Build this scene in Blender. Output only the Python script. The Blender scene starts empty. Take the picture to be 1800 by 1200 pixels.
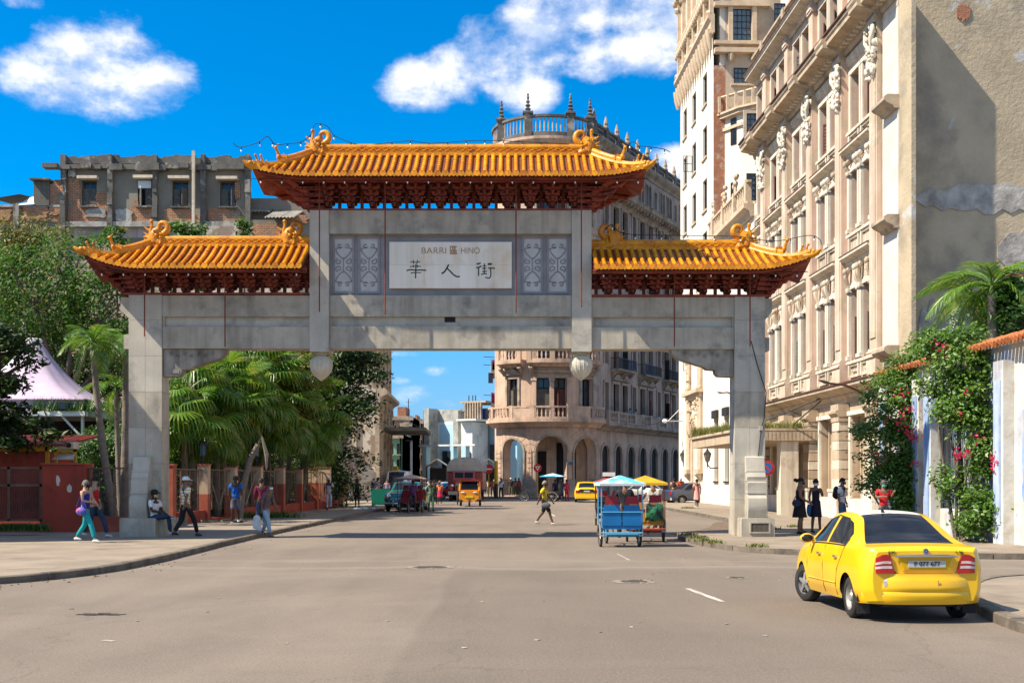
import bpy,math,random
import numpy as np
from math import sin,cos,pi,radians,atan2,sqrt,atan,tan
from mathutils import Vector,Matrix,noise as mnoise
random.seed(7)
SC = bpy.context.scene
COL = SC.collection
# camera, world, sun, exposure
F = 2000.0; HY = 841.0; CX = 900.0; EYE = 1.75
cd = bpy.data.cameras.new('camera'); cam = bpy.data.objects.new('camera',cd); COL.objects.link(cam)
cd.lens = 40; cd.sensor_width = 36; cd.shift_y = (HY-600)/1800; cd.clip_end = 3000; cd.clip_start = .1
cam.location = (0,0,EYE); cam.rotation_euler = (pi/2,0,0); SC.camera = cam
SUN = Vector((-.81,-.285,1.0)).normalized()
ld = bpy.data.lights.new('sun','SUN'); ld.energy = 5.0; ld.angle = radians(.5); ld.color = (1,.90,.74)
lo = bpy.data.objects.new('sun',ld); COL.objects.link(lo); lo.rotation_euler = SUN.to_track_quat('Z','Y').to_euler(); lo.location = (-20,-10,40)
SC.view_settings.view_transform = 'Standard'; SC.view_settings.look = 'None'; SC.view_settings.gamma = 1
SC.view_settings.use_curve_mapping = False; SC.view_settings.exposure = .88
SC.render.engine = 'CYCLES'
SC.cycles.max_bounces = 6; SC.cycles.diffuse_bounces = 3; SC.cycles.glossy_bounces = 2; SC.cycles.transparent_max_bounces = 8
def build_world():
 w = bpy.data.worlds.new('World'); SC.world = w; w.use_nodes = True
 nt = w.node_tree; N = nt.nodes; L = nt.links; N.clear()
 out = N.new('ShaderNodeOutputWorld'); bg = N.new('ShaderNodeBackground'); bg.inputs[1].default_value = .12
 sky = N.new('ShaderNodeTexSky'); sky.sky_type = 'NISHITA'; sky.sun_disc = False
 sky.sun_elevation = math.asin(SUN.z); sky.sun_rotation = atan2(SUN.x,SUN.y) % (2*pi)
 sky.air_density = 1.0; sky.dust_density = .3; sky.ozone_density = 3.0; sky.altitude = 0
 hs = N.new('ShaderNodeHueSaturation'); hs.inputs['Saturation'].default_value = 1.22; hs.inputs['Value'].default_value = .80
 hs.inputs['Hue'].default_value = .497
 tn = N.new('ShaderNodeMix'); tn.data_type = 'RGBA'; tn.blend_type = 'MULTIPLY'; tn.inputs['Factor'].default_value = 1; tn.inputs['B'].default_value = (.36,.78,1.12,1)
 L.new(sky.outputs[0],tn.inputs['A']); L.new(tn.outputs['Result'],hs.inputs['Color'])
 tc = N.new('ShaderNodeTexCoord'); sep = N.new('ShaderNodeSeparateXYZ'); L.new(tc.outputs['Generated'],sep.inputs[0])
 def M(op,a,b=None,c=None):
  n = N.new('ShaderNodeMath'); n.operation = op
  for i,v in enumerate((a,b,c)):
   if v is None:continue
   if isinstance(v,(int,float)):n.inputs[i].default_value = v
   else:L.new(v,n.inputs[i])
  return n.outputs[0]
 az = M('ARCTAN2',sep.outputs[0],sep.outputs[1]); el = M('ARCSINE',sep.outputs[2])
 comb = N.new('ShaderNodeCombineXYZ'); L.new(az,comb.inputs[0]); L.new(M('MULTIPLY',el,1.5),comb.inputs[1])
 def noise(scale,detail,rough):
  n = N.new('ShaderNodeTexNoise'); n.inputs['Scale'].default_value = scale; n.inputs['Detail'].default_value = detail
  n.inputs['Roughness'].default_value = rough; L.new(comb.outputs[0],n.inputs['Vector']); return n.outputs[0]
 n1 = noise(8,10,.58); n2 = noise(30,7,.65)
 blobs = [(60,130,85,42),(140,92,75,62),(200,88,70,60),(250,140,80,52),(160,150,120,56),(300,150,50,24),
             (735,145,65,45),(800,125,70,45),(880,105,95,58),(960,60,85,60),(1035,20,85,50),(1120,90,90,42),(1160,10,110,45),
             (940,160,62,36),(1040,110,70,34),(1190,290,45,34),(770,652,34,10),(725,692,44,20),(790,712,46,14),(700,668,28,10),(840,700,60,9),(20,2,70,16),(700,622,40,8)]
 for k in range(0):
  blobs.append((-3600+260*k+(k*97 % 140),250+(k*173 % 330),150,50) if k < 9 else (2200+420*(k-9),200+(k*131 % 300),170,60))
 best = None
 for (px,py,rx,ry) in blobs:
  a = atan((px-CX)/F); e = atan((HY-py)/F*cos(a))
  dx = M('DIVIDE',M('SUBTRACT',az,a),rx/F*1.12); dy = M('DIVIDE',M('SUBTRACT',el,e),ry/F*1.12)
  d = M('ADD',M('MULTIPLY',dx,dx),M('MULTIPLY',dy,dy))
  v = M('SUBTRACT',1.0,d)
  if ry < 25:v = M('SUBTRACT',M('MULTIPLY',v,.7),.38)
  v = M('MAXIMUM',v,-1.2)
  best = v if best is None else M('SMOOTH_MAX',best,v,.35)
 dens = M('ADD',best,M('MULTIPLY',M('SUBTRACT',n1,.50),4.4))
 dens = M('ADD',dens,M('MULTIPLY',M('SUBTRACT',n2,.5),1.5))
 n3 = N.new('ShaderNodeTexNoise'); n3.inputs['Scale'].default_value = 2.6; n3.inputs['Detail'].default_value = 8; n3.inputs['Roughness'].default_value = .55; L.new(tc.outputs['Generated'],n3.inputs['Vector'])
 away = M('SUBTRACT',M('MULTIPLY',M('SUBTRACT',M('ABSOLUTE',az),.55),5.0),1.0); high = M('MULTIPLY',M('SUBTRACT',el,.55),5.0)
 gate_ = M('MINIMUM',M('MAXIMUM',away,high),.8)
 dens = M('MAXIMUM',dens,M('MINIMUM',M('MULTIPLY',M('SUBTRACT',n3.outputs[0],.46),9.0),gate_))  # extra clouds outside the view, added as neutral fill light for the shade
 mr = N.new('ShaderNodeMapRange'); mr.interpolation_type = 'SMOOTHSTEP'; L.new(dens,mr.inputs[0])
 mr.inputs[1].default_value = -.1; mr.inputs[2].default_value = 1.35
 mpn = N.new('ShaderNodeMapping'); mpn.inputs['Location'].default_value = (-.012,.02,0); L.new(comb.outputs[0],mpn.inputs[0])
 nb = N.new('ShaderNodeTexNoise'); nb.inputs['Scale'].default_value = 8; nb.inputs['Detail'].default_value = 10; nb.inputs['Roughness'].default_value = .58; L.new(mpn.outputs[0],nb.inputs['Vector'])
 lit = M('MULTIPLY',M('SUBTRACT',n1,nb.outputs[0]),5.0)
 cr = N.new('ShaderNodeValToRGB'); cr.color_ramp.elements[0].position = .25; cr.color_ramp.elements[0].color = (3.3,3.8,4.9,1)
 cr.color_ramp.elements[1].position = .8; cr.color_ramp.elements[1].color = (5.4,5.4,5.5,1)
 L.new(M('ADD',M('ADD',M('MULTIPLY',dens,.20),M('MULTIPLY',n2,.55)),M('ADD',lit,.10)),cr.inputs[0])
 hz_ = N.new('ShaderNodeMapRange'); hz_.interpolation_type = 'SMOOTHSTEP'; L.new(el,hz_.inputs[0]); hz_.inputs[1].default_value = 0; hz_.inputs[2].default_value = .24; hz_.inputs[3].default_value = .85; hz_.inputs[4].default_value = 0
 hm = N.new('ShaderNodeMix'); hm.data_type = 'RGBA'; L.new(hz_.outputs[0],hm.inputs['Factor']); L.new(hs.outputs[0],hm.inputs['A']); hm.inputs['B'].default_value = (1.45,2.5,4.0,1); hs = hm
 hs_out = hm.outputs['Result']
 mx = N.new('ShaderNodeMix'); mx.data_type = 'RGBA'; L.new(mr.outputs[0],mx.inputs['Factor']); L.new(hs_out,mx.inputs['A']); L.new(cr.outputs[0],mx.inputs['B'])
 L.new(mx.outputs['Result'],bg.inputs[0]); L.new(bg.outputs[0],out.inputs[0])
build_world()
# helpers
def PX(px,D):return (px-CX)*D/F
def PZ(py,D):return EYE+(HY-py)*D/F
def GD(py,z=0.0):return F*(EYE-z)/(py-HY)
class MB:
 """collects shapes of one mesh"""
 def __init__(s):s.v = []; s.f = []; s.m = []; s.mi = 0
 def add(s,vs,fs,mi=None):
  o = len(s.v); s.v.extend([tuple(p) for p in vs]); s.f.extend([tuple(i+o for i in f) for f in fs]); s.m.extend([s.mi if mi is None else mi]*len(fs)); return s
 def box(s,x0,x1,y0,y1,z0,z1,mi=None):
  if x0 > x1:x0,x1 = x1,x0
  if y0 > y1:y0,y1 = y1,y0
  return s.add([(x0,y0,z0),(x1,y0,z0),(x1,y1,z0),(x0,y1,z0),(x0,y0,z1),(x1,y0,z1),(x1,y1,z1),(x0,y1,z1)],
                     [(0,3,2,1),(4,5,6,7),(0,1,5,4),(1,2,6,5),(2,3,7,6),(3,0,4,7)],mi)
 def obox(s,c,size,rz=0,rx=0,ry=0,mi=None):
  Mx = Matrix.Rotation(rz,3,'Z') @ Matrix.Rotation(rx,3,'X') @ Matrix.Rotation(ry,3,'Y'); a,b,d = [q/2 for q in size]; c = Vector(c)
  vs = [c+Mx @ Vector(p) for p in [(-a,-b,-d),(a,-b,-d),(a,b,-d),(-a,b,-d),(-a,-b,d),(a,-b,d),(a,b,d),(-a,b,d)]]
  return s.add(vs,[(0,3,2,1),(4,5,6,7),(0,1,5,4),(1,2,6,5),(2,3,7,6),(3,0,4,7)],mi)
 def prism(s,poly,a,b,ax='y',mi=None):
  n = len(poly)
  def P(p,t):return (p[0],t,p[1]) if ax == 'y' else ((t,p[0],p[1]) if ax == 'x' else (p[0],p[1],t))
  vs = [P(p,a) for p in poly]+[P(p,b) for p in poly]
  fs = [tuple(range(n)),tuple(range(2*n-1,n-1,-1))]+[(i,i+n,(i+1) % n+n,(i+1) % n) for i in range(n)]
  return s.add(vs,fs,mi)
 def tube(s,pts,r,n=8,cap=True,mi=None,flat=None):
  pts = [Vector(p) for p in pts]; k = len(pts); rs = r if isinstance(r,(list,tuple)) else [r]*k
  vs = []; up = Vector((0,0,1)); prev = None
  for i,p in enumerate(pts):
   t = (pts[min(i+1,k-1)]-pts[max(i-1,0)])
   if t.length < 1e-9:t = up.copy()
   t.normalize()
   if prev is None:
    a = t.cross(up) if abs(t.z) < .95 else t.cross(Vector((0,1,0)))
   else:a = prev-t*prev.dot(t)
   if a.length < 1e-6:a = t.cross(Vector((0,1,0)))
   a.normalize(); prev = a; b = t.cross(a)
   for j in range(n):
    q = 2*pi*j/n; vs.append(p+(a*cos(q)+b*sin(q)*(flat or 1))*rs[i])
  fs = [(i*n+j,i*n+(j+1) % n,(i+1)*n+(j+1) % n,(i+1)*n+j) for i in range(k-1) for j in range(n)]
  if cap:fs += [tuple(range(n-1,-1,-1)),tuple(range((k-1)*n,k*n))]
  return s.add(vs,fs,mi)
 def lathe(s,prof,c=(0,0,0),n=14,ax='z',mi=None,sc=(1,1),cap=True):
  vs = []
  for (r,h) in prof:
   for j in range(n):
    q = 2*pi*j/n; x = r*cos(q)*sc[0]; y = r*sin(q)*sc[1]
    p = (x,y,h) if ax == 'z' else ((x,h,y) if ax == 'y' else (h,x,y))
    vs.append((c[0]+p[0],c[1]+p[1],c[2]+p[2]))
  k = len(prof)
  fs = [(i*n+j,i*n+(j+1) % n,(i+1)*n+(j+1) % n,(i+1)*n+j) for i in range(k-1) for j in range(n)]
  if cap:fs += [tuple(range(n-1,-1,-1)),tuple(range((k-1)*n,k*n))]
  return s.add(vs,fs,mi)
 def ball(s,c,r,n=10,mi=None):
  if isinstance(r,(int,float)):r = (r,r,r)
  m = max(4,n // 2+1)
  vs = [];
  for i in range(m+1):
   t = pi*i/m
   for j in range(n):
    q = 2*pi*j/n; vs.append((c[0]+r[0]*sin(t)*cos(q),c[1]+r[1]*sin(t)*sin(q),c[2]-r[2]*cos(t)))
  fs = [(i*n+j,i*n+(j+1) % n,(i+1)*n+(j+1) % n,(i+1)*n+j) for i in range(m) for j in range(n)]
  return s.add(vs,fs,mi)
 def quad(s,a,b,c,d,mi=None):return s.add([a,b,c,d],[(0,1,2,3)],mi)
 def grid(s,fn,nu,nv,mi=None):
  vs = [fn(i/nu,j/nv) for j in range(nv+1) for i in range(nu+1)]
  fs = [(j*(nu+1)+i,j*(nu+1)+i+1,(j+1)*(nu+1)+i+1,(j+1)*(nu+1)+i) for j in range(nv) for i in range(nu)]
  return s.add(vs,fs,mi)
 def map(s,fn):s.v = [tuple(fn(*p)) for p in s.v]; return s
def thing(name,label,cat,loc=(0,0,0),rz=0,group=None,par=None):
 o = bpy.data.objects.new(name,None); COL.objects.link(o); o.empty_display_size = .3
 o.location = loc; o.rotation_euler = (0,0,rz)
 if label:o['label'] = label; o['category'] = cat
 if group:o['group'] = group
 return o
def tag(o,label,cat,group=None):
 o['label'] = label; o['category'] = cat
 if group:o['group'] = group
 return o
def out(name,mb,mat,parent=None,smooth=None,world=False,label=None,kind=None,loc=None):
 v = mb.v
 if world and parent is not None:
  L = Vector(parent.location); c,s_ = cos(-parent.rotation_euler[2]),sin(-parent.rotation_euler[2])
  v = [((p[0]-L.x)*c-(p[1]-L.y)*s_,(p[0]-L.x)*s_+(p[1]-L.y)*c,p[2]-L.z) for p in v]
 if loc is not None:v = [(p[0]-loc[0],p[1]-loc[1],p[2]-loc[2]) for p in v]
 me = bpy.data.meshes.new(name); me.from_pydata(v,[],mb.f)
 mats = mat if isinstance(mat,(list,tuple)) else [mat]
 for m_ in mats:me.materials.append(m_)
 if len(mats) > 1:me.polygons.foreach_set('material_index',mb.m)
 if smooth:
  me.shade_smooth(); me.set_sharp_from_angle(angle=radians(smooth if smooth > 1 else 40))
 me.update()
 o = bpy.data.objects.new(name,me); COL.objects.link(o)
 if parent is not None:o.parent = parent
 if loc is not None:o.location = loc
 if label:o['label'] = label
 if kind:o['kind'] = kind
 return o
def inst(src,parent,loc=(0,0,0),rot=(0,0,0),scale=None,label=None):
 o = src.copy(); COL.objects.link(o); o.parent = parent; o.location = loc; o.rotation_euler = rot
 if scale:o.scale = scale
 if label:o['label'] = label
 return o
def copy_thing(src,loc,rz,label,group=None,mats=None,scale=None):
 r = src.copy(); COL.objects.link(r); r.location = loc; r.rotation_euler = (0,0,rz); r['label'] = label
 if group:r['group'] = group
 if scale:r.scale = scale
 def rec(a,b):
  for ch in a.children:
   c = ch.copy(); COL.objects.link(c); c.parent = b; rec(ch,c)
 rec(src,r); return r
# materials
def mat(name,c,c2=None,sc=1.0,rough=.85,bump=0,bsc=None,streak=0,metal=0,spec=.3,spots=0,spc=(.1,.09,.08),spsc=.6,rnd=0,obj=False,detail=6,coat=0,lo=.35,hi=.65,patch=None,psc=.35,pth=(.5,.56),streakc=None):
 m = bpy.data.materials.new(name); m.use_nodes = True; nt = m.node_tree; N = nt.nodes; L = nt.links
 b = N['Principled BSDF']; b.inputs['Roughness'].default_value = rough; b.inputs['Metallic'].default_value = metal
 b.inputs['Specular IOR Level'].default_value = spec
 if coat:b.inputs['Coat Weight'].default_value = coat; b.inputs['Coat Roughness'].default_value = .08
 if obj:co = N.new('ShaderNodeTexCoord').outputs['Object']
 else:co = N.new('ShaderNodeNewGeometry').outputs['Position']
 def nz(scale,det=detail,rgh=.6,vec=None,dist=0):
  n = N.new('ShaderNodeTexNoise'); n.inputs['Scale'].default_value = scale; n.inputs['Detail'].default_value = det; n.inputs['Roughness'].default_value = rgh
  n.inputs['Distortion'].default_value = dist
  L.new(vec or co,n.inputs['Vector']); return n.outputs[0]
 def ramp(src,a,c_,ca=(0,0,0,1),cb=(1,1,1,1)):
  r = N.new('ShaderNodeValToRGB'); r.color_ramp.elements[0].position = a; r.color_ramp.elements[1].position = c_
  r.color_ramp.elements[0].color = ca; r.color_ramp.elements[1].color = cb; L.new(src,r.inputs[0]); return r.outputs[0]
 def mix(fac,A,B,mode='MIX'):
  x = N.new('ShaderNodeMix'); x.data_type = 'RGBA'; x.blend_type = mode
  for sock,v in (('Factor',fac),('A',A),('B',B)):
   if hasattr(v,'is_linked') or hasattr(v,'links'):L.new(v,x.inputs[sock])
   elif isinstance(v,(int,float)):x.inputs[sock].default_value = v
   else:x.inputs[sock].default_value = (*v[:3],1)
  return x.outputs['Result']
 c2 = c2 or tuple(q*.78 for q in c)
 col = mix(ramp(nz(sc),lo,hi),c,c2)
 if patch:
  col = mix(ramp(nz(psc,8,.62,dist=.4),pth[0],pth[1]),col,patch)
 if spots:col = mix(ramp(nz(spsc,8,.65),.52,.72),col,spc)
 if spots:
  pass
 if streak:
  mp = N.new('ShaderNodeMapping'); mp.inputs['Scale'].default_value = (2.2,2.2,.16); L.new(co,mp.inputs[0])
  s_ = ramp(nz(1.3,6,.6,mp.outputs[0]),.45,.75)
  sm = N.new('ShaderNodeMath'); sm.operation = 'MULTIPLY'; L.new(s_,sm.inputs[0]); sm.inputs[1].default_value = streak
  col = mix(sm.outputs[0],col,streakc or tuple(q*.35 for q in c))
 if rnd:
  oi = N.new('ShaderNodeObjectInfo'); hsv = N.new('ShaderNodeHueSaturation')
  mr = N.new('ShaderNodeMapRange'); mr.inputs[3].default_value = 1-rnd; mr.inputs[4].default_value = 1+rnd
  L.new(oi.outputs['Random'],mr.inputs[0]); L.new(mr.outputs[0],hsv.inputs['Value']); L.new(col,hsv.inputs['Color']); col = hsv.outputs[0]
 L.new(col,b.inputs['Base Color'])
 if bump:
  bp = N.new('ShaderNodeBump'); bp.inputs['Strength'].default_value = min(1,bump); bp.inputs['Distance'].default_value = .03*max(1,bump)
  L.new(nz(bsc or sc*8,8,.65),bp.inputs['Height']); L.new(bp.outputs[0],b.inputs['Normal'])
 m['b'] = 1
 return m
def glassmat(name,c=(.02,.025,.03),rough=.12):
 m = mat(name,c,tuple(q*1.8 for q in c),sc=2.0,rough=rough,spec=.6); return m
def leafmat(name,c1,c2,c3=None,rough=.45,trans=.25,spec=.4):
 m = bpy.data.materials.new(name); m.use_nodes = True; nt = m.node_tree; N = nt.nodes; L = nt.links; b = N['Principled BSDF']
 g = N.new('ShaderNodeNewGeometry'); r = N.new('ShaderNodeValToRGB'); r.color_ramp.interpolation = 'LINEAR'
 e = r.color_ramp.elements; e[0].position = 0; e[0].color = (*c1,1); e[1].position = .8; e[1].color = (*c2,1)
 if c3:x = e.new(.97); x.color = (*c3,1)
 L.new(g.outputs['Random Per Island'],r.inputs[0])
 L.new(r.outputs[0],b.inputs['Base Color']); b.inputs['Roughness'].default_value = rough; b.inputs['Specular IOR Level'].default_value = spec
 t = N.new('ShaderNodeBsdfTranslucent'); hs = N.new('ShaderNodeHueSaturation'); hs.inputs['Value'].default_value = 1.6; hs.inputs['Hue'].default_value = .49
 L.new(r.outputs[0],hs.inputs['Color']); L.new(hs.outputs[0],t.inputs[0])
 mx = N.new('ShaderNodeMixShader'); mx.inputs[0].default_value = trans; L.new(b.outputs[0],mx.inputs[1]); L.new(t.outputs[0],mx.inputs[2])
 L.new(mx.outputs[0],N['Material Output'].inputs['Surface'])
 return m
# ground, road, pavements
def asphalt():
 m = bpy.data.materials.new('asphalt'); m.use_nodes = True; nt = m.node_tree; N = nt.nodes; L = nt.links; b = N['Principled BSDF']
 g = N.new('ShaderNodeNewGeometry'); co = g.outputs['Position']
 def nz(s,d=8,r=.6,vec=None,dist=0):
  n = N.new('ShaderNodeTexNoise'); n.inputs['Scale'].default_value = s; n.inputs['Detail'].default_value = d; n.inputs['Roughness'].default_value = r; n.inputs['Distortion'].default_value = dist
  L.new(vec or co,n.inputs['Vector']); return n.outputs[0]
 def ramp(src,a,c,ca=(0,0,0,1),cb=(1,1,1,1)):
  r = N.new('ShaderNodeValToRGB'); r.color_ramp.elements[0].position = a; r.color_ramp.elements[1].position = c; r.color_ramp.elements[0].color = ca; r.color_ramp.elements[1].color = cb
  L.new(src,r.inputs[0]); return r.outputs[0]
 def mix(f,A,B,mode='MIX'):
  x = N.new('ShaderNodeMix'); x.data_type = 'RGBA'; x.blend_type = mode
  for k,v in (('Factor',f),('A',A),('B',B)):
   if isinstance(v,(int,float)):x.inputs[k].default_value = v
   elif isinstance(v,tuple):x.inputs[k].default_value = (*v,1)
   else:L.new(v,x.inputs[k])
  return x.outputs['Result']
 base = mix(ramp(nz(.22,6,.6,dist=.6),.38,.62),(.198,.158,.122),(.155,.124,.097))
 mp = N.new('ShaderNodeMapping'); mp.inputs['Scale'].default_value = (.35,.05,1); mp.inputs['Rotation'].default_value = (0,0,radians(2)); L.new(co,mp.inputs[0])
 base = mix(mix(.55,(0,0,0),ramp(nz(2.2,5,.6,mp.outputs[0],.5),.4,.7)),base,(.232,.186,.142))
 v = N.new('ShaderNodeTexVoronoi'); v.feature = 'DISTANCE_TO_EDGE'; v.inputs['Scale'].default_value = .16; v.inputs['Randomness'].default_value = 1
 dv = N.new('ShaderNodeVectorMath'); dv.operation = 'ADD'; nn = N.new('ShaderNodeTexNoise'); nn.inputs['Scale'].default_value = 1.3; nn.inputs['Detail'].default_value = 6; L.new(co,nn.inputs['Vector'])
 L.new(co,dv.inputs[0]); sc = N.new('ShaderNodeVectorMath'); sc.operation = 'SCALE'; sc.inputs['Scale'].default_value = 1.1; L.new(nn.outputs['Color'],sc.inputs[0]); L.new(sc.outputs[0],dv.inputs[1]); L.new(dv.outputs[0],v.inputs['Vector'])
 crack = ramp(v.outputs[0],.0,.004,(1,1,1,1),(0,0,0,1))
 base = mix(mix(.5,(0,0,0),crack),base,(.10,.082,.068))
 base = mix(ramp(nz(.09,7,.65,dist=1.2),.56,.62),base,mix(.5,base,(.215,.176,.138)))
 base = mix(ramp(nz(1.1,8,.7),.56,.76),base,mix(.5,base,(.12,.1,.085)))
 def mth(op,a,b):
  n = N.new('ShaderNodeMath'); n.operation = op
  for i,v in enumerate((a,b)):
   if isinstance(v,(int,float)):n.inputs[i].default_value = v
   else:L.new(v,n.inputs[i])
  return n.outputs[0]
 sx = N.new('ShaderNodeSeparateXYZ'); L.new(co,sx.inputs[0]); wob = mth('MULTIPLY',mth('SUBTRACT',nz(.35,3,.5),.5),2.2)
 for (y0,w) in ((22.4,.16),(24.3,.10)):
  dd = mth('ABSOLUTE',mth('SUBTRACT',mth('ADD',sx.outputs[1],wob),y0),0); base = mix(mix(.55,(0,0,0),ramp(dd,w,w+.14,(1,1,1,1),(0,0,0,1))),base,(.235,.195,.155))
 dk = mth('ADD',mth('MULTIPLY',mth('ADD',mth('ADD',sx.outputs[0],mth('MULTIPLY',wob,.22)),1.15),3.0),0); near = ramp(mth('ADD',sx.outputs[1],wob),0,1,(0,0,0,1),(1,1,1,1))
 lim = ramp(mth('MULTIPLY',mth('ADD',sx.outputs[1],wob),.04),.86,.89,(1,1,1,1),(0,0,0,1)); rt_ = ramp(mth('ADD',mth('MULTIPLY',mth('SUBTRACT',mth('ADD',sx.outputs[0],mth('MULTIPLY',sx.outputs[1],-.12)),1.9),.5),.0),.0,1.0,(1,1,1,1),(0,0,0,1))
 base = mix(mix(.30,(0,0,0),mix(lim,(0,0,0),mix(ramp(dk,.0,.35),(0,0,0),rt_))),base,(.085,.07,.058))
 sp = ramp(nz(38,4,.8),.54,.66); base = mix(mix(.7,(0,0,0),sp),base,(.34,.29,.235))
 sp2 = ramp(nz(30,4,.8),.36,.46,(1,1,1,1),(0,0,0,1)); base = mix(mix(.62,(0,0,0),sp2),base,(.085,.07,.06))
 L.new(base,b.inputs['Base Color']); b.inputs['Roughness'].default_value = .88; b.inputs['Specular IOR Level'].default_value = .25
 bp = N.new('ShaderNodeBump'); bp.inputs['Strength'].default_value = .35; bp.inputs['Distance'].default_value = .012; L.new(nz(55,3,.6),bp.inputs['Height']); L.new(bp.outputs[0],b.inputs['Normal'])
 return m
M_ASPH = asphalt()
M_PAVE = mat('pavement_concrete',(.295,.238,.178),(.225,.18,.135),sc=.8,rough=.9,bump=.3,bsc=14,spots=1,spc=(.16,.13,.10),spsc=1.1)
M_KERB = mat('kerb_concrete',(.20,.165,.125),(.11,.09,.07),sc=2.5,rough=.9,bump=.6,bsc=9,spots=1,spc=(.07,.06,.05),spsc=2)
M_DIRT = mat('dirt',(.17,.125,.085),(.12,.09,.065),sc=2,rough=.95,bump=.6,bsc=10)
M_SOIL = mat('far_ground',(.16,.15,.12),(.1,.11,.07),sc=.05,rough=.95)
g = MB(); g.quad((-900,-300,-.06),(900,-300,-.06),(900,1500,-.06),(-900,1500,-.06)); out('ground',g,M_SOIL,kind='structure')
g = MB(); g.quad((-60,-40,0),(60,-40,0),(60,420,0),(-60,420,0)); out('road',g,M_ASPH,kind='structure')
def smooth_line(pts,k=5):
 r = []
 for i in range(len(pts)-1):
  p0 = pts[max(i-1,0)]; p1 = pts[i]; p2 = pts[i+1]; p3 = pts[min(i+2,len(pts)-1)]
  for j in range(k):
   t = j/k
   r.append(tuple(.5*((2*p1[a])+(-p0[a]+p2[a])*t+(2*p0[a]-5*p1[a]+4*p2[a]-p3[a])*t*t+(-p0[a]+3*p1[a]-3*p2[a]+p3[a])*t ** 3) for a in (0,1)))
 r.append(pts[-1]); return r
def slab_with_kerb(name,line,back,z=.12,left=True):
 """pavement whose street edge is LINE; BACK closes the outline; kerb stones along the line"""
 m = MB(); poly = line+back; n = len(poly)
 m.add([(p[0],p[1],z) for p in poly],[tuple(range(n))]); o = out(name,m,M_PAVE,kind='structure')
 acc = 0; seg = [line[0]]; stones = []
 for i in range(1,len(line)):
  d = math.dist(line[i],line[i-1]); acc += d; seg.append(line[i])
  if acc > 1.1:stones.append(seg); seg = [line[i]]; acc = 0
 for s_ in stones:
  if s_[0][1] > 75 and s_[-1][1] > 75:w = .2
  k = MB(); r = random.Random(int(s_[0][0]*100+s_[0][1]*37)); zz = z+.004+r.uniform(0,.012); w = .17
  L_,R_ = [],[]
  for i,p in enumerate(s_):
   a = s_[max(i-1,0)]; b = s_[min(i+1,len(s_)-1)]; tx,ty = b[0]-a[0],b[1]-a[1]; q = math.hypot(tx,ty) or 1; nx,ny = ty/q,-tx/q
   if not left:nx,ny = -nx,-ny
   j = r.uniform(-.012,.012)
   L_.append((p[0]+nx*(.02+j),p[1]+ny*(.02+j))); R_.append((p[0]-nx*w,p[1]-ny*w))
  def sh(A,B,t):return (A[0]+(B[0]-A[0])*t,A[1]+(B[1]-A[1])*t)
  n_ = len(L_)
  L_[0] = sh(L_[0],L_[1],.03); R_[0] = sh(R_[0],R_[1],.03)
  vs = [(p[0],p[1],-.02) for p in L_]+[(p[0],p[1],zz-.015) for p in L_]+[(p[0]+(q[0]-p[0])*.12,p[1]+(q[1]-p[1])*.12,zz) for p,q in zip(L_,R_)]+[(q[0],q[1],zz) for q in R_]+[(q[0],q[1],-.02) for q in R_]
  fs = []
  for a in range(4):
   for i in range(n_-1):fs.append((a*n_+i,a*n_+i+1,(a+1)*n_+i+1,(a+1)*n_+i))
  fs.append(tuple(a*n_ for a in range(5))); fs.append(tuple(a*n_+n_-1 for a in range(4,-1,-1)))
  k.add(vs,fs); out('kerb_stone',k,M_KERB,o)
 return o
LK = [(-40,16.2),(-20,16.8),(-13,17.4),(-10,18.1),(-8.5,18.95),(-7.7,20.6),(-7.4,23.4),(-7.5,29.7),(-7.5,36.2),(-7.35,43.7),(-7.2,55),(-7.3,70),(-8.0,90),(-9,120),(-11,180)]
slab_with_kerb('left_pavement',smooth_line(LK,6),[(-14,180),(-60,180),(-60,16)],left=True)
RK = [(30,23.2),(16,24.2),(11.2,24.8),(7.7,25.6),(6.4,26.4),(5.5,27.6),(5.05,30.5),(5.0,33.2),(5.6,35.2),(7.8,36.6),(8.8,39.5),(8.9,47),(8.9,59),(8.6,78),(8.8,86),(11,88.5),(20,92)]
slab_with_kerb('right_pavement',smooth_line(RK,6),[(60,92),(60,22)],left=True)
NK = [(6.0,4),(5.85,9),(5.8,12.8),(6.1,14.9),(7.0,17.6),(9.2,19.6),(16,20.3),(30,20.6)]
slab_with_kerb('near_pavement',smooth_line(NK,6),[(30,4)],left=False)
CK = [(30,140),(12.5,104),(10,100.6),(4,99.4),(0,99.6),(-2.4,101.5),(-3.4,105),(-3.8,120),(-5,180)]
slab_with_kerb('corner_pavement',smooth_line(CK,5),[(60,180),(60,140)],left=True)
m = MB(); m.add([(p[0],p[1],.006) for p in smooth_line([(5.3,35.3),(6.4,36.0),(7.7,36.9),(8.7,39.6),(8.8,46),(8.0,45),(7.1,41),(6.0,38),(5.0,36.4),(5.3,35.3)],4)[:-1]],[tuple(range(36))]); out('dirt_bay',m,M_DIRT,kind='structure')
M_WHITE = mat('worn_white_paint',(.55,.52,.46),(.32,.28,.24),sc=6,rough=.85)
def mark(x0,y0,x1,y1,w,name='road_marking'):
 d = Vector((x1-x0,y1-y0)).normalized(); n = Vector((-d.y,d.x))*w/2; m = MB()
 K = 6; P = []; Q = []
 for i in range(K+1):
  t = i/K; j = random.uniform(.55,1.05); P.append((x0+(x1-x0)*t+n.x*j,y0+(y1-y0)*t+n.y*j,.005)); Q.append((x0+(x1-x0)*t-n.x*j,y0+(y1-y0)*t-n.y*j,.005))
 poly = P+Q[::-1]; m.add(poly,[tuple(range(len(poly)))]); o = out(name,m,M_WHITE,kind='structure')
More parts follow.
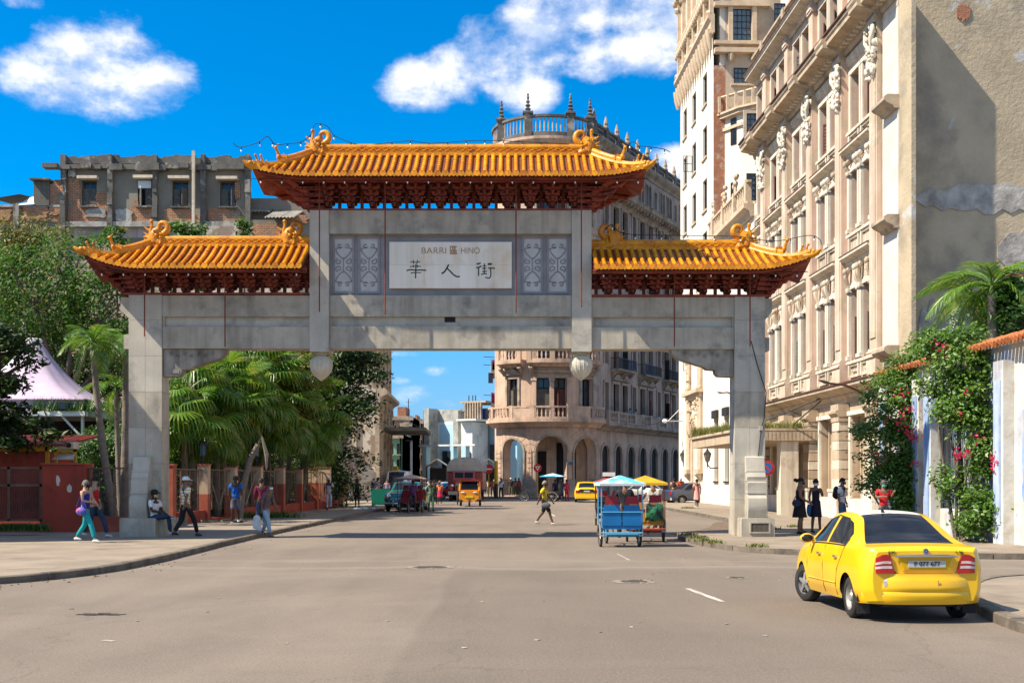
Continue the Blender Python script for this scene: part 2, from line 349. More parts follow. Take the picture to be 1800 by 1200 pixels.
D1,D2 = GD(1034),GD(1057); mark(PX(1208,D1),D1,PX(1270,D2),D2,.13)
D1,D2 = GD(973),GD(984); mark(PX(1085,D1),D1,PX(1106,D2),D2,.05)
D1,D2 = GD(903),GD(907); mark(PX(969,D1),D1,PX(975,D2),D2,.12)
D1,D2 = GD(1125),GD(1126.5); mark(PX(181,D1),D1,PX(199,D2),D2,.08)
for (x0,x1,y) in ((560,700,902),(830,1010,892.5)):
 D = GD(y); mark(PX(x0,D),D,PX(x1,D) ,D+.3,.12)
M_HOLE = mat('broken_asphalt',(.05,.042,.035),(.09,.075,.06),sc=6,rough=.95,bump=1,bsc=20)
M_RIM = mat('manhole_rim',(.30,.26,.21),(.2,.165,.13),sc=9,rough=.9,bump=.7,bsc=20)
def manhole(px,py,rx,ry):
 D = GD(py); c = (PX(px,D),D); m = MB(); pts = []; r = random.Random(px)
 for i in range(22):
  q = 2*pi*i/22; k = r.uniform(.8,1.12); pts.append((c[0]+rx*k*cos(q),c[1]+ry*k*sin(q)))
 m.add([(p[0],p[1],.005) for p in pts],[tuple(range(22))]); rim = out('pothole_edge',m,M_RIM,kind='structure')
 m = MB(); n = 22; ins = [(c[0]+(p[0]-c[0])*r.uniform(.5,.78),c[1]+(p[1]-c[1])*r.uniform(.5,.8)) for p in pts]
 m.add([(p[0],p[1],.010) for p in ins],[tuple(range(n))]); out('pothole',m,M_HOLE,kind='structure')
 k = MB()
 for i in range(46):
  q = r.uniform(0,2*pi); d = r.uniform(.6,1.25); s_ = r.uniform(.008,.024)
  k.obox((c[0]+rx*d*cos(q),c[1]+ry*d*sin(q),s_*.25),(s_,s_*.8,s_*.7),r.uniform(0,3),r.uniform(0,1))
 out('rubble',k,M_RIM,kind='stuff')
manhole(757,996.5,.52,.42); manhole(1115,1021.5,.40,.36); manhole(1295,1015,.2,.2)
D = GD(1079); m = MB(); r = random.Random(3)
for i in range(9):
 x = PX(148+i*8,D); m.obox((x,D+r.uniform(-.1,.1),.006),(.16,r.uniform(.03,.08),.004),r.uniform(-.2,.2))
out('tar_scar',m,M_HOLE,kind='structure')
M_LIT = mat('litter',(.5,.48,.42),(.15,.1,.07),sc=6,rough=.8,obj=False); k = MB(); r = random.Random(11); ln = smooth_line(LK,8)
for i in range(90):
 p = r.choice([q for q in ln if 18 < q[1] < 70]); s_ = r.uniform(.012,.035)*(1+p[1]/60); k.obox((p[0]+abs(r.gauss(.1,.3))*(1),p[1]-abs(r.gauss(0,.5))*(1 if p[1] < 20.6 else 0)+r.uniform(-.5,.5) ,.008),(s_,s_*r.uniform(.3,1),.012),r.uniform(0,3),r.uniform(-.3,.3))
out('gutter_litter',k,[M_DIRT],kind='stuff')
k = MB()
for i in range(60):
 x,y = r.uniform(-9,6),r.uniform(11,40); k.obox((x,y,.006),(r.uniform(.02,.07),r.uniform(.02,.05),.006),r.uniform(0,3))
out('paper_scraps',k,M_LIT,kind='stuff')
# the gate
GY = 32.6
GS = F/GY
def gx(px):return (px-CX)/GS
def gz(py):return EYE+(HY-py)/GS
def stone(name,c,c2,joints=True,**k):
 m = mat(name,c,c2,**k); return m
M_STONE = mat('grey_granite',(.47,.42,.33),(.37,.325,.255),sc=1.6,rough=.8,bump=.25,bsc=30,spots=1,spc=(.20,.185,.155),spsc=1.3,streak=.6,streakc=(.15,.13,.10))
M_STONE2 = mat('pale_granite',(.52,.475,.39),(.41,.375,.305),sc=1.2,rough=.8,bump=.2,bsc=30,spots=1,spc=(.17,.165,.155),spsc=.9,streak=.3,streakc=(.17,.15,.13))
M_GREYP = mat('blue_grey_panel',(.28,.265,.265),(.22,.21,.21),sc=2,rough=.75,bump=.15,bsc=20)
M_LATT = mat('carved_stone',(.52,.50,.47),(.42,.40,.38),sc=3,rough=.8)
M_MARB = mat('veined_marble',(.82,.75,.62),(.72,.53,.34),sc=1.1,rough=.4,lo=.5,hi=.72,streak=.35,streakc=(.50,.34,.2),rnd=.06)
M_RED = mat('oxide_red_paint',(.27,.055,.030),(.18,.036,.024),sc=3,rough=.6,bump=.1,bsc=12,spots=1,spc=(.07,.02,.018),spsc=2)
M_GLZ = mat('yellow_glaze',(.76,.31,.006),(.60,.21,.006),sc=2.2,rough=.33,spec=.35,rnd=.22,spots=1,spc=(.34,.085,.012),spsc=5,bump=.25,bsc=9,detail=4)
M_GLZO = mat('orange_glaze',(.66,.28,.008),(.50,.18,.008),sc=3,rough=.36,spec=.35,bump=.4,bsc=14,spots=1,spc=(.28,.07,.012),spsc=4)
M_ROD = mat('rusty_red_rod',(.24,.045,.022),(.15,.04,.02),sc=5,rough=.6)
M_BLACK = mat('black_cable',(.012,.012,.014),rough=.6)
M_BULB = mat('white_bulb',(.85,.85,.82),(.8,.8,.78),rough=.2)
M_INK = mat('dark_green_carved_paint',(.045,.07,.055),(.03,.045,.035),sc=8,rough=.7)
M_RUST = mat('ochre_carved_paint',(.42,.22,.10),(.36,.17,.08),sc=8,rough=.7)
def panmat():
 m = mat('pan_tiles',(.26,.075,.012),(.17,.045,.01),sc=3,rough=.4,spec=.5,spots=1,spc=(.2,.05,.015),spsc=4)
 nt = m.node_tree; N = nt.nodes; L = nt.links; b = N['Principled BSDF']
 g = N.new('ShaderNodeNewGeometry'); w = N.new('ShaderNodeTexWave'); w.bands_direction = 'Z'; w.wave_profile = 'SAW'; w.inputs['Scale'].default_value = 5.2; w.inputs['Distortion'].default_value = .3
 L.new(g.outputs['Position'],w.inputs['Vector']); bp = N.new('ShaderNodeBump'); bp.inputs['Strength'].default_value = 1; bp.inputs['Distance'].default_value = .05
 L.new(w.outputs['Fac'],bp.inputs['Height']); L.new(bp.outputs[0],b.inputs['Normal']); return m
M_PAN = panmat()
gate = thing('ceremonial_gate','grey stone ceremonial gate with three yellow tiled roofs spanning the street','gate',((gx(225)+gx(1346))/2,GY,.12))
def gp(name,mb,m,par=None,**k):
 if par is None:return out(name,mb,m,gate,world=True,**k)
 o = out(name,mb,m,gate,world=True,**k); o.parent = par; return o
def post(px0,px1,top,side):
 p = None
 x0,x1 = gx(px0),gx(px1); y0,y1 = GY,GY+.72
 core = MB().box(x0+.02,x1-.02,y0+.02,y1-.02,.12,top); p = gp('post',core,mat('dark_joint',(.05,.045,.04)))
 h = 1.03; z = .12; row = 0; r = random.Random(int(px0))
 while z < top-.01:
  zt = min(z+h,top)
  for (a,b) in ((x0,(x0+x1)/2),((x0+x1)/2,x1)) if row % 2 else ((x0,x0+(x1-x0)*.5),(x0+(x1-x0)*.5,x1)):
   j = r.uniform(0,.004); m = MB(); m.box(a+.003,b-.003,y0-j,y1+j,z+.003,zt-.003); gp('stone_block',m,M_STONE2 if z > 4.0 else (M_STONE if r.random() < .7 else M_STONE2),p)
  z = zt; row += 1
 return p
TOPL = gz(518)
post(226,284.5,TOPL,-1); post(1291,1345,TOPL,1)
def drum(px0,px1,bx0,bx1,plaque):
 x0,x1 = gx(bx0),gx(bx1); b = MB(); zt = gz(909); b.box(x0,x1,GY-.62,GY+1.3,.12,zt-.03); b.box(x0+.015,x1-.015,GY-.6,GY+1.28,zt-.03,zt)
 base = gp('plinth',b,M_STONE)
 if plaque:
  q = MB().box(x0+.26,x1-.17,GY-.645,GY-.62,.26,zt-.14); f = gp('plaque',q,mat('dark_plaque',(.07,.06,.045),(.12,.1,.08),sc=14,rough=.7,bump=.8,bsc=45),base)
  fr = MB()
  for (a,c,d,e) in ((x0+.22,x1-.13,.22,.26),(x0+.22,x1-.13,zt-.14,zt-.10),(x0+.22,x0+.26,.26,zt-.14),(x1-.17,x1-.13,.26,zt-.14)):fr.box(a,c,GY-.66,GY-.62,d,e)
  gp('plaque_frame',fr,M_STONE,base)
 pr = [(-.42,zt),(-.50,zt+.2),(-.53,zt+.36),(-.50,zt+.56),(-.40,zt+.66),(-.40,zt+.72),(-.40,zt+1.0),(-.34,zt+1.06),(-.36,zt+1.16),(-.30,zt+1.28),(-.25,zt+1.30),(-.17,zt+1.72),(-.10,zt+1.75),(0,zt+1.75),(0,zt)]
 a,c = gx(px0),gx(px1); d = MB(); d.prism([(GY+y,z) for y,z in pr],a,c,'x'); s_ = gp('drum_stone',d,M_STONE2,smooth=30)
 for zz in (zt+.69,zt+1.03,zt+1.29):
  e = MB().box(a-.012,c+.012,GY-(.43 if zz < zt+1 else .37 if zz < zt+1.1 else .29),GY-.05,zz,zz+.045); gp('moulding',e,M_STONE2,s_)
drum(238,267,223,285,False); drum(1309,1341,1296,1353,True)
b = MB().box(gx(270),gx(292),GY-.3,GY+1.2,.12,gz(911)); gp('plinth_step',b,M_STONE)
ZB = gz(612)
UR = mat('weathered_cream_stone',(.62,.56,.44),(.48,.42,.32),sc=2,rough=.85,streak=.4,bump=.2,bsc=20)
for (a,c) in ((545,578.5),(1005,1039.5)):
 p = gp('hanging_post',MB().box(gx(a),gx(c),GY-.07,GY+.79,gz(618),gz(370.5)),M_STONE2)
 cx = gx((a+c)/2); zt = gz(618); u = MB()
 prof = [(.16,0),(.18,-.03),(.13,-.07),(.16,-.10),(.235,-.12),(.235,-.145),(.27,-.17),(.315,-.27),(.325,-.38),(.29,-.52),(.21,-.64),(.09,-.74),(.012,-.80)]
 for q in range(1):
  u.lathe([(r_,zt+h) for r_,h in prof[::-1]],(cx,GY+.3,0),24)
 gp('urn_pendant',u,UR,p,smooth=35)
 ri = MB()
 for j in range(18):
  q = 2*pi*j/18; ri.tube([(cx+cos(q)*r_,GY+.3+sin(q)*r_,zt+h) for r_,h in prof[6:]],.012,4)
 gp('urn_ribs',ri,UR,p)
def beam_set(pa,pb,ytop,ymid0,ymid1,ybot,off=0):
 x0,x1 = gx(pa),gx(pb)
 gp('upper_beam',MB().box(x0,x1,GY+.02+off,GY+.70,gz(ymid0),gz(ytop)),M_STONE)
 gp('recessed_band',MB().box(x0,x1,GY+.14+off,GY+.60,gz(ymid1),gz(ymid0)),M_STONE2)
 gp('lower_beam',MB().box(x0,x1,GY+.03+off,GY+.69,gz(ybot),gz(ymid1)),M_STONE)
 fr = MB();
 for e in (x0,x1-.06):fr.box(e,e+.06,GY+.06+off,GY+.14+off,gz(ymid1) ,gz(ymid0))
 gp('end_fillet',fr,M_STONE,kind='stuff')
beam_set(284.8,545,519,556,574,612); beam_set(578.8,1004.7,519,556,573,612); beam_set(1039.8,1290.7,522,557,575,613)
gp('top_beam',MB().box(gx(578.8),gx(1004.7),GY-.03,GY+.72,gz(411),gz(370.5)),M_STONE)
gp('broken_hole',MB().box(gx(781),gx(800),GY+.125,GY+.139,gz(565),gz(556.3)),M_BLACK)
for (a,c,y0,y1,t) in ((209,225.7,521,556,1),(214.5,225.7,587,612,0),(1345.3,1359,523,559,1),(1345.3,1354.5,592,615,0)):
 left = a < 500; m = MB(); xo,xi = (gx(a),gx(c)) if left else (gx(c),gx(a))
 if t:poly = [(xo,gz(y0)),(xi,gz(y0)),(xi,gz(y1)),(xo+(xi-xo)*.75,gz(y1)),(xo,gz(y1-12))]
 else:poly = [(xo,gz(y0)),(xi,gz(y0)),(xi,gz(y1)),(xo,gz(y1))]
 m.prism(poly if left else poly[::-1],GY+.14,GY+.58,'y'); gp('beam_end',m,M_STONE2)
def qprof(x0,sx):
 p = [(0,612.5),(110,612.5),(108,620),(100,628),(86,633),(74,636),(64,640),(52,643),(46,648),(32,649),(31,655),(26,660),(8,661),(0,661)]
 return [(gx(x0+sx*a),gz(b_)) for a,b_ in p]
M_BRK = mat('stained_grey_stone',(.38,.34,.28),(.24,.21,.17),sc=1.8,rough=.85,streak=.8,streakc=(.07,.06,.05),bump=.3,bsc=16)
for (x0,sx) in ((285.2,1),(1290.4,-1)):
 o = gp('corner_bracket',MB().prism(qprof(x0,sx),GY+.12,GY+.55,'y'),M_BRK)
 sm = MB()
 for k in range(7):
  c = (gx(x0+sx*(14+k*12)),GY+.105,gz(620+(k % 2)*4)); pts = [(c[0]+.075*(1-t/16)*cos(t*.75+k),c[1],c[2]+.075*(1-t/16)*sin(t*.75+k)) for t in range(14)]
  sm.tube(pts,.012,5)
 sm.box(gx(x0+sx*8),gx(x0+sx*28),GY+.1,GY+.125,gz(655),gz(649)); gp('carved_scrolls',sm,M_BRK,o,kind='stuff')
pz0,pz1 = gz(518.8),gz(411.2)
gp('panel_ground',MB().box(gx(579),gx(1004.5),GY+.16,GY+.5,pz0,pz1),M_GREYP)
fr = MB()
for (a,b_,c,d) in ((579,1004.5,516,518.8),(579,1004.5,411.2,414),(579,583,414,516),(1000,1004.5,414,516)):fr.box(gx(a),gx(b_),GY+.12,GY+.165,gz(d),gz(c))
gp('panel_frame',fr,M_GREYP)
def lattice(pa,pb):
 z0,z1 = gz(511),gz(417.5); x0,x1 = gx(pa),gx(pb); w = x1-x0; h = z1-z0; cx = (x0+x1)/2
 f = MB(); t = .06
 f.box(x0-t,x1+t,GY+.125,GY+.17,z1,z1+t); f.box(x0-t,x1+t,GY+.125,GY+.17,z0-t,z0); f.box(x0-t,x0,GY+.125,GY+.17,z0,z1); f.box(x1,x1+t,GY+.125,GY+.17,z0,z1)
 o = gp('lattice_panel',f,M_GREYP); gp('panel_back',MB().box(x0,x1,GY+.155,GY+.165,z0,z1),M_LATT,o)
 s_ = MB(); Y = GY+.15
 for sx in (-1,1):
  for (zz,sg) in ((z1,-1),(z0,1)):
   hx = w*.46*sx; top = zz+sg*h*.12
   pts = []
   for i in range(9):q = pi*(.1+i*.21); rr = w*.05+w*.012*i; pts.append((cx+sx*(w*.20+rr*cos(q+pi) ),Y,top-sg*(-.02)+sg*rr*-sin(q+pi)*-1))
   pts += [(cx+hx*.98,Y,zz+sg*h*.19),(cx+hx*.8,Y,zz+sg*h*.27),(cx+hx*.35,Y,zz+sg*h*.35),(cx,Y,zz+sg*h*.385)]
   s_.tube(pts,.019,5)
   cc = (cx+sx*w*.27,Y,zz+sg*h*.43); s_.tube([(cc[0]+w*(.19-.012*i)*cos(i*.62-1.2)*sx,Y,cc[2]+sg*w*(.19-.012*i)*sin(i*.62-1.2)) for i in range(12)],.018,5)
 s_.tube([(cx,Y,z0+h*.36),(cx,Y,z0+h*.64)],.016,5)
 gp('scrollwork',s_,M_GREYP,o,kind='stuff')
for (a,c) in ((587,618),(632,663),(921,951),(965,996)):lattice(a,c)
sx0,sx1,sz0,sz1 = gx(684),gx(899.5),gz(506),gz(424.5)
sign = gp('marble_sign',MB().box(sx0,sx1,GY+.06,GY+.16,sz0,sz1),M_MARB)
r = random.Random(5); nx = 7; xs = [sx0+(sx1-sx0)*k/nx for k in range(nx+1)]
for i in range(nx):
 for (a,c) in ((sz0,(sz0+sz1)/2),((sz0+sz1)/2,sz1)):
  gp('marble_tile',MB().box(xs[i]+.003,xs[i+1]-.003,GY+.052-r.uniform(0,.003),GY+.06,a+.003,c-.003),M_MARB,sign)
YT = GY+.044
def text(s_,px,py,h,m,name,w=None,weight=0):
 cu = bpy.data.curves.new(name,'FONT'); cu.body = s_; cu.size = h/.73; cu.align_x = 'CENTER'; cu.align_y = 'CENTER'; cu.extrude = .004; cu.offset = weight
 o = bpy.data.objects.new(name,cu); COL.objects.link(o); bpy.context.view_layer.update()
 dg = bpy.context.evaluated_depsgraph_get(); me = bpy.data.meshes.new_from_object(o.evaluated_get(dg)); me.materials.clear(); me.materials.append(m)
 bpy.data.objects.remove(o)
 co = np.empty(len(me.vertices)*3); me.vertices.foreach_get('co',co); co = co.reshape(-1,3); W = co[:,0].max()-co[:,0].min()
 if w:co[:,0] *= w/W
 me.vertices.foreach_set('co',co.ravel()); me.update(); return me
def put_text(s_,loc,h,m,name,parent,w=None,rot=(pi/2,0,0),weight=0):
 me = text(s_,0,0,h,m,name,w,weight); o = bpy.data.objects.new(name,me); COL.objects.link(o); o.parent = parent; o.location = loc; o.rotation_euler = rot; return o
Lg = Vector((gate.location.x,gate.location.y,gate.location.z))
def gl(px,py,y):return Vector((gx(px),y,gz(py)))-Lg
put_text('BARRI',gl(762.5,440.5,YT),.19,M_RUST,'carved_letters',sign,w=.70,weight=-.003)
put_text('HINO',gl(826.5,440.5,YT),.19,M_RUST,'carved_letters',sign,w=.53,weight=-.003)
put_text('區',gl(797,440.5,YT),.2,M_RUST,'carved_character',sign,w=.21,weight=.004)
def brush(strokes,px0,py0,sc):
 m = MB()
 for (pts,w) in strokes:
  P = smooth_line([(gx(px0+x*sc),gz(py0+y*sc)) for x,y in pts],4) if len(pts) > 2 else [(gx(px0+x*sc),gz(py0+y*sc)) for x,y in pts]
  k = len(P); rr = [w*sc/GS*(1.15 if i in (0,k-1) else .9) for i in range(k)]
  m.tube([(x,0,z) for x,z in P],rr,7)
 m.v = [(x,GY+.05+y*.12,z) for x,y,z in m.v]; return m
HUA = [([(330,318),(400,322),(470,316)],8),([(370,292),(375,345)],7),([(430,290),(420,345)],7),([(320,385),(400,378),(480,384)],8),([(368,362),(372,398)],7),([(432,362),(428,398)],7),([(408,345),(402,550)],9),([(275,440),(330,428),(400,434),(480,432),(548,436)],12),([(335,475),(400,468),(478,470)],9)]
REN = [([(868,355),(845,400),(810,455),(768,482)],13),([(848,412),(890,450),(940,500),(985,525),(1025,520)],12)]
JIE = [([(1318,330),(1290,345),(1262,342)],12),([(1330,375),(1290,395),(1255,398)],12),([(1290,395),(1290,515)],9),([(1345,380),(1370,375),(1400,376)],8),([(1370,340),(1370,488)],8),([(1338,410),(1402,408)],8),([(1338,455),(1410,450)],8),([(1325,495),(1370,484),(1408,490)],11),([(1418,350),(1475,346)],13),([(1425,405),(1480,405),(1518,410)],12),([(1458,410),(1462,500),(1440,545),(1385,535)],11)]
for nm,st in (('華',HUA),('人',REN),('街',JIE)):gp('brushed_character',brush(st,680,420,.125),M_INK,sign,smooth=50)
# roofs
def roof(cpx0,cpx1,eave_z,ridge_base_z,ridge_top_z,base_z,P,tip,bx0,bx1,openL,openR,wl,wr):
 """cpx0..cpx1 = world x of the eave ends; openL/openR: hipped end (True) or abutting (False)"""
 yc = GY+.36; x0,x1 = cpx0,cpx1
 rl = x0+(P*.98 if openL else 0); rr = x1-(P*.98 if openR else 0)
 rf = gp('roof',MB().box(rl,rr,yc-.1,yc+.1,ridge_base_z-.25,ridge_base_z-.02),M_RED)
 cw = 1.6
 def up(x,y):
  u = 0
  for on,e in ((openL,x0),(openR,x1)):
   if on:
    dx = max(0,1-abs(x-e)/cw); dy = max(0,1-(P-abs(y-yc))/cw); u += tip*dx ** 2*dy ** 1.3
  return u
 def hz(x,y):
  tx = min((x-x0)/P if openL else 9,(x1-x)/P if openR else 9); ty = (P-abs(y-yc))/P
  t = max(0,min(1,min(tx,ty))); return eave_z+(ridge_base_z-eave_z)*(.78*t+.22*t*t)+up(x,y)
 pan = MB(); n = max(10,int((x1-x0)/.11))
 for sy in (-1,1):
  def fn(u,v):
   x = x0+(x1-x0)*u; tt = v
   lim = 1 if True else 0
   y = yc+sy*P*(1-tt); return (x,y,hz(x,y)-.02)
  pan.grid(fn,n,8)
 gp('pan_tiles',pan,M_PAN,rf,smooth=60)
 sof = MB()
 for sy in (-1,1):
  sof.grid(lambda u,v:(x0+(x1-x0)*u,yc+sy*(P*(1-v)),hz(x0+(x1-x0)*u,yc+sy*P*(1-v))-.10-.12*v),n // 3,5)
 gp('soffit',sof,M_RED,rf,smooth=60)
 sp = .217; k = int((x1-x0-.1)/sp); off = (x1-x0-k*sp)/2
 for sy in (-1,1):
  for i in range(k+1):
   x = x0+off+i*sp
   tend = 1.0
   if openL and (x-x0) < P:tend = min(tend,(x-x0)/P)
   if openR and (x1-x) < P:tend = min(tend,(x1-x)/P)
   if tend < .06:continue
   ns = max(3,int(9*tend)); pts = []; rad = []
   for j in range(ns+1):
    t = tend*j/ns; y = yc+sy*P*(1-t); pts.append((x,y,hz(x,y)+.025)); rad.append(.056)
   m = MB(); m.tube(pts,rad,9)
   for j in range(1,ns):
    a,b_ = Vector(pts[j]),Vector(pts[j+1] if j < ns else pts[j]); m.tube([a,a+(b_-a)*.14],.066,9)
   y = yc+sy*P; z = hz(x,y)
   m.lathe([(.0,-.012),(.085,-.012),(.085,.02),(.06,.03)][::1],(x,y+sy*.005+(0 if sy > 0 else 0),z+.01),12,'y')
   gp('tube_tile',m,M_GLZ,rf,smooth=45)
   dr = MB(); xm = x+sp/2
   if xm < x1-.05:
    zz = hz(xm,y)-.03; dr.prism([(xm-.09,zz+.04),(xm-.06,zz-.015),(xm,zz-.06),(xm+.06,zz-.015),(xm+.09,zz+.04)],y-.015,y+.015,'y'); gp('drip_tile',dr,M_GLZO,rf)
 for on,e,sx in ((openL,x0,-1),(openR,x1,1)):
  if not on:continue
  kk = int(2*(P-.1)/sp)
  for i in range(kk+1):
   y = yc-P+.1+i*(2*P-.2)/kk; tend = 1-abs(y-yc)/P
   tend = min(1,(P-abs(y-yc))/P)
   if tend < .06:continue
   ns = max(3,int(8*tend)); pts = [(e-sx*P*tend*j/ns,y,hz(e-sx*P*tend*j/ns,y)+.025) for j in range(ns+1)]
   m = MB(); m.tube(pts,.066,8); m.lathe([(.0,-.012),(.085,-.012),(.085,.02),(.06,.03)],(e,y,hz(e,y)+.01),12,'x'); gp('tube_tile',m,M_GLZ,rf,smooth=45)
 K = 40
 for sy in (-1,1):
  fa = MB()
  for i in range(K):
   xa = x0+.1+(x1-x0-.2)*i/K; xb = x0+.1+(x1-x0-.2)*(i+1)/K; y = yc+sy*(P-.10)
   za,zb = hz(xa,y)-.075,hz(xb,y)-.075
   for d0,d1 in ((0,.05),):
    fa.add([(xa,y,za),(xb,y,zb),(xb,y,zb-.11),(xa,y,za-.11),(xa,y-sy*.05,za),(xb,y-sy*.05,zb),(xb,y-sy*.05,zb-.11),(xa,y-sy*.05,za-.11)],[(0,1,2,3),(7,6,5,4),(3,2,6,7),(0,4,5,1)])
  gp('fascia_board',fa,M_RED,rf)
 ra = MB(); bd = .4
 ex0 = bx0-(0 if not openL else 0); n = int((x1-x0)/.2)
 raf = None
 for sy in (-1,1):
  for i in range(n+1):
   xe = x0+.06+(x1-x0-.12)*i/n; xi = min(max(xe,bx0-.3*(bx0-x0) if openL else xe),bx1+.3*(x1-bx1) if openR else xe)
   ye = yc+sy*(P-.07); yi = yc+sy*(bd+.25)
   a = (xe,ye,hz(xe,ye)-.09); b_ = (xi,yi,hz(max(xi,x0+.4),yi)-.17 if 0 else eave_z+.17-.05)
   m = MB(); m.tube([a,b_],.034,4); gp('rafter',m,M_RED,rf)
 for on,e,sx,b0 in ((openL,x0,-1,bx0),(openR,x1,1,bx1)):
  if not on:continue
  for i in range(13):
   y = yc-P+.1+i*(2*P-.2)/12; xe = e-sx*.07; a = (xe,y,hz(xe,y)-.09); yi = max(min(y,yc+.7),yc-.7)
   gp('rafter',MB().tube([a,(b0+sx*min(.55,.4*abs(e-b0)),yi,eave_z+.10)],.042,4),M_RED,rf)
  for sy in (-1,1):
   c = (e-sx*.02,yc+sy*(P-.02)); m = MB(); m.tube([(b0,yc+sy*.5,base_z+.45),(b0+sx*.4*abs(e-b0),yc+sy*.9,eave_z-.0),(c[0]-sx*.3,c[1]-sy*.3,hz(*c)-.24),(c[0],c[1],hz(*c)-.06)],[.1,.11,.085,.05],6); gp('corner_beam',m,M_RED,rf)
   m = MB(); m.tube([(c[0]-sx*.25,c[1]-sy*.2,hz(*c)-.04),(c[0]+sx*.02,c[1]+sy*.0,hz(*c)-.02),(c[0]+sx*.16,c[1]+sy*.08,hz(*c)+.03),(c[0]+sx*.25,c[1]+sy*.1,hz(*c)+.12)],[.085,.10,.08,.03],8)
   m.ball((c[0]+sx*.06,c[1]+sy*.06,hz(*c)+.06),.075,7); m.ball((c[0]-sx*.05,c[1],hz(*c)+.09),.05,6); gp('corner_dragon_head',m,M_GLZO,rf,smooth=50)
 pb = MB()
 e0 = bx0-(.45*(bx0-x0) if openL else 0); e1 = bx1+(.45*(x1-bx1) if openR else 0)
 for sy in (-1,1):pb.box(e0,e1,yc+sy*.86-.07,yc+sy*.86+.07,eave_z-.07,eave_z+.05)
 gp('eave_purlin',pb,M_RED,rf)
 gp('base_plate',MB().box(bx0,bx1,GY-.04,GY+.76,base_z,base_z+.06),M_RED,rf)
 H = (eave_z-.12)-(base_z+.085); nb = max(1,round((bx1-bx0-.3)/.66)); step = (bx1-bx0-.3)/nb
 def bracket(cx):
  m = MB(); z0 = base_z+.06; nt_ = 4; HH = H+.06; hh = HH*.86/nt_
  m.box(cx-.045,cx+.045,yc-.06,yc+.06,z0,z0+HH)
  m.prism([(cx-.05,z0),(cx+.05,z0),(cx+.085,z0+.09),(cx-.085,z0+.09)],yc-.09,yc+.09,'y')
  for t in range(nt_):
   zt = z0+HH*.14+hh*t; ww = .095+.055*t
   for sy in (-1,1):
    yy = yc+sy*(.08+.19*t)
    m.prism([(cx-ww,zt+hh*.5),(cx-ww,zt+hh*.2),(cx-ww*.6,zt),(cx+ww*.6,zt),(cx+ww,zt+hh*.2),(cx+ww,zt+hh*.5)],yy-.045,yy+.045,'y')
    m.box(cx-.03,cx+.03,min(yc,yy+sy*.2),max(yc,yy+sy*.2),zt,zt+hh*.5)
    for q in (-ww+.035,0,ww-.035):m.prism([(cx+q-.035,zt+hh*.5),(cx+q+.035,zt+hh*.5),(cx+q+.05,zt+hh*.85),(cx+q-.05,zt+hh*.85)],yy-.05,yy+.05,'y')
    m.prism([(cx-.035,zt+hh*.45),(cx+.035,zt+hh*.45),(cx+.05,zt+hh*.8),(cx-.05,zt+hh*.8)],yy+sy*.2-.05,yy+sy*.2+.05,'y')
  return m
 proto = None
 for i in range(nb):
  cx = bx0+.15+step*(i+.5)
  if proto is None:
   proto = (gp('bracket',bracket(cx),M_RED,rf),cx)
  else:
   o = proto[0].copy(); COL.objects.link(o); o.location.x += cx-proto[1]
 for i in range(nb+1):
  cx = bx0+.15+step*i; gp('dwarf_post',MB().box(cx-.045,cx+.045,yc-.05,yc+.05,base_z+.06,base_z+.06+H),M_RED,rf)
 ovl = (bx0-x0)/1.7; ovr = (x1-bx1)/1.7
 for on,b0,sx in ((openL,bx0,-1),(openR,bx1,1)):
  if not on:continue
  ov = min(1,(ovl if sx < 0 else ovr))
  for sy in (-1,1):
   m = MB(); hh = H/4
   for t in range(4):
    zt = base_z+.085+hh*(t+.35)
    for a in range(t+2):
     for c in range(2):
      m.obox((b0-sx*.1+sx*a*.19*ov,yc+sy*(.2+.18*t-c*.05),zt),(.13,.16,hh*.4)); m.obox((b0-sx*.1+sx*a*.19*ov,yc+sy*(.2+.18*t),zt+hh*.38),(.09,.1,hh*.35))
    m.box(b0-sx*.4,b0+sx*(.12+.2*t)*ov,yc+sy*(.18+.17*t)-.04,yc+sy*(.18+.17*t)+.04,zt-.05,zt+.05)
    m.tube([(b0-sx*.1,yc+sy*.3,zt),(b0+sx*(.18+.24*t)*ov,yc+sy*(.32+.2*t),zt+.03),(b0+sx*(.27+.26*t)*ov,yc+sy*(.36+.23*t),zt+.1)],[.07,.065,.03],5)
   gp('corner_bracket_cluster',m,M_RED,rf)
  m = MB()
  for i in range(4):
   y = yc-.45+i*.3
   for t in range(4):m.box(b0,b0+sx*(.15+.2*t)*ov,y-.05,y+.05,base_z+.1+H/4*(t+.3),base_z+.1+H/4*(t+.7))
  gp('end_brackets',m,M_RED,rf)
 rd = MB(); hb = ridge_top_z-ridge_base_z
 rd.box(rl,rr,yc-.13,yc+.13,ridge_base_z-.06,ridge_base_z+hb*.18); rd.box(rl,rr,yc-.085,yc+.085,ridge_base_z+hb*.18,ridge_base_z+hb*.80)
 rd.tube([(rl,yc,ridge_base_z+hb*.86),(rr,yc,ridge_base_z+hb*.86)],.11,10); rd.box(rl,rr,yc-.10,yc+.10,ridge_base_z+hb*.26,ridge_base_z+hb*.36)
 ro = gp('ridge',rd,M_GLZO,rf,smooth=45)
 sc_ = MB(); nn = int((rr-rl)/.11)
 for i in range(nn):
  x = rl+(i+.5)*(rr-rl)/nn; s_ = 1 if i % 2 else -1
  sc_.tube([(x-.06,yc-.09,ridge_base_z+hb*.55-s_*.03),(x-.02,yc-.1,ridge_base_z+hb*.55+s_*.035),(x+.03,yc-.1,ridge_base_z+hb*.55+s_*.02),(x+.06,yc-.09,ridge_base_z+hb*.55+s_*.03)],.016,4)
 gp('ridge_scroll',sc_,M_GLZ,ro)
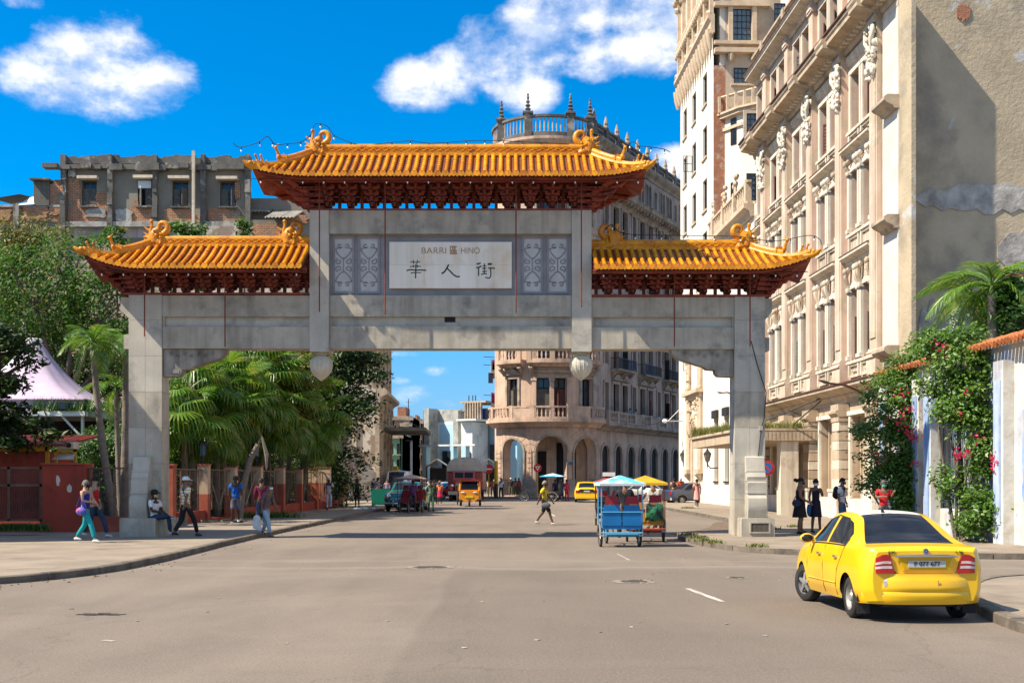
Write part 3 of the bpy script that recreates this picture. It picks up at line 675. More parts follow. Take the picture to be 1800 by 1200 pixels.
 for on,e,sx,rx in ((openL,x0,-1,rl),(openR,x1,1,rr)):
  if not on:continue
  for sy in (-1,1):
   pts = [];
   for j in range(13):
    t = j/12; x = rx+(e-rx)*t; y = yc+sy*P*t; pts.append((x,y,hz(x,y)+.05))
   m = MB(); m.tube(pts,[.10]*13,6)
   m.tube([(p[0],p[1],p[2]+.13) for p in pts[:8]],[.075]*7+[.06],8); h = gp('hip_ridge',m,M_GLZO,rf,smooth=45)
   w_ = MB()
   for i in range(7):w_.add([pts[i],pts[i+1],(pts[i+1][0],pts[i+1][1],pts[i+1][2]+.14),(pts[i][0],pts[i][1],pts[i][2]+.14)],[(0,1,2,3)])
   w2 = MB(); nrm = Vector((-sy*P,sx*P,0)).normalized()*.07
   for i in range(7):
    q = [Vector(pts[i]),Vector(pts[i+1]),Vector(pts[i+1])+Vector((0,0,.15)),Vector(pts[i])+Vector((0,0,.15))]
    w2.add([v+nrm for v in q]+[v-nrm for v in q],[(0,1,2,3),(7,6,5,4),(0,4,5,1),(3,2,6,7)])
   gp('hip_ridge_wall',w2,M_GLZ,h)
   def beast(i,s_,big):
    p = Vector(pts[i]); f = MB(); z = p.z+(.14 if i < 8 else .04)
    dx,dy = sx*.05*s_,sy*.05*s_
    f.ball((p.x,p.y,z+.06*s_),(.06*s_,.06*s_,.08*s_),8); f.tube([(p.x,p.y,z+.08*s_),(p.x+dx*.5,p.y+dy*.5,z+.17*s_),(p.x+dx,p.y+dy,z+.24*s_)],[.045*s_,.035*s_,.03*s_],6)
    f.ball((p.x+dx*1.2,p.y+dy*1.2,z+.27*s_),.05*s_,7); f.tube([(p.x-dx,p.y-dy,z+.03),(p.x-2.2*dx,p.y-2.2*dy,z+.09*s_),(p.x-2*dx,p.y-2*dy,z+.17*s_)],[.03*s_,.025*s_,.01],5)
    if big:f.tube([(p.x+dx*1.2,p.y+dy,z+.3*s_),(p.x,p.y,z+.38*s_)],[.02,.008],4); f.obox((p.x-dx*2,p.y-dy*2,z+.08),(.2,.08,.14))
    gp('ridge_beast',f,M_GLZO,rf,smooth=50)
   beast(7,1.15,True); beast(10,.78,False); beast(11,.78,False)
 def dragon(x,sx):
  m = MB(); zb = ridge_base_z-.05; S = 1.0
  P_ = lambda a,c:(x+sx*a,yc,zb+c)
  m.tube([P_(-.28,.05),P_(-.10,.10),P_(.08,.16),P_(.22,.10)],[.09,.17,.15,.08],10)
  m.tube([P_(.22,.12),P_(.34,.16),P_(.38,.24)],[.06,.05,.02],6); m.tube([P_(.2,.22),P_(.33,.30),P_(.4,.28)],[.07,.05,.02],6)
  m.tube([P_(.05,.12),P_(.10,.32),P_(.02,.45),P_(-.06,.52)],[.17,.17,.14,.10],9)
  m.tube([P_(.18,.3),P_(.2,.48),P_(.16,.62),P_(.17,.70)],[.07,.055,.04,.055],7); m.ball(P_(.17,.74),.06,7)
  c = (-.13,.58); sp_ = []
  for j in range(16):
   q = -1.3+j*.42; rr_ = .20-.0115*j; sp_.append(P_(c[0]+rr_*cos(q+pi),c[1]+rr_*sin(q) ))
  m.tube([P_(-.02,.2),P_(-.15,.3)]+sp_,[.08,.085]+[.10-.0045*j for j in range(16)],8)
  rnd_ = random.Random(4)
  for j in range(26):
   a,c_ = rnd_.uniform(-.2,.25),rnd_.uniform(.05,.5); sgn = rnd_.choice((-1,1)); p = P_(a,c_); m.ball((p[0],p[1]+sgn*.13,p[2]),rnd_.uniform(.03,.06),5)
  for (a,c_) in ((.3,.35),(-.28,.22),(.28,.5),(-.22,.12)):
   p = P_(a,c_); q_ = P_(a+(.1 if a > 0 else -.08),c_+.08); m.tube([P_(a*.5,c_),p,q_],[.05,.04,.012],5)
  gp('ridge_end_dragon',m,M_GLZO,rf,smooth=50)
 dragon(rl+(.12 if openL else wl),-1 if openL else 1); dragon(rr-(.12 if openR else wr),1 if openR else -1)
 return rf
DE = GY+.36-1.5; se = F/DE
def ex(px):return (px-CX)/se
def ez(py):return EYE+(HY-py)/se
zr = lambda py:EYE+(HY-py)*(GY+.36)/F
roof(ex(443),ex(1137),ez(303)-.03,zr(272),zr(258.5),gz(370.5),1.5,.22,gx(545),gx(1040),True,True,0,0)
roof(ex(146),gx(544.3),ez(465)-.03,zr(431),zr(419.5),gz(518),1.5,.40,gx(213),gx(544.5),True,False,0,.62)
roof(gx(1040.5),ex(1427),ez(467)-.03,zr(437),zr(426.5),gz(521.5),1.5,.36,gx(1040.2),gx(1355),False,True,.58,0)
for (px,y0,y1) in ((677,300,553),(907,300,550),(553.5+8,306,548),(1022,306,540),(254,470,591),(395.5,468,610),(1185.5,468,609),(1318.5,470,608)):
 Y = GY-.42; s_ = F/Y; x = (px-CX)/s_
 gp('hanging_rod',MB().tube([(x,Y,EYE+(HY-y0)/s_),(x,Y,EYE+(HY-y1)/s_)],.019,6),M_ROD)
gp('cable',MB().tube([(gx(1319),GY-.1,gz(600)),(gx(1330),GY-.06,gz(640)),(gx(1346),GY-.05,gz(690)),(gx(1343),GY-.03,gz(735)),(gx(1338),GY-.02,gz(752)),(gx(1333),GY-.02,gz(800)),(gx(1333),GY-.03,gz(905))],.014,5),M_BLACK)
gp('junction_box',MB().box(gx(1334),gx(1340),GY-.06,GY,gz(756),gz(748)),M_STONE2)
def string_light(pts,label,n,hang=.18):
 P = [Vector(p) for p in pts]; cum = [0]
 for a,b_ in zip(P,P[1:]):cum.append(cum[-1]+(b_-a).length)
 def at(t):
  d = t*cum[-1]
  for i in range(len(P)-1):
   if d <= cum[i+1]:return P[i].lerp(P[i+1],(d-cum[i])/(cum[i+1]-cum[i]+1e-9))
  return P[-1]
 t_ = thing('string_lights',label,'string lights',P[0],0,'festoon lights along the gate roofs')
 out('cable',MB().tube(P,.011,5),M_BLACK,t_,world=True)
 for i in range(n):
  p = at((i+.5)/n); m = MB(); m.tube([p,p-Vector((0,0,.07))],.016,5); so = out('bulb_socket',m,M_BLACK,t_,world=True)
  m = MB(); m.ball((p.x,p.y,p.z-.105),(.024,.024,.035),7); out('bulb',m,M_BULB,t_,world=True,smooth=60)
def wpt(px,py,D):return (PX(px,D),D,PZ(py,D))
yc = GY+.36
def sm3(L_,k=5):
 r = []
 for i in range(len(L_)-1):
  p0,p1,p2,p3 = [Vector(L_[max(0,min(len(L_)-1,j))]) for j in (i-1,i,i+1,i+2)]
  for j in range(k):
   t = j/k; r.append(.5*((2*p1)+(-p0+p2)*t+(2*p0-5*p1+4*p2-p3)*t*t+(-p0+3*p1-3*p2+p3)*t ** 3))
 r.append(Vector(L_[-1])); return r
string_light(sm3([wpt(410,251,31.2),wpt(421,259,31.2),wpt(453,251,31.3),wpt(470,240,31.5),wpt(484,254,31.7),wpt(505,253,32),wpt(528,250,32.4),wpt(545,238,32.8),wpt(555,218,32.9),wpt(575,222,32.9),wpt(590,240,32.9),wpt(632,256,32.9)]),'looping dark string of bulbs over the left corner of the top roof',9)
string_light(sm3([wpt(640,257,32.9),wpt(715,248,32.9),wpt(760,252,32.9),wpt(840,247,32.9),wpt(930,250,32.9),wpt(1000,254,32.9)],8),'dark string of bulbs along the middle of the top ridge',11)
string_light(sm3([wpt(1100,262,32.2),wpt(1112,249,32),wpt(1124,258,31.9),wpt(1128,257,31.8),wpt(1165,262,31.6),wpt(1178,268,31.5)]),'short string of bulbs sticking out past the right corner of the top roof',4)
string_light(sm3([wpt(1060,410,32.9),wpt(1075,395,32.9),wpt(1100,411,32.9),wpt(1200,414,32.9),wpt(1300,416,32.8),wpt(1360,424,32.4),wpt(1420,414,31.6),wpt(1440,420,31.4),wpt(1444,430,31.3)],6),'string of bulbs above the right side roof ridge',9)
for (xa,xb,ye,lab) in ((440,1140,314,'row of bulbs hung under the eave of the top roof'),(160,540,476,'row of bulbs hung under the eave of the left side roof'),(1042,1420,478,'row of bulbs hung under the eave of the right side roof')):
 string_light([wpt(xa+(xb-xa)*i/12,ye,DE+.22) for i in range(13)],lab,max(9,int((xb-xa)/36)))
# building helpers (local frame: x along the facade, -y outwards, z up)
def wall(mb,u0,u1,z0,z1,holes,depth=.35,y=0.0,mi=0,step=None):
 """a wall sheet at y with rectangular or arched holes and their reveals; holes: (a, b, c, d[, 'arch'])"""
 us = sorted(set([u0,u1]+[h[0] for h in holes]+[h[1] for h in holes])); zs = sorted(set([z0,z1]+[h[2] for h in holes]+[h[3] for h in holes]))
 us = [u for u in us if u0-1e-6 <= u <= u1+1e-6]; zs = [z for z in zs if z0-1e-6 <= z <= z1+1e-6]
 if step:
  n = []
  for a,b in zip(us,us[1:]):
   k = max(1,int((b-a)/step+.5)); n += [a+(b-a)*i/k for i in range(k)]
  us = n+[us[-1]]
 for a,b in zip(us,us[1:]):
  run = None
  for c,d in zip(zs,zs[1:]):
   m_u,m_z = (a+b)/2,(c+d)/2
   if any(h[0] < m_u < h[1] and h[2] < m_z < h[3] for h in holes):continue
   mb.quad((a,y,c),(b,y,c),(b,y,d),(a,y,d),mi)
 for h in holes:
  a,b,c,d = h[:4]; t = y+depth
  k = max(1,int((b-a)/step+.5)) if step else 1
  mb.quad((a,y,c),(a,t,c),(a,t,d),(a,y,d),mi); mb.quad((b,t,c),(b,y,c),(b,y,d),(b,t,d),mi)
  for i in range(k):
   p,q = a+(b-a)*i/k,a+(b-a)*(i+1)/k
   mb.quad((p,t,c),(p,y,c),(q,y,c),(q,t,c),mi); mb.quad((p,y,d),(p,t,d),(q,t,d),(q,y,d),mi)
  if len(h) > 4:
   r = (b-a)/2; cx = (a+b)/2; zc = d-r; K = 8
   for i in range(2*K):
    q0,q1 = pi*i/(2*K),pi*(i+1)/(2*K); x0,x1 = cx+r*cos(q0),cx+r*cos(q1); w0,w1 = zc+r*sin(q0),zc+r*sin(q1)
    mb.quad((x1,y,w1),(x0,y,w0),(x0,y,d),(x1,y,d),mi); mb.quad((x0,y,w0),(x1,y,w1),(x1,t,w1),(x0,t,w0),mi)
def arch_ring(mb,cx,zc,r0,r1,y0,y1,K=12,mi=None,a0=0,a1=pi):
 for i in range(K):
  q0,q1 = a0+(a1-a0)*i/K,a0+(a1-a0)*(i+1)/K
  P = [(cx+r*cos(q),y,zc+r*sin(q)) for r in (r0,r1) for q in (q0,q1) for y in (y0,y1)]
  mb.add(P,[(0,2,6,4),(1,5,7,3),(0,1,3,2),(4,6,7,5)],mi)
def cornice(mb,u0,u1,z,prof,y=0.0,ends=True,step=None,mi=None):
 """prof: (projection, height) from the bottom up"""
 us = [u0,u1]
 if step:k = max(1,int((u1-u0)/step)); us = [u0+(u1-u0)*i/k for i in range(k+1)]
 P = [(0,0)]+list(prof)+[(0,prof[-1][1])]
 for a,b in zip(us,us[1:]):
  for (p,h),(q,g) in zip(P,P[1:]):
   mb.quad((a,y-p,z+h),(b,y-p,z+h),(b,y-q,z+g),(a,y-q,z+g),mi)
 if ends:
  for u,fl in ((u0,1),(u1,-1)):
   vs = [(u,y-p,z+h) for p,h in P]; mb.add(vs if fl > 0 else vs[::-1],[tuple(range(len(vs)))],mi)
def baluster(mb,x,y,z,h,r,n=6):
 mb.lathe([(r*.8,z),(r*.8,z+h*.08),(r*.45,z+h*.14),(r,z+h*.34),(r*.55,z+h*.6),(r*.4,z+h*.8),(r*.75,z+h*.9),(r*.75,z+h)],(x,y,0),n)
def balustrade(parent,u0,u1,y,z,h,m,sp=.3,r=.075,peds=(),warp=None,step=None):
 b = MB(); K = 1 if not step else max(1,int((u1-u0)/step))
 for i in range(K):
  a,c = u0+(u1-u0)*i/K,u0+(u1-u0)*(i+1)/K
  b.box(a,c,y-.12,y+.12,z+h-.13,z+h); b.box(a,c,y-.12,y+.12,z,z+.12)
 if warp:b.map(warp)
 o = out('railing',b,m,parent)
 n = int((u1-u0)/sp)
 for i in range(n+1):
  x = u0+(u1-u0)*(i+.5)/(n+1)
  if any(abs(x-p) < .28 for p in peds):continue
  q = MB(); baluster(q,x,y,z+.1,h-.2,r)
  if warp:q.map(warp)
  out('baluster',q,m,o,smooth=60)
 for p in peds:
  q = MB(); q.box(p-.2,p+.2,y-.17,y+.17,z,z+h+.05);
  if warp:q.map(warp)
  out('pedestal',q,m,o)
 return o
def window(parent,a,b,c,d,y,m_frame,m_glass,nx=2,nz=3,w=.06,bar=.03,warp=None,kind='window',open_=0,transom=0):
 """frame at depth y filling the hole a..b x c..d, pane behind it"""
 f = MB(); f.box(a,a+w,y,y+.08,c,d); f.box(b-w,b,y,y+.08,c,d); f.box(a+w,b-w,y,y+.08,c,c+w); f.box(a+w,b-w,y,y+.08,d-w,d)
 for i in range(1,nx):x = a+(b-a)*i/nx; f.box(x-bar,x+bar,y+.01,y+.06,c+w,d-w)
 for i in range(1,nz):z = c+(d-c)*i/nz; f.box(a+w,b-w,y+.015,y+.055,z-bar,z+bar)
 if transom:f.box(a+w,b-w,y-.01,y+.06,c+(d-c)*transom-.05,c+(d-c)*transom+.05)
 if warp:f.map(warp)
 o = out(kind,f,m_frame,parent)
 g = MB(); g.quad((a,y+.05,c),(b,y+.05,c),(b,y+.05,d),(a,y+.05,d))
 if warp:g.map(warp)
 out('pane',g,m_glass,o); return o
def shutter_pair(parent,a,b,c,d,y,m,ajar=(0,0),warp=None):
 """two louvred leaves"""
 for s,(x0,x1) in enumerate(((a,(a+b)/2),((a+b)/2,b))):
  g = MB(); w = (x1-x0); g.box(x0+.01,x0+.07,y,y+.05,c,d); g.box(x1-.07,x1-.01,y,y+.05,c,d)
  for zz in (c,(c+d)/2-.04,d-.08):g.box(x0+.07,x1-.07,y,y+.05,zz,zz+.08)
  k = int((d-c)/.16)
  for i in range(k):z = c+.08+(d-c-.16)*i/k; g.add([(x0+.07,y,z),(x1-.07,y,z),(x1-.07,y+.04,z+.15),(x0+.07,y+.04,z+.15)],[(0,1,2,3)])
  if ajar[s]:
   hx = x0 if s == 0 else x1; q = ajar[s]*(-1 if s == 0 else 1); ca,sa = cos(q),sin(q)
   g.map(lambda x,yy,z:(hx+(x-hx)*ca-(yy-y)*sa,y+(x-hx)*sa+(yy-y)*ca,z))
  if warp:g.map(warp)
  out('shutter',g,m,parent)
M_PINK = mat('weathered_pink_plaster',(.68,.515,.40),(.56,.41,.31),sc=.9,rough=.9,bump=.25,bsc=9,patch=(.50,.41,.30),psc=.5,pth=(.55,.58),streak=.5,streakc=(.28,.21,.15))
M_CREAM = mat('weathered_cream_plaster',(.68,.60,.48),(.56,.48,.37),sc=.8,rough=.9,bump=.25,bsc=9,patch=(.50,.42,.32),psc=.45,pth=(.57,.61),streak=.65,streakc=(.26,.2,.14))
M_WHITE_ST = mat('bleached_white_plaster',(.70,.64,.54),(.58,.52,.42),sc=1.2,rough=.85,bump=.3,bsc=12,streak=.25,streakc=(.4,.34,.27))
M_CORN = mat('grimy_cornice',(.50,.40,.29),(.36,.28,.2),sc=1.6,rough=.9,bump=.4,bsc=8,spots=1,spc=(.14,.11,.09),spsc=1.4)
M_BEIGE = mat('stained_beige_plaster',(.52,.41,.29),(.42,.32,.22),sc=1.0,rough=.9,bump=.3,bsc=8,spots=1,spc=(.26,.2,.14),spsc=.8,streak=.6,streakc=(.22,.17,.12))
M_SILL = mat('dark_red_drip_edge',(.16,.075,.05),(.09,.06,.05),sc=2,rough=.9)
M_STUC = mat('rough_stucco',(.48,.39,.265),(.38,.31,.21),sc=.7,rough=.95,bump=1.1,bsc=6.5,spots=1,spc=(.24,.21,.17),spsc=.35,patch=(.47,.45,.42),psc=.22,pth=(.60,.61))
M_WOODR = mat('red_brown_joinery',(.13,.045,.03),(.08,.035,.025),sc=4,rough=.7)
M_WOODG = mat('grey_wood',(.16,.145,.125),(.10,.09,.075),sc=6,rough=.85,streak=.6)
M_IRON = mat('dark_iron',(.02,.02,.022),(.035,.03,.028),sc=6,rough=.55)
M_GLASS = glassmat('dark_window_glass',(.018,.022,.026))
M_GLASSB = glassmat('sky_window_glass',(.05,.09,.12),.08)
M_GRIME = mat('black_grime_concrete',(.17,.155,.135),(.09,.085,.075),sc=1.1,rough=.95,bump=.5,bsc=6,patch=(.30,.27,.23),psc=.8,pth=(.55,.62))
# right palace facade
VPX = 838.0; XC = 15.4; TILT = (VPX-CX)/F
RZ = -pi/2-atan(TILT)
def XF(D,c=XC):return c+TILT*D
D_FAR,D_NEAR = 62.4,41.3
pal = thing('palace_building','tall cream and pink palace with scroll-topped windows, rough bare side wall, right of the gate','building',(XF(D_FAR),D_FAR,0),RZ)
LEN = (D_FAR-D_NEAR)*sqrt(1+TILT ** 2)
def uD(D):return (D_FAR-D)*sqrt(1+TILT ** 2)
PIL = [uD(60.1),uD(55.9),uD(51.75),uD(47.55),uD(43.35)]
def po(n,mb,m,par=pal,**k):return out(n,mb,m,par,**k)
LEDGE,Z2,HOOD2,Z3,HOOD3,MAINC,TOPC = 5.65,6.6,10.9,11.8,15.3,19.7,23.6
bays = [(PIL[i]+.42,PIL[i+1]-.42) for i in range(4)]
half = (0.0,PIL[0]-.42)
W = MB(); holes = []
def pair(a,b,w=1.05,gap=.42):
 c = (a+b)/2; return ((c-gap/2-w,c-gap/2),(c+gap/2,c+gap/2+w))
allb = bays+[(-1.9,PIL[0]-.42)]
flo = [(Z2,9.5),(Z3,14.3),(16.0,18.3),(20.8,22.7)]
wins = []
for (a,b) in allb:
 for f,(c,d) in enumerate(flo):
  for (p,q) in pair(a,b):
   if p < .05:continue
   wins.append((p,q,c,d,f)); holes.append((p,q,c,d))
wall(W,0,LEN,LEDGE,24.2,holes,.34); po('wall',W,M_PINK)
B = MB(); B.box(0,LEN-.02,.40,20,0,24.0); po('building_core',B,M_STUC)
B = MB(); B.box(0,LEN+.9,.02,.38,0.02,24.1) if 0 else None
for (p,q,c,d,f) in wins:
 wo = window(pal,p,q,c,d,.27,M_WOODR,M_GLASS,2,2,.05,.022,transom=.62)
r = random.Random(8)
for (p,q,c,d,f) in wins:
 if f == 3 or r.random() < .55:shutter_pair(pal,p+.02,q-.02,c+.03,c+(d-c)*.6,.20,M_WOODR if r.random() < .6 else M_WOODG,(r.choice((0,.5,0)),r.choice((0,0,.7))))
for (a,b) in allb:
 a_ = max(a,.02); c0 = (a+b)/2
 pp = pair(a,b)
 for f,(c,d) in enumerate(flo):
  m = MB(); white = f in (0,1)
  for (p,q) in pp:
   if p < .05:continue
   for x in (p-.16,q):m.box(x,x+.16,-.07,.0,c-.05,d+.12)
   m.box(p-.16,q+.16,-.09,0,d,d+.16)
   if white:
    for x in (p-.08,q+.08):m.tube([(x,-.1,c),(x,-.1,d+.1)],.075,7); m.box(x-.11,x+.11,-.2,0,d-.12,d+.05); m.box(x-.11,x+.11,-.2,0,c,c+.16)
  if m.v:po('window_surround',m,M_WHITE_ST if f < 3 else M_CREAM,smooth=50)
  s_ = MB(); s_.box(max(a_,pp[0][0]-.3),pp[1][1]+.3,-.16,0,c-.17,c-.05); po('window_sill',s_,M_CREAM)
  if f in (0,1,2):
   pn = MB(); lo_ = c-.95 if f else LEDGE+.22
   for (p,q) in pp:
    if p < .05:continue
    pn.box(p-.1,q+.1,-.10,0,lo_,lo_+.1); pn.box(p-.1,q+.1,-.10,0,c-.27,c-.17)
    for x in (p-.12,q-.02):pn.box(x,x+.14,-.13,0,lo_,c-.17)
    pn.box(p+.18,q-.18,-.05,0,lo_+.22,c-.38)
    for k in range(4):pn.box(p+.2+k*(q-p-.5)/3,p+.3+k*(q-p-.5)/3,-.085,0,lo_+.24,c-.40)
   po('panel_relief',pn,M_CREAM)
 for (hz_,top) in ((HOOD2,9.5),(HOOD3,14.3)):
  h = MB(); u0,u1 = a_-(.02 if a > 0 else 0),b+.02
  cornice(h,u0,u1,hz_-.52,[(.05,0),(.05,.12),(.12,.18),(.12,.26),(.34,.34),(.40,.38),(.40,.48)],0); po('window_hood',h,M_CREAM)
  h = MB(); h.box(u0-.01,u1+.01,-.42,0,hz_-.035,hz_); po('drip_edge',h,M_SILL)
  for x in (pp[0][0]-.05,pp[0][1]+.06,pp[1][0]-.06,pp[1][1]+.05):
   if x < .1:continue
   sc = MB(); zt = hz_-.54; pts = []
   for i in range(15):
    t = i/14; pts.append((x,-.10-.17*sin(pi*min(1,t*1.25))*(1-.55*t),zt-t*(zt-top+.12)))
   sc.tube(pts,[.115-.05*(i/14) for i in range(15)],7); sc.ball((x,-.26,zt-.14),(.12,.12,.15),8); sc.ball((x,-.15,pts[-1][2]+.02),(.1,.1,.12),7)
   po('scroll_console',sc,M_CORN if r.random() < .35 else M_CREAM,smooth=50)
  fz = MB()
  for (p,q) in pp:
   if p < .05:continue
   x = (p+q)/2; z = (hz_-.5+top)/2+.08; R_ = random.Random(int(x*10))
   for i in range(14):fz.ball((x+R_.uniform(-.3,.3),-.02,z+R_.uniform(-.26,.26)),(R_.uniform(.05,.11),.07,R_.uniform(.05,.12)),5)
   fz.box(p,q,-.03,0,top+.16,top+.26)
  po('carved_relief',fz,M_WHITE_ST,smooth=60)
for i,u in enumerate(PIL):
 m = MB(); m.box(u-.40,u+.40,-.30,0,Z2+.05,19.0); m.box(u-.30,u+.30,-.345,-.30,Z2+.5,18.2); p = po('pilaster',m,M_PINK)
 m = MB(); m.box(u-.50,u+.50,-.40,0,LEDGE+.02,6.35); cornice(m,u-.5,u+.5,6.35,[(.46,0),(.46,.07),(.38,.14),(.42,.2),(.34,.30)],0); out('pilaster_base',m,M_PINK,p)
 m = MB(); R_ = random.Random(i+40)
 for k in range(60):
  z = R_.uniform(17.0,18.95); w = .34+(z-17)*.09; m.ball((u+R_.uniform(-w,w),-.33-R_.uniform(0,.16),z),(R_.uniform(.06,.13),R_.uniform(.06,.13),R_.uniform(.07,.17)),5)
 for sx in (-1,1):m.tube([(u+sx*.1,-.42,18.0),(u+sx*.3,-.5,18.4),(u+sx*.42,-.46,18.75),(u+sx*.32,-.44,18.9),(u+sx*.25,-.44,18.72)],[.06,.09,.09,.07,.04],6)
 out('carved_capital',m,M_WHITE_ST,p,smooth=60)
 m = MB(); m.box(u-.42,u+.42,-.42,0,19.0,19.35); out('capital_block',m,M_PINK,p)
 m = MB(); m.box(u-.30,u+.30,-.22,0,20.5,22.9); m.box(u-.38,u+.38,-.3,0,20.45,20.75); m.box(u-.36,u+.36,-.3,0,22.85,23.1); m.box(u-.3,u+.3,-.27,0,23.1,23.35); out('attic_pilaster',m,M_PINK,p)
 m = MB(); arch_ring(m,u,22.95,.0,.3,-.34,-.05,8); out('pilaster_crest',m,M_CREAM,p)
m = MB(); cornice(m,0,LEN,18.75,[(.06,0),(.06,.14),(.12,.18),(.12,.36)],0); po('frieze_moulding',m,M_CREAM)
m = MB(); cornice(m,0,LEN,19.2,[(.18,0),(.25,.14),(.25,.22),(.55,.34),(.95,.42),(.95,.58),(1.02,.66),(1.02,.78)],0); po('main_cornice',m,M_BEIGE)
for u in PIL:
 m = MB(); cornice(m,u-.5,u+.5,19.1,[(.36,0),(.42,.14),(.42,.24),(.72,.36),(1.1,.46),(1.1,.6),(1.16,.70),(1.16,.82)],0); po('cornice_break',m,M_CORN)
m = MB(); m.box(0,LEN,-1.10,-.0,19.99,20.04); m.box(0,LEN,-1.05,-.98,20.04,20.12); po('cornice_flashing',m,M_SILL)
n = int(LEN/.42)
for i in range(n):po('dentil',MB().box(.1+i*.42,.3+i*.42,-.5,-.2,19.42,19.53),M_CREAM)
m = MB(); cornice(m,0,LEN,23.2,[(.1,0),(.16,.12),(.4,.2),(.7,.3),(.7,.42),(.78,.5)],0); po('top_cornice',m,M_CREAM)
m = MB(); m.box(0,LEN,-.82,0,23.70,23.76); po('drip_edge',m,M_SILL)
balustrade(pal,.1,LEN,-.25,23.76,1.0,M_CORN,.4,.09,[p for p in PIL])
m = MB(); cornice(m,0,LEN,LEDGE-.75,[(.05,0),(.05,.16),(.14,.24),(.2,.3),(.2,.36),(.52,.5),(.60,.56),(.60,.70)],0); po('ledge',m,M_BEIGE)
m = MB(); cornice(m,0,LEN,LEDGE-.05,[(.66,0),(.66,.05),(.1,.14)],0); po('drip_edge',m,M_SILL)
gh = [];
for (a,b) in allb:
 c = (a+b)/2
 if c-1.2 > 0:gh.append((c-1.25,c+1.25,.95,4.3))
m = MB(); wall(m,0,LEN,.1,LEDGE-.6,gh,.45,.02); po('ground_floor_wall',m,M_BEIGE)
for (a,b,c,d) in gh:
 m = MB(); m.box(a,b,.38,.46,c,3.1); m.box(a,b,.36,.46,3.1,3.25); m.box(a+.1,a+.2,.3,.46,c,d); m.box(b-.9,b-.78,.3,.46,c,d); m.box(a,b,.3,.4,d-.1,d); o = po('shopfront',m,M_BEIGE)
 m = MB(); m.quad((a,.45,3.25),(b,.45,3.25),(b,.45,d),(a,.45,d)); out('pane',m,M_GLASS,o)
 m = MB(); m.box(a-.2,a,-.08,.02,c,d+.1); m.box(b,b+.2,-.08,.02,c,d+.1); m.box(a-.3,b+.3,-.12,.02,d+.05,d+.22); out('frame',m,M_WHITE_ST,o)
M_PLIN = mat('white_washed_plinth',(.72,.68,.60),(.60,.54,.46),sc=1.4,rough=.9,spots=1,spc=(.4,.33,.25),spsc=.9,streak=.4,streakc=(.35,.28,.2))
for u in PIL:
 z = 1.35; k = 0; base = po('plinth',MB().box(u-.58,u+.58,-.55,.02,.1,1.2),M_PLIN); po('plinth_cap',MB().box(u-.62,u+.62,-.58,.02,1.2,1.32),M_CREAM)
 while z < 4.15:
  w = .46; o = out('rusticated_block',MB().box(u-w,u+w,-.42,.02,z+.015,z+.375),M_BEIGE if k % 2 else M_CREAM,base); z += .395; k += 1
 m = MB(); m.box(u-.5,u+.5,-.45,.02,4.12,4.32); cornice(m,u-.52,u+.52,4.32,[(.45,0),(.52,.1),(.58,.14),(.58,.24),(.46,.3),(.46,.52)],0); out('impost',m,M_BEIGE,base)
for (a,b,c,d) in gh:po('plinth',MB().box(a-.25,b+.25,-.22,.02,.1,.93),M_PLIN)
m = MB(); m.box(PIL[-1]+.45,LEN,-.10,.0,.12,20.4); po('end_pier',m,M_WHITE_ST)
for z in (15.2,10.85,6.1):
 m = MB(); cornice(m,PIL[-1]+.7,LEN+.02,z,[(.25,0),(.3,.1),(.55,.22),(.62,.3),(.62,.42),(.5,.5)],0); po('pier_bracket',m,M_CORN)
m = MB(); m.box(LEN,LEN+1.15,-.06,.10,0,19.4)
po('protruding_slab',m,M_STUC)
S = MB(); S.box(LEN-.02,LEN+.08,.10,22,0,26); po('side_wall',S,M_STUC)
M_PATCH = mat('exposed_grey_render',(.47,.44,.39),(.22,.2,.18),sc=1.6,rough=.95,bump=1,bsc=7)
M_BRICKC = mat('exposed_red_brick',(.42,.17,.09),(.28,.14,.09),sc=3,rough=.95,bump=1,bsc=8,spots=1,spc=(.5,.42,.34),spsc=2.2)
def ragged(parent,u0,u1,z0,z1,y_,m,seed,name='fallen_render',axis='side',rough_=.25):
 r = random.Random(seed); n = 22; top = []; bot = []
 for i in range(n+1):
  t = i/n; e = sin(pi*min(1,max(0,t))) ** .35; mid = (z0+z1)/2; hh = (z1-z0)/2
  top.append((u0+(u1-u0)*t,mid+hh*(e*(.7+r.uniform(-rough_,rough_))+.12))); bot.append((u0+(u1-u0)*t,mid-hh*(e*(.7+r.uniform(-rough_,rough_))+.12)))
 poly = bot+top[::-1]; mb = MB(); mb.prism(poly,y_-.004,y_+.03,'y');
 if axis == 'side':mb.v = [(y,x,z) for x,y,z in mb.v]
 return out(name,mb,m,parent)
for (y0,y1,z0,z1,sd) in ((.5,7.5,11.3,12.5,3),(3.5,13,8.3,11.6,4),(0.6,3.0,6.0,8.4,5),(8,14,12.2,13.2,6)):
 ragged(pal,y0,y1,z0,z1,LEN+.085,M_PATCH,sd)
ragged(pal,2.0,2.5,18.3,19.0,LEN+.09,M_BRICKC,9,'exposed_brick'); ragged(pal,3.0,12.5,9.0,9.22,LEN+.115,M_BRICKC,10,'exposed_brick')
m = MB(); m.box(LEN+.08,LEN+.10,3,14,9.3,9.36)
cz = MB(); cz.box(-.6,uD(51.3),-3.5,0,3.42,3.9); cz.box(-.7,uD(51.3)+.1,-3.6,0,3.9,4.02)
can = po('entrance_canopy',cz,M_BEIGE); m = MB(); u = uD(51.3)+.1
for i in range(20):m.box(u,u+.03,-3.55+i*.18,-3.55+i*.18+.15,3.48,3.86)
out('canopy_ribs',m,M_BEIGE,can,kind='stuff')
for yy in (-3.2,-1.2):out('support_cable',MB().tube([(uD(52),yy,4.0),(uD(50),0,5.4)],.03,5),M_IRON,can)
cp = MB()
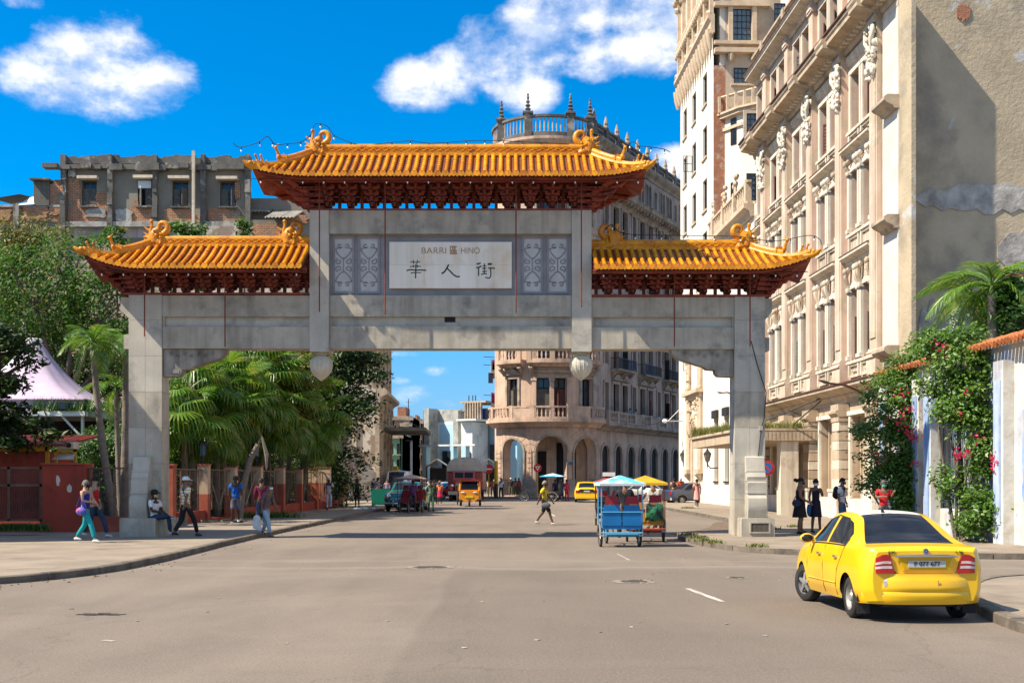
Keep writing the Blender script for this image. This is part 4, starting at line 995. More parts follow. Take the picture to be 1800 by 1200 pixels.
for (u,y) in ((uD(51.9),-.7),(uD(55.9),-.6)):cp.box(u-.45,u+.45,y-.35,y+.35,.1,3.42)
out('canopy_pier',cp.__class__().box(uD(51.9)-.1,uD(51.9)+.6,-1.7,-.9,.1,3.42),M_CREAM,can)
def lamp_arm(px,py,D,tip,label):
 X = XF(D)-.3; t = thing('street_lamp',label,'street lamp',(X,D,PZ(py,D)),0,'street lamps on brackets')
 tp = Vector((PX(tip[0],D-1.2),D-1.2,PZ(tip[1],D-1.2))); L_ = tp-Vector(t.location)
 out('bracket_arm',MB().tube([(0,0,0),L_*.5+Vector((0,0,.12)),L_*.82],.045,6),M_WOODR,t); d = L_.normalized(); m = MB(); m.tube([L_*.8,L_*.86,L_],[.05,.13,.07],8,flat=.45); out('lamp_head',m,M_GRIME,t,smooth=60)
lamp_arm(1545,697,43.5,(1440,668),'street lamp on a rusty arm above the ledge of the palace')
# white tower and portal wing
twr = thing('white_tower','very tall white apartment tower with small windows and carved crown beyond the palace','building',(XF(86),86,0),RZ)
M_TWH = mat('tower_white',(.74,.69,.59),(.66,.60,.50),sc=.5,rough=.85,bump=.1,bsc=6,streak=.3,streakc=(.5,.42,.33))
M_TWB = mat('tower_beige',(.56,.46,.34),(.47,.38,.28),sc=.8,rough=.9,bump=.3,bsc=7,spots=1,spc=(.42,.24,.15),spsc=.5)
M_CARV = mat('carved_cream_stone',(.60,.47,.33),(.48,.36,.25),sc=2,rough=.9,bump=.6,bsc=6)
k_ = sqrt(1+TILT ** 2); TL = (86-74)*k_        # local x from the far end (86) to the near end (74)
def tp_(n,mb,m,par=twr,**k):return out(n,mb,m,par,**k)
hol = []; zs_ = [5.6+3.55*i for i in range(7)]
for z in zs_:
 if z < 5:continue
 for u in (1.9,5.4,9.2):hol.append((u-.7,u+.7,z,z+2.1))
m = MB(); wall(m,0,TL,0,46,hol,.4); tp_('wall',m,M_TWH)
for i,h in enumerate(hol):
 window(twr,h[0],h[1],h[2],h[3],.13,M_IRON,M_GLASS,3,4,.05,.02)
 if i in (4,11,16):
  f = MB(); f.box(h[0]-.02,h[0]+.01,-.6,0,h[2]+.3,h[2]+.34);
  for zz in (0,.55,1.1):f.box(h[0]-.02,h[0]+.01,-.62,0,h[2]+.3+zz,h[2]+.34+zz)
  for yy in (-.62,-.32,-.02):f.box(h[0]-.02,h[0]+.01,yy-.02,yy+.02,h[2]+.3,h[2]+1.44)
  tp_('open_casement',f,M_IRON)
 s_ = MB(); s_.box(h[0]-.1,h[1]+.1,-.1,0,h[2]-.12,h[2]); tp_('window_sill',s_,M_TWB)
m = MB(); m.box(-.02,TL-.02,.42,16,0,46); tp_('building_core',m,M_TWH)
m = MB(); m.box(TL-.02,TL+.03,.0,.75,0,28.6); tp_('brick_strip',m,M_BRICKC)
m = MB(); m.box(TL-.02,TL+.02,.75,16,0,46); tp_('near_face',m,M_TWB)
zc = 30.6
m = MB(); cornice(m,-.3,TL+.4,zc,[(.1,0),(.25,.4),(.25,.7),(.45,.95),(.45,1.2)],0); R_ = random.Random(2)
c_ = tp_('crown_cornice',m,M_CARV)
for i in range(15):
 m = MB(); u = i*TL/14; m.ball((u,-.28,zc+.05),(.2,.25,.3),6); m.tube([(u,-.2,zc-1.0),(u,-.28,zc-.4),(u,-.38,zc+.3)],[.1,.2,.18],6); out('crown_console',m,M_CARV,c_,smooth=60)
for zz,pr in ((33.4,.25),(37.4,.4),(40.3,.5)):
 m = MB(); cornice(m,-.3,TL+.4,zz,[(pr*.4,0),(pr,.35),(pr,.6),(pr*1.2,.75),(pr*1.2,.95)],0); c2_ = tp_('crown_cornice',m,M_CARV)
 for i in range(22):
  m = MB(); u = i*TL/21; m.ball((u,-pr,zz+.1),(.16,.25,.25),5); m.ball((u,-pr*.9,zz+.4),(.14,.14,.3),5); out('crown_ornament',m,M_CARV,c2_,smooth=60)
for i in range(7):
 m = MB(); u = .1+i*(TL-.2)/6; m.box(u-.16,u+.16,-.26,0,31.8,37.4); m.ball((u,-.26,37.0),.25,6); m.ball((u,-.26,32.0),.25,6); tp_('gallery_pilaster',m,M_CARV)
for i in range(6):
 a = .1+(i+.5)*(TL-.2)/6; window(twr,a-.4,a+.4,34.6,36.9,-.04,M_IRON,M_GLASS,2,4,.03,.015); window(twr,a-.4,a+.4,31.9,33.3,-.04,M_IRON,M_GLASS,2,3,.03,.015)
def face_window(parent,x,y0,y1,z0,z1,mf,mg,nx,nz,surround=None):
 f = MB(); w = .05
 f.box(x,x+.07,y0,y0+w,z0,z1); f.box(x,x+.07,y1-w,y1,z0,z1); f.box(x,x+.07,y0,y1,z0,z0+w); f.box(x,x+.07,y0,y1,z1-w,z1)
 for i in range(1,nx):y = y0+(y1-y0)*i/nx; f.box(x,x+.06,y-.015,y+.015,z0,z1)
 for i in range(1,nz):z = z0+(z1-z0)*i/nz; f.box(x,x+.065,y0,y1,z-.015,z+.015)
 o = out('window',f,mf,parent); g = MB(); g.quad((x+.02,y0,z0),(x+.02,y1,z0),(x+.02,y1,z1),(x+.02,y0,z1)); out('pane',g,mg,o)
 s_ = MB(); s_.box(x-.02,x+.16,y0-.2,y1+.2,z0-.16,z0-.02); out('sill',s_,M_CARV,o)
 if surround:s2 = MB(); s2.box(x,x+.1,y0-.2,y0,z0,z1+.2); s2.box(x,x+.1,y1,y1+.2,z0,z1+.2); s2.box(x,x+.1,y0,y1,z1,z1+.2); out('surround',s2,surround,o)
def fy(px):return (PX(px,74)-XF(74))
def fz_(py):return PZ(py,74)
face_window(twr,TL+.03,fy(1288),fy(1320),fz_(72),fz_(17),M_IRON,M_GLASSB,4,5,M_CARV)
face_window(twr,TL+.03,fy(1290),fy(1319),fz_(147),fz_(120),M_IRON,M_GLASSB,4,3)
m = MB(); m.box(TL,TL+.5,0,3.6,fz_(96),fz_(88)); m.box(TL,TL+.35,0,3.6,fz_(80),fz_(74)); m.box(TL,TL+.4,0,3.6,fz_(14),fz_(6)); tp_('string_course',m,M_CARV,kind='stuff')
m = MB()
for px in (1283,1325):m.box(TL,TL+.3,fy(px)-.15,fy(px)+.15,fz_(76),fz_(12)); m.ball((TL+.25,fy(px),fz_(100)),(.25,.2,.45),6)
tp_('corner_shaft',m,M_CARV,kind='stuff')
m = MB(); m.box(TL+1.5,TL+3.5,4.0,16,20,42); tp_('upper_block',m,M_TWH)
face_window(twr,TL+3.52,PX(1358,70.5)-XF(74),PX(1378,70.5)-XF(74),PZ(52,70.5),PZ(6,70.5),M_IRON,M_GLASSB,3,5)
bx = TL+.02; b0,b1 = fy(1266),fy(1345)
poly = [(bx,b0+.3),(bx+1.3,b0+1.1),(bx+2.2,b0+2.2),(bx+2.2,b1+3),(bx,b1+3)]
ztop = PZ(190,72)
m = MB(); m.prism([(p[0],p[1]) for p in poly],0,ztop,'z'); bay = tp_('bay',m,M_TWH)
def bayring(z0,z1,e,name):
 q = MB(); q.prism([(bx,b0+.3-e),(bx+1.3+e*.7,b0+1.1-e*.7),(bx+2.2+e,b0+2.2-e*.4),(bx+2.2+e,b1+3),(bx,b1+3)],z0,z1,'z'); return out(name,q,M_CARV,bay)
bayring(ztop-.9,ztop-.7,.15,'string_course'); bayring(ztop-.1,ztop+.12,.35,'cornice'); bayring(ztop+.12,ztop+.25,.5,'cornice')
for (ya,yb,xx) in ((b0+2.2,b1+2.6,bx+2.45),):
 rail = MB(); rail.box(xx-.12,xx+.08,ya,yb,ztop+1.15,ztop+1.32); ro = out('balcony_rail',rail,M_CARV,bay)
 n = 12
 for i in range(n+1):
  y = ya+(yb-ya)*i/n; p = MB()
  if i % 3 == 0:p.box(xx-.12,xx+.1,y-.1,y+.1,ztop+.25,ztop+1.4); p.ball((xx,y,ztop+1.55),.12,6)
  else:p.ball((xx,y,ztop+.7),(.06,.2,.4),6); p.tube([(xx,y-.15,ztop+.3),(xx,y+.15,ztop+1.1)],.03,4)
  out('balcony_panel',p,M_CARV,ro,smooth=60)
 for i in range(6):
  t = i/5; p = MB(); x = bx+.2+(2.25)*t; y = b0-.1+(2.2)*t; p.box(x-.08,x+.08,y-.08,y+.08,ztop+.25,ztop+1.3); out('balcony_panel',p,M_CARV,ro)
 p = MB(); p.tube([(bx,b0-.1,ztop+1.25),(bx+2.45,b0+2.2,ztop+1.25)],.1,5); out('balcony_rail',p,M_CARV,ro)
def by(px,D=71.8):return PX(px,D)-XF(74)
face_window(twr,bx+2.22,by(1310),by(1332),PZ(250,71.8),PZ(200,71.8),M_IRON,M_GLASSB,3,5,M_CARV)
face_window(twr,bx+2.22,by(1310),by(1332),PZ(353,71.8),PZ(305,71.8),M_IRON,M_GLASSB,3,5)
for (z0,z1) in ((PZ(252,73),PZ(205,73)),(PZ(367,73),PZ(318,73))):
 q = MB(); w0 = Vector((bx+.5,b0+.62,0)); w1 = Vector((bx+.95,b0+.88,0)); n_ = Vector((-.5,-.85,0)).normalized()*-.0
 q.add([(w0.x,w0.y-.06,z0),(w1.x,w1.y-.06,z0),(w1.x,w1.y-.06,z1),(w0.x,w0.y-.06,z1)],[(0,1,2,3),(3,2,1,0)]); out('side_window',q,M_GLASS,bay)
wing = thing('portal_wing','bleached white street wing with carved gothic portal behind the right post of the gate','building',(XF(86),86,0),RZ)
WL = (86-62.6)*k_
pu = lambda px:(86-XC*F/(px-VPX))*k_
m = MB(); ph = [(pu(1226)-.9,pu(1226)+.9,.3,5.4,'arch'),(pu(1262)-.55,pu(1262)+.7,1.6,5.6),(pu(1281)-.6,pu(1281)+.6,1.6,5.6)]
wall(m,0,WL,.08,17,ph,.5,-.12); out('wall',m,M_TWH,wing); m = MB(); m.box(TL+.3,WL-.02,.4,12,0,16.7); out('building_core',m,M_TWB,wing)
for h in ph[1:]:
 w_ = window(wing,h[0],h[1],h[2],h[3],.1,M_IRON,M_GLASS,3,8,.12,.05)
 c = MB(); c.box(h[0]-.1,h[1]+.1,-.3,-.1,h[3],h[3]+.5); c.box(h[0]-.05,h[1]+.05,-.22,-.1,h[2]-.1,h[2]); out('window_head',c,M_IRON,w_)
h = ph[0]; door = MB(); door.box(h[0],h[1],.3,.36,.3,5.4); out('door',door,M_WOODR,wing)
R_ = random.Random(6); cx = (h[0]+h[1])/2; po_ = MB()
for k in range(3):arch_ring(po_,cx,4.5,.92+k*.16,1.06+k*.16,-.2-.05*k,-.1,10);
for sx in (-1,1):
 for k in range(3):po_.tube([(cx+sx*(1.0+k*.16),-.18,.3),(cx+sx*(1.0+k*.16),-.18,4.5)],.07,6)
pt = out('portal_arch',po_,M_CARV,wing,smooth=50)
for sx in (-1,1):
 for k,dx in enumerate((1.75,2.3)):
  s_ = MB(); s_.tube([(cx+sx*dx,-.25,2.3),(cx+sx*dx,-.25,15)],.14,7)
  for i in range(24):s_.ball((cx+sx*dx+R_.uniform(-.15,.15),-.33,R_.uniform(6.5,15)),R_.uniform(.08,.17),5)
  s_.box(cx+sx*dx-.3,cx+sx*dx+.3,-.5,-.1,2.1,2.4); s_.tube([(cx+sx*dx,-.15,1.6),(cx+sx*dx,-.35,2.1)],[.04,.25],6); out('carved_shaft',s_,M_CARV,pt,smooth=50)
s_ = MB(); s_.box(cx-2.7,cx+2.7,-.65,-.1,7.6,7.85); s_.box(cx-2.5,cx+2.5,-.4,-.1,7.3,7.6)
for i in range(40):s_.ball((cx+R_.uniform(-2.2,2.2),-.22,R_.uniform(5.8,7.3)),R_.uniform(.08,.2),5)
out('portal_lintel',s_,M_CARV,pt,smooth=50)
m = MB(); cornice(m,TL+.3,WL,16.2,[(.2,0),(.3,.3),(.6,.45),(.6,.7)],-.12); out('cornice',m,M_CARV,wing)
bo = balustrade(wing,TL+.5,WL,-.4,16.9,1.3,M_CARV,.42,.1,[TL+2+3*i for i in range(4)])
for u in (TL+2,TL+5,TL+8):
 m = MB(); m.tube([(u,-.4,18.2),(u,-.4,19.0)],[.12,.05],6)
 for k in range(6):m.ball((u+R_.uniform(-.3,.3),-.4,18.9+R_.uniform(-.3,.4)),.17,5)
 out('urn_finial',m,M_CARV,wing,smooth=50)
lantern_px = [(1243,905,855),(1205,0,0)]
def wall_lantern(px,py,D,label):
 t = thing('wall_lantern',label,'lantern',(PX(px,D),D,PZ(py,D)),0,'iron wall lanterns by the portal')
 m = MB(); m.tube([(.9,0,-.55),(.2,0,-.6),(0,0,-.35)],.04,5); m.tube([(0,0,-.6),(0,0,-.2)],[.02,.06],5); out('bracket',m,M_IRON,t)
 m = MB(); m.lathe([(.08,-.2),(.12,-.15),(.22,.28),(.24,.3)],(0,0,0),6); out('lamp_glass',m,mat('lantern_glass',(.10,.09,.07),(.2,.18,.14),rough=.2),t)
 m = MB(); m.lathe([(.27,.3),(.25,.34),(.1,.5),(.05,.62),(.01,.7)],(0,0,0),6)
 for j in range(6):q = 2*pi*j/6; m.tube([(.12*cos(q),.12*sin(q),-.15),(.23*cos(q),.23*sin(q),.3)],.015,4)
 out('lamp_cap',m,M_IRON,t)
wall_lantern(1243.5,806,72,'black iron lantern on the right side of the carved portal'); wall_lantern(1201,806,84,'black iron lantern at the far left corner of the white tower')
lamp_arm(1278,697,66,(1262,689),'small grey street lamp head beside the right post of the gate')
# rounded corner building
M_CPK = mat('dusty_pink_stone',(.60,.42,.31),(.48,.33,.24),sc=.7,rough=.9,bump=.3,bsc=5,spots=1,spc=(.22,.17,.13),spsc=.5,streak=.55,streakc=(.17,.135,.11))
M_CGY = mat('sooty_grey_pink_plaster',(.50,.38,.31),(.40,.31,.25),sc=.6,rough=.92,bump=.3,bsc=5,spots=1,spc=(.17,.15,.13),spsc=.5,streak=.6,streakc=(.13,.115,.1))
M_CTR = mat('grimy_stone_trim',(.42,.33,.25),(.26,.21,.165),sc=1.2,rough=.95,bump=.5,bsc=5,spots=1,spc=(.08,.07,.06),spsc=1)
M_DOOR = mat('dark_wooden_door',(.018,.012,.010),(.012,.009,.008),sc=2,rough=.7)
CXc,CYc,CR = PX(962,108) ,109.6,5.15
WD = Vector((.465,.885)).normalized(); AW = atan2(WD.y,WD.x)
cor = thing('corner_building','rounded corner building with arcade, balconies and a roof balustrade across the far junction','building',(CXc,CYc,0),0)
NA = atan2(-.465,.885)
A0,A1 = NA-0.0,-pi+.25            # the round part runs from the wing (A0) clockwise to the left side (A1)
ARC = (A0-A1)*CR
def warp(x,y,z):
 """x: 0..ARC along the round front from left to right, then straight along the wing; y inward"""
 if x <= ARC:
  a = A1+x/CR; r = CR-y; return (r*cos(a),r*sin(a),z)
 t = x-ARC; a = A0; bx_,by_ = (CR-y)*cos(a),(CR-y)*sin(a); return (bx_-sin(a)*t,by_+cos(a)*t,z)
def wl(u):
 return warp(u,0,0)
def cb(name,mb,m,par=cor,**k):return out(name,mb.map(warp),m,par,**k)
def seg_cornice(u0,u1,z,prof,m,name,par=cor):
 q = MB(); cornice(q,u0,u1,z,prof,0,True,.6); return cb(name,q,m,par)
def u_of_px(px,D0=105.0):
 best = None
 for i in range(0,4000):
  u = i*(ARC+30)/4000; p = warp(u,0,0); x,y = p[0]+CXc,p[1]+CYc; q = CX+x*F/y
  if u < ARC:
   a = A1+u/CR; n = (cos(a),sin(a))
   if n[0]*x+n[1]*y > 0:continue
  d = abs(q-px)
  if best is None or d < best[0]:best = (d,u)
 return best[1]
FL = [7.1,12.3,16.6,20.9,25.1,29.5]
WLEN = ARC+26
uC = {p:u_of_px(p) for p in (902,969,1030,1067,1092,1113,1132,1160,1182)}
gh = [(uC[902]-1.3,uC[902]+1.15,.2,5.5,'arch'),(uC[969]-1.45,uC[969]+1.45,.2,5.7,'arch'),(uC[1030]-1.45,uC[1030]+1.45,.2,5.6,'arch')]
x = ARC+2.2; wing_arch = []
while x < WLEN-2:wing_arch.append((x-.9,x+.9,.2,5.0,'arch')); x += 3.3
m = MB(); wall(m,0,WLEN,.1,7.0,gh+wing_arch,.8,0,0,.5); base = cb('ground_floor_wall',m,M_CPK)
R_ = random.Random(9); zc_ = .0
segs = []
edges = [0]+sum([[h[0],h[1]] for h in gh],[])+[ARC+.6]
for i in range(0,len(edges),2):
 a,b = edges[i]+.35,edges[i+1]-.35
 if b-a < .4:continue
 z = 1.85; row = 0
 while z < 4.4:
  n = max(1,round((b-a)/1.0));
  for k in range(n+(row % 2)):
   p = a+(b-a)*max(0,(k-.5*(row % 2)))/n; q = a+(b-a)*min(n,(k+1-.5*(row % 2)))/n
   cb('stone_block',MB().box(p+.03,q-.03,-.07-R_.uniform(0,.02),0,z+.03,z+.42),M_CPK,base)
  z += .45; row += 1
for h in gh:
 c = (h[0]+h[1])/2; r_ = (h[1]-h[0])/2; zc = h[3]-r_
 for k in range(9):
  m = MB(); arch_ring(m,c,zc,r_+.02,r_+.75+.15*(k == 4),-.06,0,3,a0=pi*k/9+.012,a1=pi*(k+1)/9-.012); cb('voussoir',m,M_CPK,base)
 m = MB(); arch_ring(m,c,zc,r_-.04,r_+.14,-.14,0,12); m.box(h[0]-.14,h[0]+.02,-.13,0,1.7,zc); m.box(h[1]-.02,h[1]+.14,-.13,0,1.7,zc); cb('arch_moulding',m,M_CTR,base)
for i in range(0,len(edges),2):
 a,b = edges[i]-.05,edges[i+1]+.05; q = MB(); n = 4
 for k in range(n):q.box(a+(b-a)*k/n,a+(b-a)*(k+1)/n,-.22,.5,.05,1.7)
 cb('plinth',q,mat('grey_plinth',(.30,.26,.21),(.22,.19,.155),sc=1,rough=.9,spots=1) if i == 0 else bpy.data.materials['grey_plinth'],base)
m = MB(); m.lathe([(CR-.9,6.9),(0.5,6.9)],(0,0,0),24); out('arcade_ceiling',m,M_CTR,cor)
m = MB()
for (a,b) in ((-1.5,4.2),):m.box(a,b,-1.6,-1.3,.1,6.9)
out('arcade_back_wall',m,M_CPK,cor)
for (a,b,z) in ((-.9,-.2,4.2),(1.0,2.6,5.0)):
 m = MB(); m.box(a,b,-1.68,-1.61,.1,z); m.box(a-.12,b+.12,-1.66,-1.62,.1,z+.15); out('arcade_door',m,M_DOOR,cor)
for h in wing_arch:
 m = MB(); c = (h[0]+h[1])/2; m.box(h[0],h[1],.14,.2,.1,5.0); o = cb('door',m,M_DOOR)
 m = MB(); arch_ring(m,c,h[3]-.9,.88,1.15,-.1,0,10); m.box(h[0]-.25,h[0],-.1,0,.2,h[3]-.9); m.box(h[1],h[1]+.25,-.1,0,.2,h[3]-.9); cb('door_surround',m,M_CGY,o)
for i in range(4):
 h = wing_arch[i]; cb('door_panel',MB().box(h[0]+.1,h[1]-.1,.06,.13,.2,1.9),M_CTR)
m = MB(); m.lathe([(CR-1.0,7.0),(CR-1.0,33.0)],(0,0,0),32); out('tower_core',m,M_CTR,cor)
q0,q1 = warp(ARC,.9,0),warp(WLEN,.9,0)
m = MB(); m.prism([(-CR+.7,1),(0,0),(q0[0],q0[1]),(q1[0],q1[1]),(q1[0]-8,q1[1]+3),(-CR+.4,20)],7.0,33.6,'z'); out('building_core',m,M_CTR,cor)
m = MB(); q2 = warp(ARC+.6,.9,0); m.prism([(q2[0]-2.5,q2[1]+1.2),(q2[0],q2[1]),(q1[0],q1[1]),(q1[0]-8,q1[1]+3),(2,14)],0,6.99,'z'); out('ground_floor_core',m,M_CTR,cor)
for (x_,y_) in ((-CR+.9,4),(-CR+.9,9),(-CR+.9,14)):out('arcade_pier',MB().box(x_-.5,x_+.5,y_-.5,y_+.5,0,7),M_CPK,cor)
UP = []; winl = []
arcw = [(u_of_px(901),.62,'ped'),(u_of_px(955),.62,'pair'),(u_of_px(984),.62,'pair'),(u_of_px(1032),.75,'ped')]
for f in range(5):
 zb,zt = FL[f]+.25,FL[f]+(3.9 if f == 0 else 3.2)
 for (u,w,k) in arcw:UP.append((u-w,u+w,zb,zt)); winl.append((u-w,u+w,zb,zt,f,k))
 x = ARC+2.4; k = 0
 while x < WLEN-2:
  w = (.45,.75,.7)[k % 3]; z0 = zb if k % 3 else zb+.3
  UP.append((x-w,x+w,z0,zt)); winl.append((x-w,x+w,z0,zt,f,'w'+str(k % 3))); x += (2.35,2.3,2.5)[k % 3]; k += 1
x = ARC-1.0; k = 0; att = []
while x < WLEN-1:
 if k % 3 != 2:
  for d in (-.42,.42):att.append((x+d-.33,x+d+.33,30.3,32.5,'arch'))
 else:att.append((x-.3,x+.3,30.4,32.2,'arch'))
 x += 2.1; k += 1
m = MB(); wall(m,0,ARC,7.0,32.4,[h for h in UP+att if h[1] < ARC],.45,0,0,.5); cb('wall',m,M_CPK)
m = MB(); wall(m,ARC,WLEN,7.0,33.4,[h for h in UP+att if h[0] > ARC],.45,0,0); cb('wall',m,M_CGY)
for (a,b,c,d,f,k) in winl:
 if a < ARC and b > ARC:continue
 z3 = f if f else 0
 if f in (2,3) and a < ARC:continue
 if k == 'w0':window(cor,a,b,c,d,.3,M_WOODG,M_GLASS,1,3,.08,.03,warp=warp)
 else:
  o = window(cor,a,b,c,d,.32,M_DOOR,M_GLASS,2,1,.09,.05,warp=warp,transom=.75)
  if R_.random() < .6:shutter_pair(cor,a+.05,b-.05,c,c+(d-c)*.72,.24,M_WOODR if R_.random() < .5 else M_WOODG,(R_.choice((0,.8)),R_.choice((0,0,1.0))),warp=warp)
 q = MB(); q.box(a-.22,a,-.12,0,c,d+.1); q.box(b,b+.22,-.12,0,c,d+.1); q.box(a-.22,b+.22,-.14,0,d,d+.22); t_ = cb('window_surround',q,M_CTR if a < ARC else M_CGY)
 if f in (0,) and k in ('ped','w1','w2'):
  q = MB(); q.box(a-.35,b+.35,-.35,0,d+.35,d+.47); q.prism([(a-.4,d+.47),(b+.4,d+.47),((a+b)/2,d+1.05)],-.32,0,'y'); cb('pediment',q,M_CTR,t_)
 elif f == 0:
  pass
 elif f in (1,3):q = MB(); q.box(a-.3,b+.3,-.3,0,d+.25,d+.42); cb('window_head',q,M_CTR,t_)
p0,p1 = arcw[1][0]-1.1,arcw[2][0]+1.1
q = MB(); cornice(q,p0,p1,11.05,[(.1,0),(.1,.35),(.35,.45),(.4,.6)],0,True,.5);
cb('entablature',q,M_CTR)
for u in (p0+.25,(p0+p1)/2,p1-.25):q = MB(); q.box(u-.2,u+.2,-.16,0,FL[0]+.2,11.05); q.box(u-.26,u+.26,-.22,0,10.75,11.05); cb('pilaster',q,M_CPK)
def slab(u0,u1,z,pr,th,name,mm=M_CTR,par=cor):
 q = MB(); cornice(q,u0,u1,z-th,[(pr*.35,0),(pr*.55,th*.3),(pr*.9,th*.55),(pr,th*.6),(pr,th)],0,True,.6); return cb(name,q,mm,par)
def brail(u0,u1,z,h,pr,peds,solid=(),par=cor,sp=.34,r=.1):
 q = MB(); n = max(1,int((u1-u0)/.6))
 for i in range(n):
  a,b = u0+(u1-u0)*i/n,u0+(u1-u0)*(i+1)/n; q.box(a,b,-pr,-pr+.22,z+h-.16,z+h); q.box(a,b,-pr,-pr+.22,z,z+.16)
 for (a,b) in solid:
  k = max(1,int((b-a)/.6))
  for i in range(k):q.box(a+(b-a)*i/k,a+(b-a)*(i+1)/k,-pr+.02,-pr+.2,z+.1,z+h-.1)
 o = cb('railing',q,M_CTR if u0 > ARC else M_CPK,par)
 n = int((u1-u0)/sp)
 for i in range(n+1):
  u = u0+(u1-u0)*(i+.5)/(n+1)
  if any(abs(u-p) < .25 for p in peds) or any(a < u < b for a,b in solid):continue
  q = MB(); baluster(q,u,-pr+.11,z+.14,h-.28,r,5); q.map(warp); out('baluster',q,M_CPK if u < ARC else M_CGY,o,smooth=60)
 for p in peds:q = MB(); q.box(p-.18,p+.18,-pr-.03,-pr+.25,z,z+h+.06); cb('pedestal',q,M_CPK if p < ARC else M_CGY,o)
 return o
uu = lambda px:u_of_px(px)
slab(uu(872),ARC+.2,7.25,1.0,.75,'balcony_slab',M_CPK); brail(uu(874),ARC,7.25,1.15,.95,[uu(880),uu(908),uu(940),uu(995),uu(1030)],[(uu(910),uu(938)),(uu(968),uu(972)),(uu(998),uu(1026))])
slab(ARC+.3,WLEN,7.05,1.25,.7,'balcony_slab'); brail(ARC+.3,WLEN,7.05,1.1,1.2,[ARC+.5+2.2*i for i in range(11)],[(ARC+7.3+4.4*i,ARC+9.4+4.4*i) for i in range(4)])
for (a,b) in ((u_of_px(901)-1.15,u_of_px(901)+1.35),(arcw[1][0]-1.25,arcw[2][0]+1.25),(u_of_px(1032)-1.0,u_of_px(1032)+1.0)):
 slab(a,b,12.55,1.0,.55,'balcony_slab',M_CPK); brail(a,b,12.55,1.3,.95,[a+.18,b-.18]+([(a+b)/2] if b-a > 3 else []))
 for u in (a+.25,b-.25):q = MB(); q.tube([(u,-.1,11.3),(u,-.3,11.6),(u,-.75,12.0)],[.12,.17,.2],6); cb('balcony_console',q,M_CTR)
M_BLUEI = mat('blue_painted_iron',(.03,.06,.12),(.02,.04,.08),sc=3,rough=.6)
def iron_balcony(u0,u1,z,m_,pr=.9):
 s_ = slab(u0,u1,z,pr,.35,'balcony_slab'); q = MB(); q.box(u0,u1,-pr,-pr+.05,z+1.0,z+1.06); q.box(u0,u1,-pr,-pr+.04,z+.08,z+.12)
 for u in (u0,u1):q.box(u-.02,u+.02,-pr,0,z+1.0,z+1.05)
 n = int((u1-u0)/.14)
 for i in range(n+1):u = u0+(u1-u0)*i/n; q.box(u-.015,u+.015,-pr,-pr+.03,z,z+1.02)
 cb('iron_railing',q,m_,s_)
 for u in (u0+.2,u1-.2):q = MB(); q.prism([(0,z-.35),(-pr*.8,z-.3),(-pr*.3,z-.7),(0,z-1.1)],u-.09,u+.09,'x'); cb('balcony_console',q,M_CTR,s_)
k = 0
for (a,b,c,d,f,kk) in winl:
 if a > ARC and kk in ('w1','w2') and f in (1,2):iron_balcony(a-.45,b+.45,FL[f]+.12,(M_IRON,M_BLUEI,M_BLUEI,M_IRON)[k % 4]); k += 1
for (a,b,m_) in ((0,ARC,M_CPK),(ARC,WLEN,M_CTR)):
 seg_cornice(a,b,28.4,[(.15,0),(.25,.3),(.6,.55),(1.1,.75),(1.1,1.0),(1.2,1.15)],M_CTR,'cornice'); seg_cornice(a,b,33.0 if a > 0 else 32.1,[(.12,0),(.2,.25),(.55,.5),(.7,.7),(.7,.95)],m_,'cornice')
 seg_cornice(a,b,24.6,[(.1,0),(.2,.2),(.2,.4)],m_,'string_course'); seg_cornice(a,b,16.2,[(.1,0),(.2,.2),(.2,.4)],m_,'string_course')
q = MB(); n_ = int(WLEN/.9)
for i in range(n_):
 u = .3+i*.9
 if u > 6:cb('modillion',MB().box(u-.12,u+.12,-.9,0,28.75,29.05),M_CTR)
for h in att:
 if h[1] < u_of_px(1035):continue
 g = MB(); g.box(h[0],h[1],.35,.4,h[2],h[3]); o = cb('window',g,M_GLASS); q = MB(); arch_ring(q,(h[0]+h[1])/2,h[3]-(h[1]-h[0])/2,(h[1]-h[0])/2,(h[1]-h[0])/2+.14,-.08,0,8); q.box(h[0]-.14,h[0],-.08,0,h[2],h[3]-.33); q.box(h[1],h[1]+.14,-.08,0,h[2],h[3]-.33); cb('window_surround',q,M_CGY,o)
q = MB()
for i in range(18):a = ARC-1+i*(WLEN-ARC+1)/18; b = ARC-1+(i+1)*(WLEN-ARC+1)/18; q.box(a,b,-.25,0,34.95,35.2); q.box(a,b,-.25,0,33.95,34.15)
cb('parapet',q,M_GRIME)
for i in range(10):
 a = ARC-.6+i*2.75; cb('parapet_pier',MB().box(a-.3,a+.3,-.3,.1,33.95,35.3),M_GRIME); q = MB(); q.lathe([(.26,35.3),(.2,35.55),(.24,35.7),(.05,36.4)],(a,-.1,0),6); cb('parapet_finial',q,M_CTR)
 q = MB()
 for j in range(4):arch_ring(q,a+.75+j*.45,34.55,.12,.2,-.16,-.08,8,a0=0,a1=2*pi)
 cb('parapet_openwork',q,M_GRIME,kind='stuff'); cb('parapet_panel',MB().box(a+.45,a+2.3,-.1,-.02,34.2,34.9),M_CTR)
q = MB(); q.lathe([(CR-.15,32.6),(CR-.15,33.1),(CR+.05,33.15),(CR+.05,33.3)],(0,0,0),40); out('turret_drum',q,M_CPK,cor,smooth=40)
q = MB(); q.lathe([(CR+.35,32.95),(CR+.45,33.0),(CR+.3,33.15),(CR+.1,33.2)],(0,0,0),40); out('turret_moulding',q,M_CTR,cor,smooth=40)
TB = 32.85
q = MB(); q.lathe([(CR-.1,TB),(CR+.08,TB),(CR+.08,TB+.75),(CR-.1,TB+.75)],(0,0,0),40)
